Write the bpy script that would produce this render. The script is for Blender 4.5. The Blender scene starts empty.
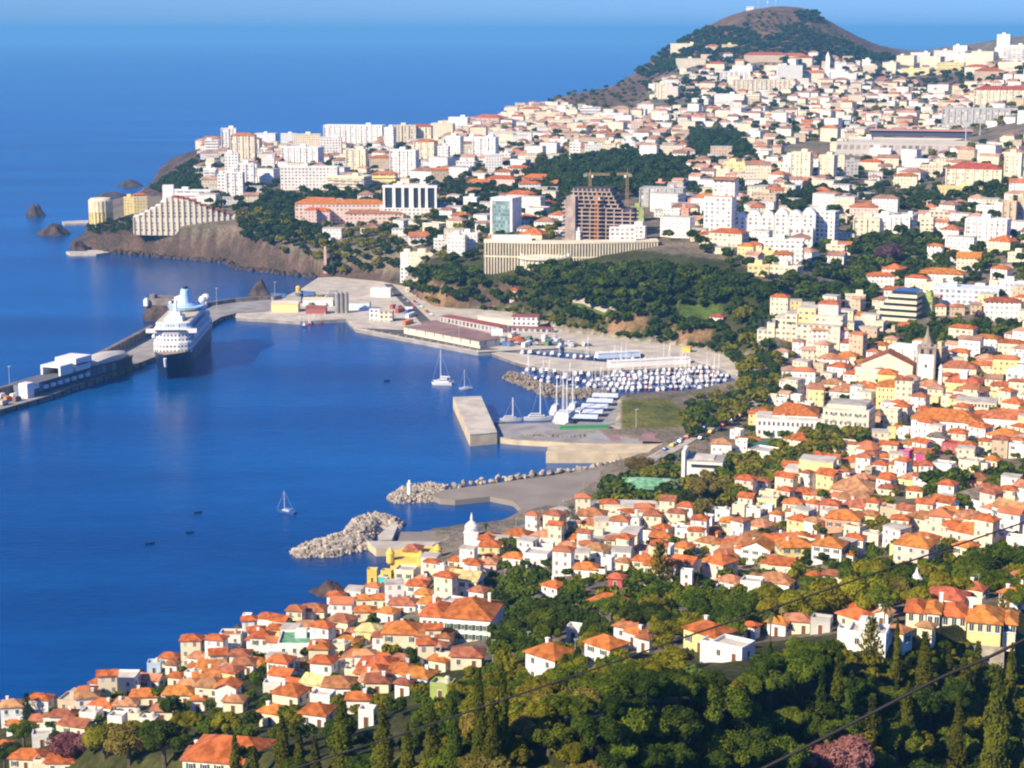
import bpy, math, random, numpy as np
from mathutils import Vector, Matrix
from mathutils.bvhtree import BVHTree
R = math.radians
rnd = random.Random(7)
nrs = np.random.RandomState(5)
sc = bpy.context.scene
COL = sc.collection

# ------------------------------------------------------------------ camera
F, CX, CY, HOR, H = 1800.0, 512.0, 384.0, 30.0, 200.0
PITCH = math.atan((CY - HOR) / F)
cam = bpy.data.cameras.new('camera')
cam.sensor_width = 36.0
cam.lens = 36.0 * F / 1024.0
cam.clip_start = 1.0
cam.clip_end = 400000.0
camo = bpy.data.objects.new('camera', cam)
camo.location = (0, 0, H)
camo.rotation_euler = (math.pi / 2 - PITCH, 0, 0)
COL.objects.link(camo)
sc.camera = camo
CP, SP = math.cos(PITCH), math.sin(PITCH)

def ray(px, py):
    u, v = (px - CX) / F, (CY - py) / F
    return Vector((u, CP + v * SP, -SP + v * CP))
def at_z(px, py, z):
    d = ray(px, py)
    t = (z - H) / d.z
    return Vector((d.x * t, d.y * t, z))
def at_d(px, D, z=0.0):
    """a point at forward distance D (m) under the photo column px (measured at the horizon)"""
    return Vector(((px - CX) / F * D, D, z))
def depth(p):
    return p.y * CP + (H - p.z) * SP
def to_px(p):
    x, y, z = p[0], p[1], p[2] - H
    f = y * CP - z * SP
    return CX + F * x / f, CY - F * (y * SP + z * CP) / f
def ppm(p):
    """how many photo pixels one metre spans at p"""
    return F / depth(p)

# ------------------------------------------------------------------ materials
MATS = {}
def mat(name, col, rough=0.7, var=0.0, scale=0.3, col2=None, metal=0.0, spec=0.3, bump=0.0, bscale=3.0,
        objvar=0.0, trans=0.0, detail=3.0, coord='Object'):
    if name in MATS:
        return MATS[name]
    m = bpy.data.materials.new(name)
    m.use_nodes = True
    nt = m.node_tree
    b = nt.nodes['Principled BSDF']
    b.inputs['Roughness'].default_value = rough
    b.inputs['Metallic'].default_value = metal
    b.inputs['Specular IOR Level'].default_value = spec
    c = (col[0], col[1], col[2], 1)
    b.inputs['Base Color'].default_value = c
    out = None
    tc = None
    if var > 0 or col2 or bump:
        tc = nt.nodes.new('ShaderNodeTexCoord')
    if var > 0 or col2:
        n = nt.nodes.new('ShaderNodeTexNoise')
        n.inputs['Scale'].default_value = scale
        n.inputs['Detail'].default_value = detail
        nt.links.new(tc.outputs[coord], n.inputs['Vector'])
        r = nt.nodes.new('ShaderNodeValToRGB')
        if col2 is None:
            lo = tuple(max(0, x * (1 - var)) for x in col); hi = tuple(min(1, x * (1 + var)) for x in col)
        else:
            lo, hi = col, col2
        r.color_ramp.elements[0].position = 0.36; r.color_ramp.elements[1].position = 0.64
        r.color_ramp.elements[0].color = (*lo, 1); r.color_ramp.elements[1].color = (*hi, 1)
        nt.links.new(n.outputs['Fac'], r.inputs['Fac'])
        out = r.outputs['Color']
    if objvar > 0:
        oi = nt.nodes.new('ShaderNodeObjectInfo')
        hsv = nt.nodes.new('ShaderNodeHueSaturation')
        mp = nt.nodes.new('ShaderNodeMapRange')
        mp.inputs['To Min'].default_value = 1 - objvar; mp.inputs['To Max'].default_value = 1 + objvar
        nt.links.new(oi.outputs['Random'], mp.inputs['Value'])
        nt.links.new(mp.outputs['Result'], hsv.inputs['Value'])
        mp2 = nt.nodes.new('ShaderNodeMapRange')
        mp2.inputs['To Min'].default_value = 0.5 - objvar * 0.015; mp2.inputs['To Max'].default_value = 0.5 + objvar * 0.10
        m2 = nt.nodes.new('ShaderNodeMath'); m2.operation = 'FRACT'
        m3 = nt.nodes.new('ShaderNodeMath'); m3.operation = 'MULTIPLY'; m3.inputs[1].default_value = 7.31
        nt.links.new(oi.outputs['Random'], m3.inputs[0]); nt.links.new(m3.outputs[0], m2.inputs[0])
        nt.links.new(m2.outputs[0], mp2.inputs['Value']); nt.links.new(mp2.outputs['Result'], hsv.inputs['Hue'])
        if out is not None:
            nt.links.new(out, hsv.inputs['Color'])
        else:
            hsv.inputs['Color'].default_value = c
        out = hsv.outputs['Color']
    if out is not None:
        nt.links.new(out, b.inputs['Base Color'])
    if bump:
        n2 = nt.nodes.new('ShaderNodeTexNoise')
        n2.inputs['Scale'].default_value = bscale; n2.inputs['Detail'].default_value = 4
        nt.links.new(tc.outputs[coord], n2.inputs['Vector'])
        bp = nt.nodes.new('ShaderNodeBump')
        bp.inputs['Strength'].default_value = bump
        bp.inputs['Distance'].default_value = 1.0 / bscale
        nt.links.new(n2.outputs['Fac'], bp.inputs['Height'])
        nt.links.new(bp.outputs['Normal'], b.inputs['Normal'])
    if trans > 0:
        t = nt.nodes.new('ShaderNodeBsdfTranslucent')
        mx = nt.nodes.new('ShaderNodeMixShader')
        mx.inputs[0].default_value = trans
        if out is not None:
            nt.links.new(out, t.inputs['Color'])
        else:
            t.inputs['Color'].default_value = c
        o = nt.nodes['Material Output']
        nt.links.new(b.outputs[0], mx.inputs[1]); nt.links.new(t.outputs[0], mx.inputs[2])
        nt.links.new(mx.outputs[0], o.inputs['Surface'])
    MATS[name] = m
    return m

# facade material: real openings on a wall too far off to build one by one; UV is in metres along / up the wall
def facade(name, col, glass=(0.05, 0.06, 0.08), px=3.2, pz=3.1, wx=0.5, wz=0.5, vary=0.12, slab=None):
    if name in MATS:
        return MATS[name]
    m = bpy.data.materials.new(name); m.use_nodes = True
    nt = m.node_tree; L = nt.links.new
    b = nt.nodes['Principled BSDF']
    b.inputs['Roughness'].default_value = 0.75
    b.inputs['Specular IOR Level'].default_value = 0.25
    uv = nt.nodes.new('ShaderNodeUVMap')
    sp = nt.nodes.new('ShaderNodeSeparateXYZ'); L(uv.outputs[0], sp.inputs[0])
    def math_(op, a, bb=None):
        n = nt.nodes.new('ShaderNodeMath'); n.operation = op
        for i, v in enumerate((a, bb)):
            if v is None: continue
            if isinstance(v, (int, float)): n.inputs[i].default_value = v
            else: L(v, n.inputs[i])
        return n.outputs[0]
    def band(src, period, frac):
        f = math_('FRACT', math_('DIVIDE', src, period))
        return math_('LESS_THAN', math_('ABSOLUTE', math_('SUBTRACT', f, 0.5)), frac / 2)
    w = math_('MULTIPLY', band(sp.outputs[0], px, wx), band(sp.outputs[1], pz, wz))
    cell = nt.nodes.new('ShaderNodeTexWhiteNoise'); cell.noise_dimensions = '2D'
    cb = nt.nodes.new('ShaderNodeCombineXYZ')
    L(math_('FLOOR', math_('DIVIDE', sp.outputs[0], px)), cb.inputs[0]); L(math_('FLOOR', math_('DIVIDE', sp.outputs[1], pz)), cb.inputs[1])
    L(cb.outputs[0], cell.inputs['Vector'])
    gr = nt.nodes.new('ShaderNodeMix'); gr.data_type = 'RGBA'
    gr.inputs[6].default_value = (*glass, 1); gr.inputs[7].default_value = (*[min(1, g * 3.2 + 0.06) for g in glass], 1)
    L(math_('POWER', cell.outputs['Value'], 2.0), gr.inputs[0])
    wall = nt.nodes.new('ShaderNodeTexNoise'); wall.inputs['Scale'].default_value = 0.15; wall.inputs['Detail'].default_value = 5
    tc = nt.nodes.new('ShaderNodeTexCoord'); L(tc.outputs['Object'], wall.inputs['Vector'])
    wr = nt.nodes.new('ShaderNodeMix'); wr.data_type = 'RGBA'
    wr.inputs[6].default_value = (*[c * (1 - vary) for c in col], 1); wr.inputs[7].default_value = (*[min(1, c * (1 + vary)) for c in col], 1)
    L(wall.outputs['Fac'], wr.inputs[0])
    mx = nt.nodes.new('ShaderNodeMix'); mx.data_type = 'RGBA'
    L(w, mx.inputs[0]); L(wr.outputs[2], mx.inputs[6]); L(gr.outputs[2], mx.inputs[7])
    L(mx.outputs[2], b.inputs['Base Color'])
    MATS[name] = m
    return m

# ------------------------------------------------------------------ mesh builder
class MB:
    def __init__(s):
        s.v = []; s.f = []; s.m = []; s.uv = []
    def add(s, verts, faces, mi=0, uvs=None):
        o = len(s.v)
        s.v.extend([tuple(v) for v in verts])
        for i, f in enumerate(faces):
            s.f.append(tuple(o + k for k in f)); s.m.append(mi)
            s.uv.append(uvs[i] if uvs else None)
        return s
    def box(s, c, d, mi=0, rz=0.0, taper=1.0, uv=True):
        """c = centre of the base, d = full size"""
        hx, hy, hz = d[0] / 2, d[1] / 2, d[2]
        cr, sr = math.cos(rz), math.sin(rz)
        vs = []
        for z, k in ((0, 1.0), (hz, taper)):
            for sx, sy in ((-1, -1), (1, -1), (1, 1), (-1, 1)):
                x, y = sx * hx * k, sy * hy * k
                vs.append((c[0] + x * cr - y * sr, c[1] + x * sr + y * cr, c[2] + z))
        fs = [(0, 1, 5, 4), (1, 2, 6, 5), (2, 3, 7, 6), (3, 0, 4, 7), (4, 5, 6, 7), (3, 2, 1, 0)]
        uvs = None
        if uv:
            X, Y, Z = d
            uvs = [[(0, 0), (X, 0), (X, Z), (0, Z)], [(0, 0), (Y, 0), (Y, Z), (0, Z)], [(0, 0), (X, 0), (X, Z), (0, Z)], [(0, 0), (Y, 0), (Y, Z), (0, Z)], [(0, 0)] * 4, [(0, 0)] * 4]
        return s.add(vs, fs, mi, uvs)
    def prism(s, poly, z0, z1, mi=0, top=None, inset=0.0):
        """vertical prism on a polygon of (x,y) or (x,y,..) given counter-clockwise or clockwise"""
        P = [(p[0], p[1]) for p in poly]
        a = sum(P[i][0] * P[(i + 1) % len(P)][1] - P[(i + 1) % len(P)][0] * P[i][1] for i in range(len(P)))
        if a < 0: P = P[::-1]
        n = len(P)
        vs = [(x, y, z0) for x, y in P] + [(x, y, z1) for x, y in P]
        fs, uvs = [], []
        run = 0.0
        for i in range(n):
            j = (i + 1) % n
            d = math.hypot(P[j][0] - P[i][0], P[j][1] - P[i][1])
            fs.append((i, j, n + j, n + i)); uvs.append([(run, 0), (run + d, 0), (run + d, z1 - z0), (run, z1 - z0)]); run += d
        s.add(vs, fs, mi, uvs)
        s.add([(x, y, z1) for x, y in P], [tuple(range(n))], mi if top is None else top, [[(0, 0)] * n])
        return s
    def tube(s, a, b, r0, r1=None, n=8, mi=0, cap=True):
        a, b = Vector(a), Vector(b); r1 = r0 if r1 is None else r1
        d = (b - a).normalized()
        u = d.orthogonal().normalized(); w = d.cross(u)
        vs = []
        for p, r in ((a, r0), (b, r1)):
            for k in range(n):
                t = 2 * math.pi * k / n
                vs.append(p + u * (r * math.cos(t)) + w * (r * math.sin(t)))
        fs = [(k, (k + 1) % n, n + (k + 1) % n, n + k) for k in range(n)]
        if cap: fs += [tuple(range(n))[::-1], tuple(range(n, 2 * n))]
        return s.add(vs, fs, mi)
    def lathe(s, c, prof, n=16, mi=0, sx=1.0, sy=1.0):
        """prof: [(r, z)...]"""
        vs = []
        for r, z in prof:
            for k in range(n):
                t = 2 * math.pi * k / n
                vs.append((c[0] + r * sx * math.cos(t), c[1] + r * sy * math.sin(t), c[2] + z))
        fs = []
        for i in range(len(prof) - 1):
            for k in range(n):
                fs.append((i * n + k, i * n + (k + 1) % n, (i + 1) * n + (k + 1) % n, (i + 1) * n + k))
        fs.append(tuple(range(n))[::-1]); fs.append(tuple((len(prof) - 1) * n + k for k in range(n)))
        return s.add(vs, fs, mi)
    def path(s, pts, r, n=6, mi=0):
        for a, b in zip(pts, pts[1:]): s.tube(a, b, r, n=n, mi=mi)
        return s
    def mesh(s, name, mats):
        me = bpy.data.meshes.new(name)
        me.from_pydata(s.v, [], s.f)
        for m in (mats if isinstance(mats, (list, tuple)) else [mats]):
            me.materials.append(m)
        me.polygons.foreach_set('material_index', s.m)
        if any(u is not None for u in s.uv):
            ul = me.uv_layers.new(name='UVMap')
            flat = []
            for f, u in zip(s.f, s.uv):
                if u is None: flat.extend([0.0] * (2 * len(f)))
                else:
                    for q in u: flat.extend(q)
            ul.data.foreach_set('uv', flat)
        return me
    def obj(s, name, mats, parent=None, loc=None):
        return link(name, s.mesh(name, mats), parent, loc)

def link(name, me, parent=None, loc=None, rz=0.0):
    o = bpy.data.objects.new(name, me)
    COL.objects.link(o)
    if parent is not None: o.parent = parent
    if loc is not None: o.location = loc
    if rz: o.rotation_euler = (0, 0, rz)
    return o
def tag(o, label=None, cat=None, group=None, kind=None):
    if label: o['label'] = label
    if cat: o['category'] = cat
    if group: o['group'] = group
    if kind: o['kind'] = kind
    return o
def thing(name, label, cat, loc=(0, 0, 0), rz=0.0, group=None):
    o = link(name, None, None, loc, rz)
    o.empty_display_size = 0.5
    return tag(o, label, cat, group)
def copy_tree(o, parent=None):
    c = o.copy(); COL.objects.link(c); c.parent = parent
    for ch in o.children: copy_tree(ch, c)
    return c
def in_poly(x, y, P):
    c = False; j = len(P) - 1
    for i in range(len(P)):
        xi, yi = P[i][0], P[i][1]; xj, yj = P[j][0], P[j][1]
        if (yi > y) != (yj > y) and x < (xj - xi) * (y - yi) / (yj - yi) + xi: c = not c
        j = i
    return c
# ------------------------------------------------------------------ terrain: surveyed heights (photo column, row, metres above the sea)
SURVEY = [
 (-60,760,42),(50,760,45),(200,768,62),(200,740,52),(200,700,37),(200,668,20),(60,730,30),(110,715,30),
 (330,768,75),(330,720,58),(330,680,42),(330,640,25),(330,615,12),(400,768,84),(400,700,59),(400,650,40),(400,610,20),(395,585,7),
 (460,768,92),(460,720,76),(460,680,62),(460,640,44),(460,600,25),(460,560,9),(460,535,5),(500,515,1.7),(530,490,1.7),(555,500,1.9),
 (600,768,105),(600,700,88),(600,650,66),(600,600,40),(600,560,21),(600,520,8),(600,500,5),(590,480,1.9),(640,470,5),
 (740,768,110),(740,700,94),(740,650,74),(740,600,50),(740,550,28),(740,500,12),(740,450,7),(740,400,7),(745,370,9),
 (650,440,4.5),(640,410,4),(690,395,4),(690,430,6),
 (900,768,112),(900,700,100),(900,650,85),(900,600,64),(900,550,42),(900,500,24),(900,450,14),(900,400,13),(900,350,17),(900,300,26),(900,250,38),(900,200,52),(900,150,70),(900,120,85),(900,100,98),(900,80,115),(900,65,135),
 (1020,768,114),(1020,700,104),(1020,650,92),(1020,600,73),(1020,550,52),(1020,500,33),(1020,450,21),(1020,400,18),(1020,350,23),(1020,300,33),(1020,250,46),(1020,200,62),(1020,150,84),(1020,100,115),(1020,70,142),
 (1200,700,108),(1200,600,82),(1200,500,46),(1200,400,28),(1200,300,45),(1200,200,78),(1200,100,130),
 (820,380,9),(820,340,16),(820,300,27),(820,250,40),(820,200,54),(820,150,72),(820,120,86),(820,100,97),(820,80,114),
 (740,350,16),(740,330,21),(740,300,31),(740,270,41),(740,250,46),(740,200,54),(740,150,68),(740,120,82),(740,100,95),(740,80,114),
 (680,345,6),(660,300,32),(660,275,38),(660,250,44),(660,200,54),(660,150,67),(660,120,78),(660,100,92),
 (600,282,29),(600,265,35),(600,250,41),(600,225,47),(600,200,53),(600,180,57),(600,150,64),(600,120,74),
 (540,282,27),(540,262,33),(540,245,40),(540,220,46),(540,190,52),(540,160,58),(540,135,65),(540,120,69),
 (470,282,20),(470,260,27),(470,240,35),(470,215,42),(470,190,48),(470,165,52),(470,140,58),(470,128,61),
 (410,280,16),(410,255,25),(410,230,33),(410,200,41),(410,170,48),(410,145,52),
 (350,272,11),(350,250,22),(350,225,31),(350,200,38),(350,170,45),(350,150,48),
 (290,255,18),(290,235,27),(290,210,35),(290,180,41),(290,150,46),
 (240,234,28),(240,215,33),(240,200,37),(240,180,41),(240,160,44),(240,146,45),
 (190,230,27),(190,212,30),(190,195,32),(205,170,38),(150,230,23),(150,215,25),(150,202,20),(115,232,16),(95,228,10),(120,215,15),
]
SURVEY_D = [  # column, distance, height: the volcanic cone and what lies behind the ridges
 (560,3150,84),(600,3300,92),(640,3500,126),(660,3600,160),(690,3700,194),(715,3750,219),(740,3780,236),(770,3800,244),(800,3800,242),(830,3750,208),(860,3700,178),(876,3650,166),
 (700,3300,140),(750,3300,150),(800,3300,150),(850,3300,146),(720,3050,118),(800,3000,120),(650,3250,112),
 (740,4300,150),(800,4300,150),(690,4300,110),(620,3900,60),(860,4300,130),(900,3700,152),(950,3700,166),(1000,3600,182),(1024,3500,186),
 (900,4500,120),(1000,4500,140),(1150,3600,200),(1150,4600,150),(560,3700,30),(450,3100,20),(350,2850,15),(250,2650,10),(760,5000,40),(1000,5300,60),
 (150,2120,10),(160,2230,13),(172,2330,20),(184,2400,35),(196,2440,40),(205,2480,42),(-200,330,30),(-200,250,50),(300,180,88),(600,180,112),(900,160,118),(1100,170,122)]
pts = []
for px, py, z in SURVEY:
    p = at_z(px, py, z); pts.append((p.x, p.y, z))
for px, D, z in SURVEY_D:
    p = at_d(px, D); pts.append((p.x, p.y, z))
P3 = np.array(pts)
def uvw(X, Y):
    return np.stack([X / Y * 3.3, np.log(Y / 1000.0) * 1.25], -1)
Q = uvw(P3[:, 0], P3[:, 1])
def kern(d2):
    return 0.5 * d2 * np.log(d2 + 1e-9)
N = len(Q)
A = np.zeros((N + 3, N + 3))
A[:N, :N] = kern(((Q[:, None] - Q[None]) ** 2).sum(-1)) + np.eye(N) * 2e-4
A[:N, N] = 1; A[:N, N + 1:] = Q; A[N, :N] = 1; A[N + 1:, :N] = Q.T
W = np.linalg.solve(A, np.concatenate([P3[:, 2], np.zeros(3)]))

COAST_PX = [(-60,745),(0,722),(30,713),(62,704),(110,690),(150,673),(185,663),(212,650),(222,640),(245,628),(285,620),(315,610),(345,604),
 (358,600),(358,589),(372,586),(390,572),(398,557),(420,550),(440,549),(420,533),(470,528),(500,524),(517,516),(522,508),(514,500),(490,496),(455,500),(440,497),(450,489),(500,482),(560,474),(610,467),(632,461),
 (655,452),(640,447),(600,441),(590,437),(600,431),(612,427),(614,402),(660,397),(705,393),(735,388),(738,374),(722,360),(700,353),(640,346),(560,336),(530,326),
 (505,316),(470,313),(430,310),(415,300),(404,290),(380,285),(350,282),(322,279),(310,275),(275,272),(240,268),(228,262),(180,258),(110,252),(76,250),(70,246),(84,240),(86,229),(100,219),(108,208),(112,200),(140,194),(150,190),(153,184)]
COAST = [at_z(x, y, 0).to_2d() for x, y in COAST_PX]
COAST += [at_d(x, d).to_2d() for x, d in [(172,2480),(186,2560),(205,2620),(250,2680),(350,2880),(450,3150),(560,3550),(620,4000),(700,4700),(800,5200),(1000,5600),(1500,5600),(1500,140),(-700,140),(-420,380)]]
CA = np.array([[p.x, p.y] for p in COAST]); CB = np.roll(CA, -1, 0)
def coast_dist(X, Y):
    """signed distance to the shoreline, positive on land"""
    sh = X.shape; x = X.ravel(); y = Y.ravel()
    best = np.full(x.shape, 1e9); ins = np.zeros(x.shape, bool)
    for (ax, ay), (bx, by) in zip(CA, CB):
        dx, dy = bx - ax, by - ay
        t = np.clip(((x - ax) * dx + (y - ay) * dy) / (dx * dx + dy * dy), 0, 1)
        best = np.minimum(best, np.hypot(x - ax - t * dx, y - ay - t * dy))
        if ay != by:
            ins ^= ((ay > y) != (by > y)) & (x < dx * (y - ay) / dy + ax)
    return np.where(ins, best, -best).reshape(sh)
_G = nrs.rand(64, 64)
def vnoise(x, y):
    xi = np.floor(x).astype(int); yi = np.floor(y).astype(int)
    fx = x - xi; fy = y - yi
    fx = fx * fx * (3 - 2 * fx); fy = fy * fy * (3 - 2 * fy)
    g = lambda i, j: _G[i % 64, j % 64]
    return (g(xi, yi) * (1 - fx) + g(xi + 1, yi) * fx) * (1 - fy) + (g(xi, yi + 1) * (1 - fx) + g(xi + 1, yi + 1) * fx) * fy
def fbm(x, y, o=4):
    r = 0; a = 0.5
    for k in range(o):
        r = r + a * (vnoise(x + 17 * k, y + 9 * k) - 0.5); x = x * 2.03; y = y * 2.03; a *= 0.5
    return r
def heights(X, Y):
    q = uvw(X.ravel(), Y.ravel())
    out = np.empty(len(q))
    for i in range(0, len(q), 20000):
        qq = q[i:i + 20000]
        out[i:i + 20000] = kern(((qq[:, None] - Q[None]) ** 2).sum(-1)) @ W[:N] + W[N] + qq @ W[N + 1:]
    z = out.reshape(X.shape)
    d = coast_dist(X, Y)
    px = CX + F * X / Y
    steep = np.where((px < 330) & (Y > 1350), 3.2, 0.85)          # the sea cliffs of the headland
    steep = np.where((px > 130) & (px < 212) & (Y > 2200), 2.6, steep)
    steep = np.where((px > 404) & (px < 560) & (Y > 1180) & (Y < 1600), 1.15, steep)
    wt = np.clip((560 - px) / 130.0, 0, 1) * np.clip((860 - Y) / 100.0, 0, 1)     # the town shore rises gently before the slope behind it
    gentle = 0.9 + 0.29 * d + 0.75 * np.maximum(0, d - 75) + 200 * (1 - wt)
    rough = fbm(X / 18.0, Y / 18.0) * np.clip(d / 6.0, 0, 1) * np.clip(z / 20.0, 0.05, 1) * 3.0
    crag = fbm(X / 11.0 + 5, Y / 11.0, 4) * 15.0 * (np.clip(d, 0, 30) < 29) * (steep > 1)
    big = fbm(X / 90.0, Y / 90.0) * np.clip((Y - 1500) / 1500, 0, 1) * 14
    z = np.minimum(np.minimum(z + rough + big, 0.9 + steep * d + crag), gentle)
    return np.where(d > 0, np.maximum(z, np.minimum(0.4 + 0.12 * d, 1.5)), np.maximum(d * 0.5, -9.0)), d

NA, NR = 430, 820
az = np.linspace(-0.40, 0.46, NA)
lr = np.linspace(math.log(120.0), math.log(5900.0), NR)
AZ, LR = np.meshgrid(az, lr)
GY = np.exp(LR); GX = GY * AZ
GZ, GD = heights(GX, GY)
def ground_faces():
    i = np.arange((NR - 1) * NA).reshape(NR - 1, NA)[:, :-1].ravel()
    return np.stack([i, i + 1, i + NA + 1, i + NA], -1)
gv = np.stack([GX, GY, GZ], -1).reshape(-1, 3)
gf = ground_faces()
BVH = BVHTree.FromPolygons([tuple(v) for v in gv], [tuple(f) for f in gf.tolist()])
def gz(x, y):
    """ground height under (x, y)"""
    h = BVH.ray_cast(Vector((x, y, 900)), Vector((0, 0, -1)))
    return h[0].z if h[0] else 0.0
def hit0(px, py):
    h = BVH.ray_cast(Vector((0, 0, H)), ray(px, py).normalized())
    return h[0] if h[0] is not None and h[0].z > 0.3 else None
def hit(px, py):
    d = ray(px, py).normalized()
    h = BVH.ray_cast(Vector((0, 0, H)), d)
    p = h[0]
    if p is None or p.z < 0.3:
        q = at_z(px, py, 2.0)
        return q
    return p

def np_mesh(name, V, Fc, mats, mi=None, smooth=False):
    me = bpy.data.meshes.new(name)
    k = Fc.shape[1]
    me.vertices.add(len(V)); me.loops.add(len(Fc) * k); me.polygons.add(len(Fc))
    me.vertices.foreach_set('co', np.asarray(V, np.float32).ravel())
    me.loops.foreach_set('vertex_index', np.asarray(Fc, np.int32).ravel())
    me.polygons.foreach_set('loop_start', np.arange(0, len(Fc) * k, k, dtype=np.int32))
    if mi is not None: me.polygons.foreach_set('material_index', np.asarray(mi, np.int32))
    me.polygons.foreach_set('use_smooth', np.full(len(Fc), smooth))
    for m in (mats if isinstance(mats, (list, tuple)) else [mats]): me.materials.append(m)
    me.update(calc_edges=True); me.validate()
    return me

# land cover by zone, in the colours of the things themselves
COVER = {  # name: linear colour
 'town': (0.20, 0.165, 0.125), 'scrub': (0.062, 0.066, 0.022), 'brown': (0.17, 0.105, 0.065), 'rock': (0.105, 0.072, 0.058), 'beach': (0.25, 0.21, 0.17),
 'lawn': (0.10, 0.15, 0.03), 'meadow': (0.15, 0.15, 0.035), 'quay': (0.36, 0.32, 0.27), 'earth': (0.25, 0.155, 0.085), 'green': (0.05, 0.08, 0.02)}
ZONES = [  # photo polygons, later ones win
 ('town', [(-80,130),(1100,60),(1100,800),(-80,800)]),
 ('scrub', [(-80,650),(250,640),(360,690),(500,660),(700,650),(1100,600),(1100,800),(-80,800)]),
 ('scrub', [(400,262),(560,240),(740,262),(790,300),(770,350),(720,352),(560,322),(430,300)]),
 ('green', [(520,186),(540,152),(640,150),(720,165),(700,190),(600,190)]),
 ('brown', [(545,112),(600,78),(700,0),(900,0),(900,54),(820,62),(700,60),(660,75),(640,100),(600,108)]),
 ('brown', [(905,78),(1000,70),(1010,84),(920,92)]),
 ('rock', [(60,262),(60,215),(110,222),(150,228),(240,232),(330,258),(415,280),(520,284),(520,300),(430,318),(400,292),(322,285),(240,275)]),
 ('rock', [(140,196),(150,150),(208,146),(208,182),(180,196)]),
 ('earth', [(605,318),(645,312),(650,330),(608,332)]), ('earth', [(672,328),(708,326),(712,342),(676,342)]), ('earth', [(415,284),(470,284),(470,312),(425,308)]),
 ('beach', [(405,500),(455,480),(560,470),(612,464),(622,474),(590,498),(560,510),(548,528),(500,540),(430,556),(395,558),(400,528)]),
 ('quay', [(612,428),(612,398),(620,396),(622,430)]),
 ('lawn', [(676,304),(720,302),(722,318),(680,316)]), ('lawn', [(575,300),(612,304),(606,318),(572,306)]),
 ('quay', [(500,312),(545,320),(640,338),(722,352),(738,372),(742,392),(705,396),(736,386),(730,372),(715,358),(640,350),(530,338)]),
 ('meadow', [(621,428),(621,400),(668,398),(682,410),(684,428)]),
 ('quay', [(660,452),(740,420),(735,412),(650,440)]),
 ('town', [(600,188),(660,190),(640,240),(560,240)]),
]
vp = gv
fdep = vp[:, 1] * CP + (H - vp[:, 2]) * SP
VPX = CX + F * vp[:, 0] / fdep; VPY = CY - F * (vp[:, 1] * SP + (vp[:, 2] - H) * CP) / fdep
cols = np.tile(np.array(COVER['town']), (len(vp), 1))
def np_in(x, y, P):
    c = np.zeros(x.shape, bool); j = len(P) - 1
    for i in range(len(P)):
        xi, yi = P[i]; xj, yj = P[j]
        if yi != yj: c ^= ((yi > y) != (yj > y)) & (x < (xj - xi) * (y - yi) / (yj - yi) + xi)
        j = i
    return c
wob = fbm(vp[:, 0] / 12.0, vp[:, 1] / 12.0) * 4
for nm, P in ZONES:
    inside = np_in(VPX + wob, VPY + wob * 0.6, P)
    if nm == 'quay': inside &= vp[:, 2] < 4.2
    cols[inside] = COVER[nm]
# back of the cone and everything past the ridge is scrub
far = (vp[:, 1] > 3600) & (VPX > 560) & (VPX < 890); cols[far] = COVER['brown']
me = np_mesh('ground', gv, gf, [], smooth=True)
at = me.attributes.new('cover', 'FLOAT_COLOR', 'POINT')
at.data.foreach_set('color', np.concatenate([cols, np.ones((len(cols), 1))], 1).astype(np.float32).ravel())
gm = bpy.data.materials.new('ground_cover'); gm.use_nodes = True
nt = gm.node_tree; b = nt.nodes['Principled BSDF']; b.inputs['Roughness'].default_value = 0.95; b.inputs['Specular IOR Level'].default_value = 0.1
a_ = nt.nodes.new('ShaderNodeAttribute'); a_.attribute_name = 'cover'
g_ = nt.nodes.new('ShaderNodeNewGeometry')
def gnoise(scale, det, lo, hi, p0, p1):
    n = nt.nodes.new('ShaderNodeTexNoise'); n.inputs['Scale'].default_value = scale; n.inputs['Detail'].default_value = det
    nt.links.new(g_.outputs['Position'], n.inputs['Vector'])
    r = nt.nodes.new('ShaderNodeValToRGB'); r.color_ramp.elements[0].position = p0; r.color_ramp.elements[1].position = p1
    r.color_ramp.elements[0].color = (*lo, 1); r.color_ramp.elements[1].color = (*hi, 1)
    nt.links.new(n.outputs['Fac'], r.inputs['Fac']); return r.outputs['Color']
def mul(a, bb):
    n = nt.nodes.new('ShaderNodeMix'); n.data_type = 'RGBA'; n.blend_type = 'MULTIPLY'; n.inputs[0].default_value = 1
    nt.links.new(a, n.inputs[6]); nt.links.new(bb, n.inputs[7]); return n.outputs[2]
c1 = mul(a_.outputs['Color'], gnoise(0.05, 6, (0.6, 0.66, 0.6), (1.3, 1.2, 1.15), 0.35, 0.65))
c2 = mul(c1, gnoise(0.45, 5, (0.7, 0.72, 0.68), (1.2, 1.2, 1.2), 0.35, 0.65))
nt.links.new(c2, b.inputs['Base Color'])
gb = nt.nodes.new('ShaderNodeBump'); gb.inputs['Strength'].default_value = 0.9; gb.inputs['Distance'].default_value = 2.2
nb = nt.nodes.new('ShaderNodeTexNoise'); nb.inputs['Scale'].default_value = 0.22; nb.inputs['Detail'].default_value = 8; nb.inputs['Roughness'].default_value = 0.62
nt.links.new(g_.outputs['Position'], nb.inputs['Vector']); nt.links.new(nb.outputs['Fac'], gb.inputs['Height']); nt.links.new(gb.outputs['Normal'], b.inputs['Normal'])
me.materials.append(gm)
tag(link('ground', me), kind='structure')

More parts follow.
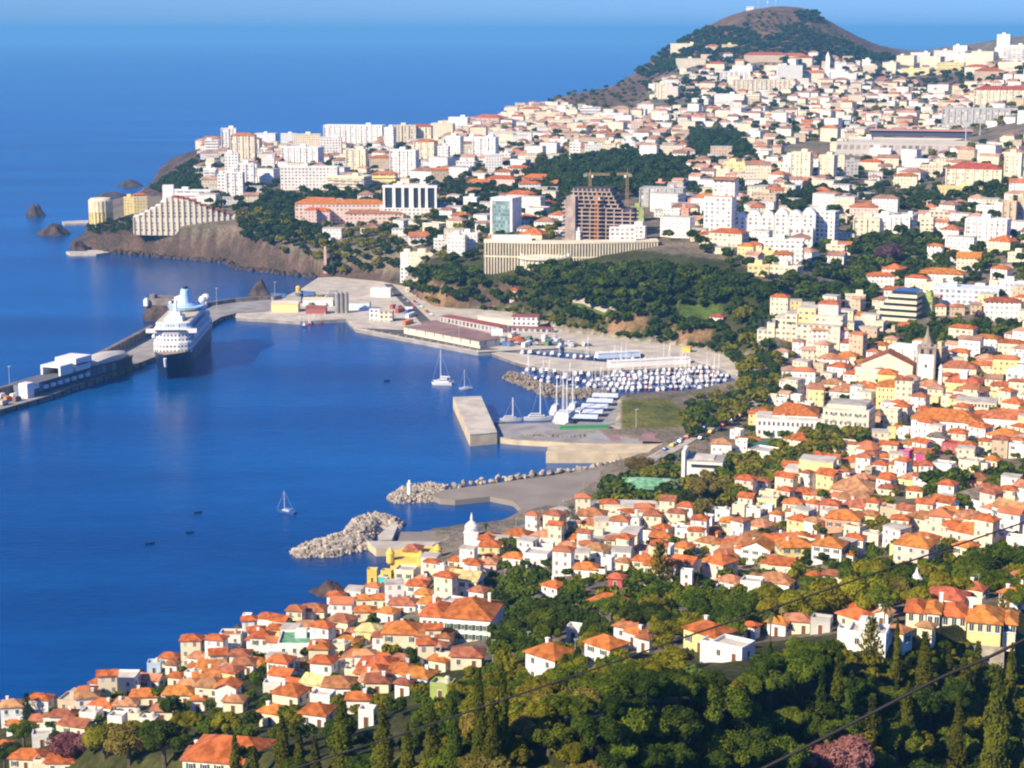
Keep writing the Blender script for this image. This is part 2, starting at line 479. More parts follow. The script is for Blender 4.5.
# ------------------------------------------------------------------ sea
sm = bpy.data.materials.new('sea_water'); sm.use_nodes = True
nt = sm.node_tree; b = nt.nodes['Principled BSDF']
b.inputs['Roughness'].default_value = 0.22; b.inputs['IOR'].default_value = 1.33; b.inputs['Specular IOR Level'].default_value = SEA_SPEC if 'SEA_SPEC' in globals() else 0.35
g_ = nt.nodes.new('ShaderNodeNewGeometry')
def pnoise(sx, sy, det, rot=0.0):
    mp = nt.nodes.new('ShaderNodeMapping'); mp.inputs['Scale'].default_value = (sx, sy, 1); mp.inputs['Rotation'].default_value = (0, 0, rot)
    nt.links.new(g_.outputs['Position'], mp.inputs['Vector'])
    n = nt.nodes.new('ShaderNodeTexNoise'); n.inputs['Scale'].default_value = 1; n.inputs['Detail'].default_value = det
    nt.links.new(mp.outputs[0], n.inputs['Vector']); return n.outputs['Fac']
r = nt.nodes.new('ShaderNodeValToRGB')
r.color_ramp.elements[0].position = 0.35; r.color_ramp.elements[1].position = 0.7
r.color_ramp.elements[0].color = (0.0008, 0.040, 0.165, 1); r.color_ramp.elements[1].color = (0.0025, 0.092, 0.300, 1)
nt.links.new(pnoise(0.0022, 0.007, 4, 0.2), r.inputs['Fac'])
r2 = nt.nodes.new('ShaderNodeValToRGB')
r2.color_ramp.elements[0].position = 0.38; r2.color_ramp.elements[1].position = 0.66
r2.color_ramp.elements[0].color = (0.82, 0.86, 0.9, 1); r2.color_ramp.elements[1].color = (1.12, 1.1, 1.08, 1)
nt.links.new(pnoise(0.05, 0.22, 5, 0.1), r2.inputs['Fac'])
r3 = nt.nodes.new('ShaderNodeValToRGB'); r3.color_ramp.elements[0].position = 0.42; r3.color_ramp.elements[1].position = 0.60
r3.color_ramp.elements[0].color = (0.78, 0.84, 0.9, 1); r3.color_ramp.elements[1].color = (1.1, 1.08, 1.05, 1)
nt.links.new(pnoise(0.0009, 0.016, 5, 0.12), r3.inputs['Fac'])
nt.links.new(mul(mul(r.outputs['Color'], r2.outputs['Color']), r3.outputs['Color']), b.inputs['Base Color'])
bp = nt.nodes.new('ShaderNodeBump'); bp.inputs['Strength'].default_value = 0.35; bp.inputs['Distance'].default_value = 0.5
nt.links.new(pnoise(0.16, 0.45, 6, 0.3), bp.inputs['Height']); nt.links.new(bp.outputs['Normal'], b.inputs['Normal'])
SEA = 120000.0
SEA = 95000.0
rings = [0.0] + [250 * (SEA / 250) ** (i / 46) for i in range(47)]      # the water follows the curve of the earth
mb = MB(); nseg = 96
vs = [(0, 600, 0)]; fs = []
for q in rings[1:]:
    for k in range(nseg): vs.append((q * math.cos(2 * math.pi * k / nseg), 600 + q * math.sin(2 * math.pi * k / nseg), -q * q / 12742000.0))
for k in range(nseg): fs.append((0, 1 + k, 1 + (k + 1) % nseg))
for i in range(len(rings) - 2):
    for k in range(nseg): fs.append((1 + i * nseg + k, 1 + (i + 1) * nseg + k, 1 + (i + 1) * nseg + (k + 1) % nseg, 1 + i * nseg + (k + 1) % nseg))
mb.add(vs, fs)
tag(mb.obj('sea', sm), kind='structure')

# ------------------------------------------------------------------ air
hz = bpy.data.materials.new('haze_air'); hz.use_nodes = True
nt = hz.node_tree
for n in list(nt.nodes):
    if n.type != 'OUTPUT_MATERIAL': nt.nodes.remove(n)
pv = nt.nodes.new('ShaderNodeVolumePrincipled')
pv.inputs['Color'].default_value = (0.19, 0.57, 1.0, 1); pv.inputs['Density'].default_value = 0.000075; pv.inputs['Anisotropy'].default_value = 0.0
nt.links.new(pv.outputs[0], nt.nodes['Material Output'].inputs['Volume'])
mb = MB(); mb.box((0, 600, -730), (2 * SEA + 4000, 2 * SEA + 4000, 730 + 268), uv=False)
tag(mb.obj('haze', hz), kind='stuff')

# ------------------------------------------------------------------ light
SUN_AZ = R(50)     # the sun stands behind the camera's left shoulder
SUN_EL = R(34)
sd = Vector((-math.sin(SUN_AZ) * math.cos(SUN_EL), -math.cos(SUN_AZ) * math.cos(SUN_EL), math.sin(SUN_EL)))
sl = bpy.data.lights.new('sun', 'SUN'); sl.energy = 5.0; sl.angle = R(0.53); sl.color = (1.0, 0.86, 0.62)
so = bpy.data.objects.new('sun', sl); so.rotation_euler = sd.to_track_quat('Z', 'Y').to_euler(); so.location = (-200, -200, 400)
COL.objects.link(so)
w = bpy.data.worlds.new('World'); sc.world = w; w.use_nodes = True
nt = w.node_tree
sky = nt.nodes.new('ShaderNodeTexSky'); sky.sky_type = 'NISHITA'; sky.sun_disc = False
sky.sun_elevation = SUN_EL; sky.sun_rotation = math.atan2(sd.x, sd.y)
sky.altitude = 200; sky.air_density = 1.0; sky.dust_density = 0.3; sky.ozone_density = 3.5
tint = nt.nodes.new('ShaderNodeMix'); tint.data_type = 'RGBA'; tint.blend_type = 'MULTIPLY'; tint.inputs[0].default_value = 1.0
tint.inputs[7].default_value = (0.315, 0.575, 1.27, 1)
nt.links.new(sky.outputs[0], tint.inputs[6]); nt.links.new(tint.outputs[2], nt.nodes['Background'].inputs['Color'])
nt.nodes['Background'].inputs['Strength'].default_value = 0.085
sc.view_settings.view_transform = 'Standard'; sc.view_settings.look = 'None'; sc.view_settings.gamma = 1.0
sc.view_settings.use_curve_mapping = False
sc.view_settings.exposure = 0.7
sc.cycles.use_denoising = True
sc.cycles.max_bounces = 5; sc.cycles.diffuse_bounces = 3; sc.cycles.glossy_bounces = 2; sc.cycles.transmission_bounces = 2
sc.cycles.volume_bounces = 0; sc.cycles.transparent_max_bounces = 4
sc.cycles.filter_width = 2.2
# ------------------------------------------------------------------ labels: every repeat is told apart by its look and by the landmark it stands nearest to
LAND = []       # (phrase, px, py)
PENDING = []    # (object, description, px, py)
def mark(phrase, px, py): LAND.append((phrase, px, py))
def later(o, desc, px, py): PENDING.append((o, desc, px, py))
ORD = ['nearest', 'second nearest', 'third nearest', 'fourth nearest', 'fifth nearest', 'sixth nearest', 'seventh nearest', 'eighth nearest', 'ninth nearest', 'tenth nearest',
       'eleventh nearest', 'twelfth nearest', 'thirteenth nearest', 'fourteenth nearest', 'fifteenth nearest', 'sixteenth nearest', 'seventeenth nearest', 'eighteenth nearest', 'nineteenth nearest', 'twentieth nearest']
def write_labels():
    groups = {}
    for o, desc, px, py in PENDING:
        best = None
        for ph, lx, ly in LAND:
            dx, dy = px - lx, (py - ly) * 1.3
            d = math.hypot(dx, dy)
            if d < 5: continue
            if best is None or d < best[0]:
                best = (d, ph, ('right of' if dx > 0 else 'left of') if abs(dx) > abs(dy) else ('below' if dy > 0 else 'above'))
        groups.setdefault((desc, best[1], best[2]), []).append((best[0], o))
    for (desc, ph, di), lst in groups.items():
        lst.sort(key=lambda t: t[0])
        for i, (d, o) in enumerate(lst):
            if len(lst) == 1: t = f'{desc}, {di} {ph}'
            else: t = f'{desc}, {ORD[min(i, 19)]} {di} {ph}'
            if len(t.split()) > 16: t = t.replace('apartment ', '').replace('two-storey ', '').replace(' block with ', ' block, ')
            o['label'] = t

def ccw(P):
    a = sum(P[i][0] * P[(i + 1) % len(P)][1] - P[(i + 1) % len(P)][0] * P[i][1] for i in range(len(P)))
    return P if a > 0 else P[::-1]
def zpoly(pp, z): return [at_z(x, y, z) for x, y in pp]

M_conc = mat('pale_concrete', (0.52, 0.46, 0.37), 0.85, 0.16, 0.12)
M_conc2 = mat('grey_concrete', (0.30, 0.28, 0.26), 0.85, 0.2, 0.1)
M_asph = mat('asphalt', (0.10, 0.095, 0.09), 0.9, 0.25, 0.08)
M_tan = mat('tan_stone', (0.56, 0.45, 0.29), 0.85, 0.15, 0.15)
M_white = mat('white_paint', (0.82, 0.80, 0.76), 0.55, 0.05, 0.2)
M_navy = mat('navy_paint', (0.012, 0.022, 0.075), 0.35)
M_glass = mat('dark_glass', (0.03, 0.04, 0.055), 0.15, spec=0.5)
M_rock = mat('boulder_rock', (0.36, 0.31, 0.25), 0.9, 0.35, 0.35)
M_drock = mat('dark_rock', (0.075, 0.052, 0.045), 0.9, 0.4, 0.15, bump=0.5, bscale=0.4)
M_steel = mat('galvanised_steel', (0.55, 0.55, 0.53), 0.4, metal=0.3)
M_red = mat('red_paving', (0.28, 0.17, 0.15), 0.85, 0.2, 0.1)
M_yel = mat('yellow_paint', (0.72, 0.46, 0.10), 0.6, 0.08, 0.3)
M_wall_sea = mat('sea_wall_stone', (0.20, 0.17, 0.15), 0.9, 0.3, 0.2)
M_orange = mat('orange_paint', (0.72, 0.22, 0.05), 0.5)
M_teal = mat('turquoise_paint', (0.06, 0.42, 0.46), 0.6)
M_black = mat('black_rubber', (0.02, 0.02, 0.022), 0.7)
M_green_p = mat('green_paint', (0.10, 0.30, 0.14), 0.6)
M_blue_p = mat('blue_canvas', (0.10, 0.22, 0.50), 0.7)

def slab(name, pp, z, mats, label, cat, zb=-6.0, extra=None):
    """a quay, pier or wall standing in the water: outline read at its deck height z"""
    P = ccw([p.to_2d() for p in zpoly(pp, z)])
    c = sum(P, Vector((0, 0))) / len(P)
    t = thing(name, label, cat, (c.x, c.y, 0))
    mb = MB(); mb.prism([p - c for p in P], zb, z - 0.35, 1); mb.obj('body', mats, t)
    mb = MB(); mb.prism([(p - c) * 1.004 for p in P], z - 0.35, z, 0); mb.obj('deck', mats, t)
    return t, c

# --- quays
slab('harbour_quay', [(236,317),(272,319),(300,321),(346,318.5),(356,328.5),(478,351.5),(520,349.5),(562,347.5),(612,352),(690,360),(716,366),(738,376),(752,360),(725,344),(640,328),(540,311),(470,300),(410,284),(350,276),(318,278),(300,290),(282,298),(240,306)],
     2.6, [M_conc, M_conc2], 'long pale harbour quay below the brown cliff', 'quay')
slab('marina_jetty', [(492,353),(500,351.5),(560,358),(604,362),(690,358.5),(700,366),(604,370.5),(566,371),(520,363)], 2.2, [M_conc, M_wall_sea], 'tan inner jetty dividing the rows of marina boats', 'jetty')
slab('concrete_pier', [(453,397),(481,396),(497,432),(470,434.5)], 6.0, [M_conc, M_tan], 'broad pale concrete pier with bare deck jutting into the blue bay', 'pier')
slab('yacht_quay', [(497,424),(552,422.5),(584,424.5),(618,424),(640,432),(664,436),(664,443),(570,442),(516,439),(497,437)], 3.0, [M_conc2, M_tan], 'grey quay behind the rock bank joining the concrete pier', 'quay')
slab('sea_wall', [(549,445.5),(606,444.5),(664,443.5),(656,452),(618,453.5),(546,453.5)], 4.6, [M_tan, M_tan], 'long tan sea wall beside the beach', 'wall')
slab('slipway', [(576,424),(610,396.5),(622,396.5),(618,424)], 2.4, [M_conc2, M_conc2], 'grey slipway behind the white motor yachts', 'slipway')
def sheet(name, pp, z, m, kind='structure', label=None, cat=None):
    mb = MB(); P = ccw([p.to_2d() for p in zpoly(pp, z)])
    mb.add([(p.x, p.y, z) for p in P], [tuple(range(len(P)))])
    return tag(mb.obj(name, m), label, cat, None, kind)
sheet('pavement', [(598,429),(614,429),(622,441),(612,441)], 3.02, M_red)
sheet('pavement', [(644,431),(660,434),(662,442),(638,441)], 4.71, M_red)
sheet('pavement', [(420,322),(436,320),(500,336),(486,342)], 2.62, M_red)
sheet('road', [(384,284),(392,284),(432,322),(422,324)], 2.61, M_asph)
sheet('road', [(540,316),(640,334),(720,349),(716,353),(640,340),(540,321)], 2.61, mat('pale_road', (0.42, 0.36, 0.29), 0.9, 0.1, 0.1))
sheet('road', [(360,328),(404,337),(478,350.5),(500,349.5),(470,345),(404,330)], 2.604, M_asph)

sheet('asphalt_yard', [(505,337.5),(556,340.5),(600,346.5),(560,346),(505,344.5)], 2.63, M_asph)
sheet('asphalt_yard', [(282,297),(346,293),(350,306),(300,300)], 2.63, M_asph)
# --- breakwaters
def ico():
    mb = MB()
    t = (1 + 5 ** 0.5) / 2
    V = [(-1,t,0),(1,t,0),(-1,-t,0),(1,-t,0),(0,-1,t),(0,1,t),(0,-1,-t),(0,1,-t),(t,0,-1),(t,0,1),(-t,0,-1),(-t,0,1)]
    Fc = [(0,11,5),(0,5,1),(0,1,7),(0,7,10),(0,10,11),(1,5,9),(5,11,4),(11,10,2),(10,7,6),(7,1,8),(3,9,4),(3,4,2),(3,2,6),(3,6,8),(3,8,9),(4,9,5),(2,4,11),(6,2,10),(8,6,7),(9,8,1)]
    return np.array(V) / 1.9, np.array(Fc)
ICV, ICF = ico()
def boulders(name, pts, r0, r1, m, parent, kind='stuff'):
    Vs, Fs = [], []
    for k, p in enumerate(pts):
        s = nrs.uniform(r0, r1); q = ICV * nrs.uniform(0.65, 1.25, (12, 1)) * (s * nrs.uniform(0.75, 1.25, 3))
        a = nrs.uniform(0, 6.28); c, s_ = math.cos(a), math.sin(a)
        q = q @ np.array([[c, -s_, 0], [s_, c, 0], [0, 0, 1]])
        Vs.append(q + np.array(p)); Fs.append(ICF + 12 * k)
    return tag(link(name, np_mesh(name, np.concatenate(Vs), np.concatenate(Fs), m), parent), kind=kind)
M_rockd = mat('brown_boulder', (.23, .19, .155), .9, .35, .35)
def breakwater(label, pp, height, n, core=True, r=(1.2, 2.3), m=None):
    m = m or M_rock
    P = ccw([p.to_2d() for p in zpoly(pp, 0.0)])
    c = sum(P, Vector((0, 0))) / len(P)
    t = thing('breakwater', label, 'breakwater', (c.x, c.y, 0))
    Q_ = [p - c for p in P]
    def edge(x, y):
        b = 1e9
        for i in range(len(Q_)):
            a, e = Q_[i], Q_[(i + 1) % len(Q_)]; d = e - a
            u = max(0, min(1, (Vector((x, y)) - a).dot(d) / d.length_squared)); b = min(b, (Vector((x, y)) - a - d * u).length)
        return b
    xs = [p.x for p in Q_]; ys = [p.y for p in Q_]; out = []
    tries = 0
    while len(out) < n and tries < n * 60:
        tries += 1
        x, y = rnd.uniform(min(xs), max(xs)), rnd.uniform(min(ys), max(ys))
        if not in_poly(x, y, Q_): continue
        out.append((x, y, min(height, edge(x, y) * 0.75) - 0.5 + rnd.uniform(-0.5, 0.7)))
    mb = MB(); mb.prism([q * 0.86 for q in Q_], -6, height * 0.4); mb.obj('core', m, t)
    boulders('rock_armour', out, r[0], r[1], m, t)
    return t
breakwater('lower breakwater of piled pale boulders with a pointed tip', [(289,552),(340,537.5),(350,523),(377,517.5),(404,523),(402,529),(382,527),(372,540),(376,548),(335,557),(297,558)], 3.0, 2000, r=(.7, 1.3))
breakwater('upper breakwater of pale boulders carrying the white beacon', [(386,499),(398,491),(425,486.5),(452,488),(446,497),(430,502),(396,504)], 2.3, 900, r=(.65, 1.15))
breakwater('bank of tan boulders along the grey yacht quay', [(514,439),(570,441),(592,436),(592,445),(570,444.5),(516,443)], 3.2, 520, r=(.7, 1.2), m=M_rockd)
breakwater('curved stone breakwater sheltering the packed marina', [(501,378),(512,374),(530,379),(545,387),(570,392),(614,394),(614,400),(575,399),(545,397),(520,386)], 3.2, 900, r=(.6, 1.15), m=M_rockd)
P = ccw([p.to_2d() for p in zpoly([(424,492),(452,489),(500,482.5),(560,474.5),(610,467.5),(634,461.5),(652,462),(632,480),(612,498),(584,514),(560,528),(520,542),(480,549),(440,553),(402,554),(396,547),(401,531.5),(430,532),(470,528),(500,524),(515,517),(521,508.5),(513,501),(490,496.5),(455,500),(440,499)], 2.3)])
mb = MB(); mb.prism(P, -4, 2.3); tag(mb.obj('beach', mat('grey_sand', (.26, .22, .18), .95, .12, .06, detail=6)), kind='structure')
t = thing('rock_kerb', 'line of white boulders edging the grey beach', 'boulders', (0, 0, 0))
pl = []
ed = [at_z(*q, 0).to_2d() for q in [(452,489.5),(500,483),(560,475),(610,468),(632,462)]]
for a, b_ in zip(ed, ed[1:]):
    n = int((b_ - a).length / 1.3)
    for k in range(n):
        q = a.lerp(b_, k / n); pl.append((q.x + rnd.uniform(-1.6, 1.2), q.y + rnd.uniform(-2.0, 1.0), rnd.uniform(0.6, 2.6)))
boulders('boulder_row', pl, 1.0, 1.7, M_rock, t)
slab('beach_wall', [(367,541),(440,541.5),(446,546),(376,548.5)], 3.2, [M_conc, M_tan], 'low pale concrete jetty against the lower breakwater', 'jetty')
slab('beach_ramp', [(378,535),(392,524),(398,525),(392,539),(380,540)], 3.6, [M_conc, M_conc2], 'grey concrete ramp on the lower breakwater', 'ramp')
# sea rocks
slab('swimming_deck', [(66,251.5),(98,249.5),(110,252),(96,254),(70,254)], 1.6, [M_conc, M_conc], 'pale bathing platform at the foot of the headland', 'platform')
slab('swimming_deck', [(88,240),(108,237),(112,243),(100,246),(90,245)], 3.5, [M_conc, M_conc], 'upper pale bathing terrace below the yellow round hotel', 'platform')
slab('swimming_deck', [(62,221.5),(88,220),(90,223),(64,224)], 1.6, [M_conc, M_conc], 'narrow pale jetty left of the yellow round hotel', 'platform')
def sea_rock(px, py, w, hgt, label, n=5):
    p = at_z(px, py, 0); s = ppm(p); W_ = w / s; h_ = hgt / s
    t = thing('sea_rock', label, 'rock', (p.x, p.y, 0))
    V, Fs = [], []
    q0 = nrs.randint(0, 1000)
    nn = 15
    for j in range(nn):
        for i in range(nn):
            u, v = i / (nn - 1) * 2 - 1, j / (nn - 1) * 2 - 1
            r_ = math.hypot(u, v)
            hh = h_ * max(0, 1 - r_ ** 1.6) * (0.55 + 1.1 * vnoise(np.array(u * 2.3 + q0), np.array(v * 2.3 + q0 * 0.7))) - 0.6
            V.append((u * W_ / 2 * (1 + 0.2 * math.sin(v * 7 + q0)), v * W_ * 0.55, hh))
    for j in range(nn - 1):
        for i in range(nn - 1): Fs.append((j * nn + i, j * nn + i + 1, (j + 1) * nn + i + 1, (j + 1) * nn + i))
    link('stone', np_mesh('stone', np.array(V), np.array(Fs), M_drock), t)
sea_rock(36, 216, 17, 15, 'pointed dark islet far left in open water')
sea_rock(53, 234, 30, 12, 'low dark skerry off the headland tip')
sea_rock(130, 186, 26, 5, 'dark reef trailing from the far promontory')
sea_rock(112, 196, 34, 3, 'flat dark reef behind the yellow round hotel')
sea_rock(80, 252, 22, 9, 'pale broken rocks at the foot of the headland')
sea_rock(262, 299, 30, 15, 'dark brown rock mound beside the mole root')
sea_rock(328, 592, 36, 10, 'dark rocks just breaking the surface below the lower breakwater')
sea_rock(352, 600, 18, 7, 'small dark rock close to the shore houses')

# fallen rock at the foot of the sea cliffs and along the town shore
for lb, pp_, n_, r0_, r1_ in [('dark fallen boulders along the foot of the headland cliff', [(78,249),(110,252.5),(180,258.5),(228,263),(240,269),(275,273),(318,278)], 420, 1.2, 3.4), ('dark shore boulders below the white houses', [(62,704.5),(110,690.5),(150,673.5),(185,663.5),(212,650.5),(245,628.5),(285,620.5),(315,610.5),(345,604),(358,598),(358,588),(372,586)], 420, .5, 1.5)]:
    t = thing('shore_rocks', lb, 'boulders', at_z(*pp_[0], 0)); o_ = t.location.copy(); pl = []
    ed = [at_z(*q, 0).to_2d() for q in pp_]; tot = sum((b_ - a).length for a, b_ in zip(ed, ed[1:]))
    for a, b_ in zip(ed, ed[1:]):
        for k in range(int(n_ * (b_ - a).length / tot)):
            q = a.lerp(b_, rnd.random()); pl.append((q.x + rnd.uniform(-3, 3) - o_.x, q.y + rnd.uniform(-4, 3) - o_.y, rnd.uniform(-.6, .8)))
    boulders('boulder_heap', pl, r0_, r1_, M_drock, t)

# --- the outer mole
def wide(a, b_, off):   # offset of point along the normal of a->b
    d = (b_ - a).normalized(); return Vector((-d.y, d.x)) * off
inner = [at_z(*q, 0).to_2d() for q in [(-60,433),(0,415),(50,400.5),(100,382),(155,361.5),(221,321),(236,317),(272,315)]]
outer = [at_z(x, y, 8).to_2d() for x, y in [(-60,401),(0,386.5),(48,374),(100,351),(150,325)]] + [at_z(x, y, 5).to_2d() for x, y in [(205,303),(232,299),(276,296)]]
t = thing('harbour_mole', 'long dark stone mole with a high parapet where the cruise ship is berthed', 'pier', (0, 0, 0))
mb = MB(); mb.prism(inner + outer[::-1], -8, 2.9, 0); mb.obj('body', [M_wall_sea], t)
mb = MB(); mb.add([(p.x, p.y, 2.92) for p in ccw(inner + outer[::-1])], [tuple(range(len(inner) * 2))]); mb.obj('deck', [M_conc2], t)
mb = MB()
for i in range(len(outer) - 1):
    a, b_ = outer[i], outer[i + 1]
    n = wide(a, b_, 1.0).normalized()
    if n.dot(inner[i] - outer[i]) < 0: n = -n
    hh = 8.0 if i < 4 else 5.6
    mb.prism([a, b_, b_ + n * 3.2, a + n * 3.2], 2.0, hh)
mb.obj('parapet', [M_wall_sea], t)
for i in range(len(inner) - 1):
    a, b_ = inner[i], inner[i + 1]; L_ = (b_ - a).length
    for k in range(int(L_ / 9)):
        q = a.lerp(b_, (k + .5) * 9 / L_); mb = MB(); mb.tube((q.x, q.y, 0.2), (q.x, q.y, 2.4), 0.5, n=6); mb.obj('fender', [M_black], t)
# old fort on its rock, where the mole bends
p = at_z(172, 324, 0); t = thing('mole_fort', 'dark old fort block on rock beyond the cruise ship', 'fort', (p.x - 8, p.y + 22, 0), R(-18))
mb = MB(); mb.box((0, 0, -4), (26, 24, 15), taper=0.8); mb.obj('rock_base', [M_drock], t)
mb = MB(); mb.box((0, 0, 11), (20, 18, 4.6), taper=0.95); mb.box((-6.5, -5.5, 15.6), (4, 4, 2.6)); mb.obj('bastion', [M_wall_sea], t)
mb = MB(); mb.box((-9.3, -10.8, 10.5), (3.0, 3.0, 4.2)); mb.lathe((-9.3, -10.8, 14.7), [(1.6, 0), (1.1, 1.0), (0.1, 1.5)], 10); mb.obj('watch_turret', [M_white], t)

# --- cruise terminal on the mole
A_ = at_z(31, 397.5, 2.9).to_2d(); B_ = at_z(136, 366, 2.9).to_2d(); d = (B_ - A_).normalized(); L_ = (B_ - A_).length
nrm = Vector((-d.y, d.x))
if nrm.dot(outer[2] - inner[2]) < 0: nrm = -nrm
t = thing('cruise_terminal', 'long modern cruise terminal with white boxes on the dark mole', 'terminal building', (A_.x, A_.y, 2.9), math.atan2(d.y, d.x))
sgn = 1.0 if Vector((-d.y, d.x)).dot(nrm) > 0 else -1.0
W_ = 14.0
def tb(mb, x0, x1, y0, y1, z0, z1, mi=0): mb.box(((x0 + x1) / 2, sgn * (y0 + y1) / 2, z0), (x1 - x0, abs(y1 - y0), z1 - z0), mi)
mb = MB(); tb(mb, 3, L_ - 2, 1, W_, 0, 6.2); mb.obj('hall', [facade('terminal_facade', (0.06, 0.075, 0.11), px=5, pz=7, wx=0.85, wz=0.6)], t)
mb = MB(); tb(mb, 2.5, L_ - 1.5, 0.4, W_ + 0.6, 6.2, 6.8); mb.obj('roof_slab', [mat('dark_membrane', (.14, .14, .16), .8)], t)
mb = MB(); tb(mb, -3, 3, 0, 5.6, 0, 8.0); tb(mb, 3, 8, 0.2, 5, 4.0, 6.6); mb.obj('end_block', [M_white], t)
mb = MB(); x0, x1 = L_ * .28, L_ * .40; tb(mb, x0, x1, 0.8, 2.0, 6.8, 11.2); tb(mb, x0, x1, W_ - 1.2, W_, 6.8, 11.2); tb(mb, x0, x1, 0.8, W_, 11.2, 12.3); mb.obj('portal_frame', [M_white], t)
mb = MB(); tb(mb, x1 - 1.2, x1 - .6, 2.1, W_ - 1.3, 6.8, 11.1); mb.obj('glazing', [M_glass], t)
mb = MB(); x0, x1 = L_ * .43, L_ * .56; tb(mb, x0, x1, 0.8, W_, 6.8, 9.8); tb(mb, x0 + 1, x1 - 1, 2, W_ - 1, 9.8, 11.0, 1); tb(mb, x0 - 1, x1 + 1, 0.4, W_ + 0.5, 11.0, 14.2); mb.obj('lounge', [M_white, M_glass], t)
mb = MB(); n = 16; vs = []; fs = []
for i in range(n + 1):
    u = i / n; x = L_ * (.58 + .40 * u); hw = (W_ / 2) * math.sin(math.pi * (0.12 + 0.80 * u)) ** 0.7; zz = 7.9 + 3.6 * math.sin(math.pi * (0.1 + 0.78 * u))
    for s_, dz in ((-1, -1.6), (-0.5, -0.35), (0, 0), (0.5, -0.35), (1, -1.6)): vs.append((x, sgn * (W_ / 2 + s_ * hw), zz + dz))
for i in range(n):
    for k in range(4): fs.append((i * 5 + k, i * 5 + k + 1, (i + 1) * 5 + k + 1, (i + 1) * 5 + k))
base = len(vs); vs += [(v[0], v[1], 6.8) for v in vs[:]]
for i in range(n):
    fs.append((i * 5, (i + 1) * 5, base + (i + 1) * 5, base + i * 5)); fs.append((i * 5 + 4, (i + 1) * 5 + 4, base + (i + 1) * 5 + 4, base + i * 5 + 4))
mb.add(vs, fs); mb.obj('curved_roof', [mat('roof_membrane', (0.58, 0.54, 0.48), 0.6, 0.08, 0.1)], t)
for k in range(7):
    mb = MB(); x = L_ * .12 + k * 6.5; tb(mb, x, x + 3.4, -0.4, 0.9, 2.6, 4.6); mb.obj('awning', [M_white], t)
mark('the mole terminal', 85, 372)
def pole(px, py, h_px, label, r=0.18, name='light_mast', z=2.6, heads=True, hs=1.0, group=None, cat='mast', root=None):
    p = root or at_z(px, py, z); h_ = h_px / ppm(p)
    t = thing(name, label, cat, p, 0, group)
    mb = MB(); mb.tube((0, 0, 0), (0, 0, h_), r, r * 0.5, 7); mb.obj('shaft', [M_steel], t)
    if heads:
        mb = MB(); mb.box((0.3 * hs, 0, h_), (2.0 * hs, 0.4 * hs, 0.25 * hs)); mb.box((0, 0, h_ - 0.5 * hs), (.9 * hs, 0.3 * hs, 0.2 * hs)); mb.obj('lamp_head', [M_steel], t)
    return t
pole(10, 392, 26, 'tall thin light mast at the mole end beside the terminal', 0.22, z=2.9)
pole(217, 313, 25, 'thin light mast behind the stern of the cruise ship', 0.22, z=2.9)
pole(275, 300, 18, 'thin light mast near the yellow harbour shed', 0.2)
for k, (x, y) in enumerate([(459,348),(508,347),(529,350),(540,353),(565,352),(592,356),(608,361),(655,357),(636,430)]):
    q = pole(x, y, 21, 'x', 0.2, group='lamp masts round the marina'); later(q, 'thin grey lamp mast by the marina', x, y)
for k, (x, y, h_) in enumerate([(583,505,22),(563,520,20),(542,530,20),(516,536,18),(771,492,22),(505,600,32),(493,665,26),(575,668,30),(528,655,24)]):
    q = pole(x, y, h_, 'x', 0.1, name='street_lamp', cat='lamp post', hs=.5, root=hit(x, y), group='lamp posts near the old town'); later(q, 'slim grey lamp post', x, y)
# coaches and goods at the mole tip
for k, (x, y, c) in enumerate([(2,398,M_white),(8,401,M_orange),(14,398,M_white),(20,394,M_blue_p),(26,396,M_white),(17,401,M_red),(4,405,M_conc)]):
    p = at_z(x, y, 2.95); q = thing('parked_van', 'x', 'van', p, math.atan2(d.y, d.x), 'vans parked on the mole end')
    mb = MB(); mb.box((0, 0, .45), (5.2, 2.1, 1.2)); mb.box((-0.4, 0, 1.65), (4.2, 1.95, 1.05), taper=0.9); mb.obj('body', [c], q)
    mb = MB(); mb.box((2.0, 0, 1.5), (0.9, 1.9, 0.8), taper=.85); mb.obj('windscreen', [M_glass], q)
    for sx in (-1.6, 1.6):
        for sy in (-.95, .95):
            mb = MB(); mb.tube((sx, sy - .12, .42), (sx, sy + .12, .42), .42, n=10); mb.obj('wheel', [M_black], q)
    later(q, {M_white: 'white van', M_orange: 'orange van', M_blue_p: 'blue van', M_red: 'dark red van', M_conc: 'beige van'}[c] + ' parked on the mole end', x, y)

# --- cruise ship
M_fun = mat('funnel_blue', (0.42, 0.62, 0.82), 0.5)
t = thing('cruise_ship', 'big cruise ship with navy hull and white upper decks moored at the mole', 'cruise ship', (-202.5, 1088.0, 0), R(1.5))
LEN, BM = 122.0, 22.5
def hull_ring(z, k0, bowx):   # half breadths from stern (+y) to bow (-y)
    out = []
    for i in range(25):
        u = i / 24
        y = LEN / 2 - u * (LEN - 0) - 0 
        y = LEN / 2 - u * (LEN + bowx)
        hb = BM / 2 * k0 * (min(1, 0.80 + u * 2.2)) * (1 if u < 0.70 else max(0.0, 1 - ((u - 0.70) / 0.30) ** 2.1))
        out.append((y, max(hb, 0.25)))
    return out
mb = MB(); rings = []
for z, k0, bx in ((-2, 0.90, -6), (0.5, 0.95, -5), (6, 1.0, -2), (11.5, 1.0, 1.5), (13.2, 1.0, 2.0)):
    r_ = hull_ring(z, k0, bx)
    ring = [(-hb, y, z + (2.4 * max(0, (i / 24 - 0.72) / 0.28) ** 1.5 if z > 5 else 0)) for i, (y, hb) in enumerate(r_)] + [(hb, y, z + (2.4 * max(0, (i / 24 - 0.72) / 0.28) ** 1.5 if z > 5 else 0)) for i, (y, hb) in list(enumerate(r_))[::-1]]
    rings.append(ring)
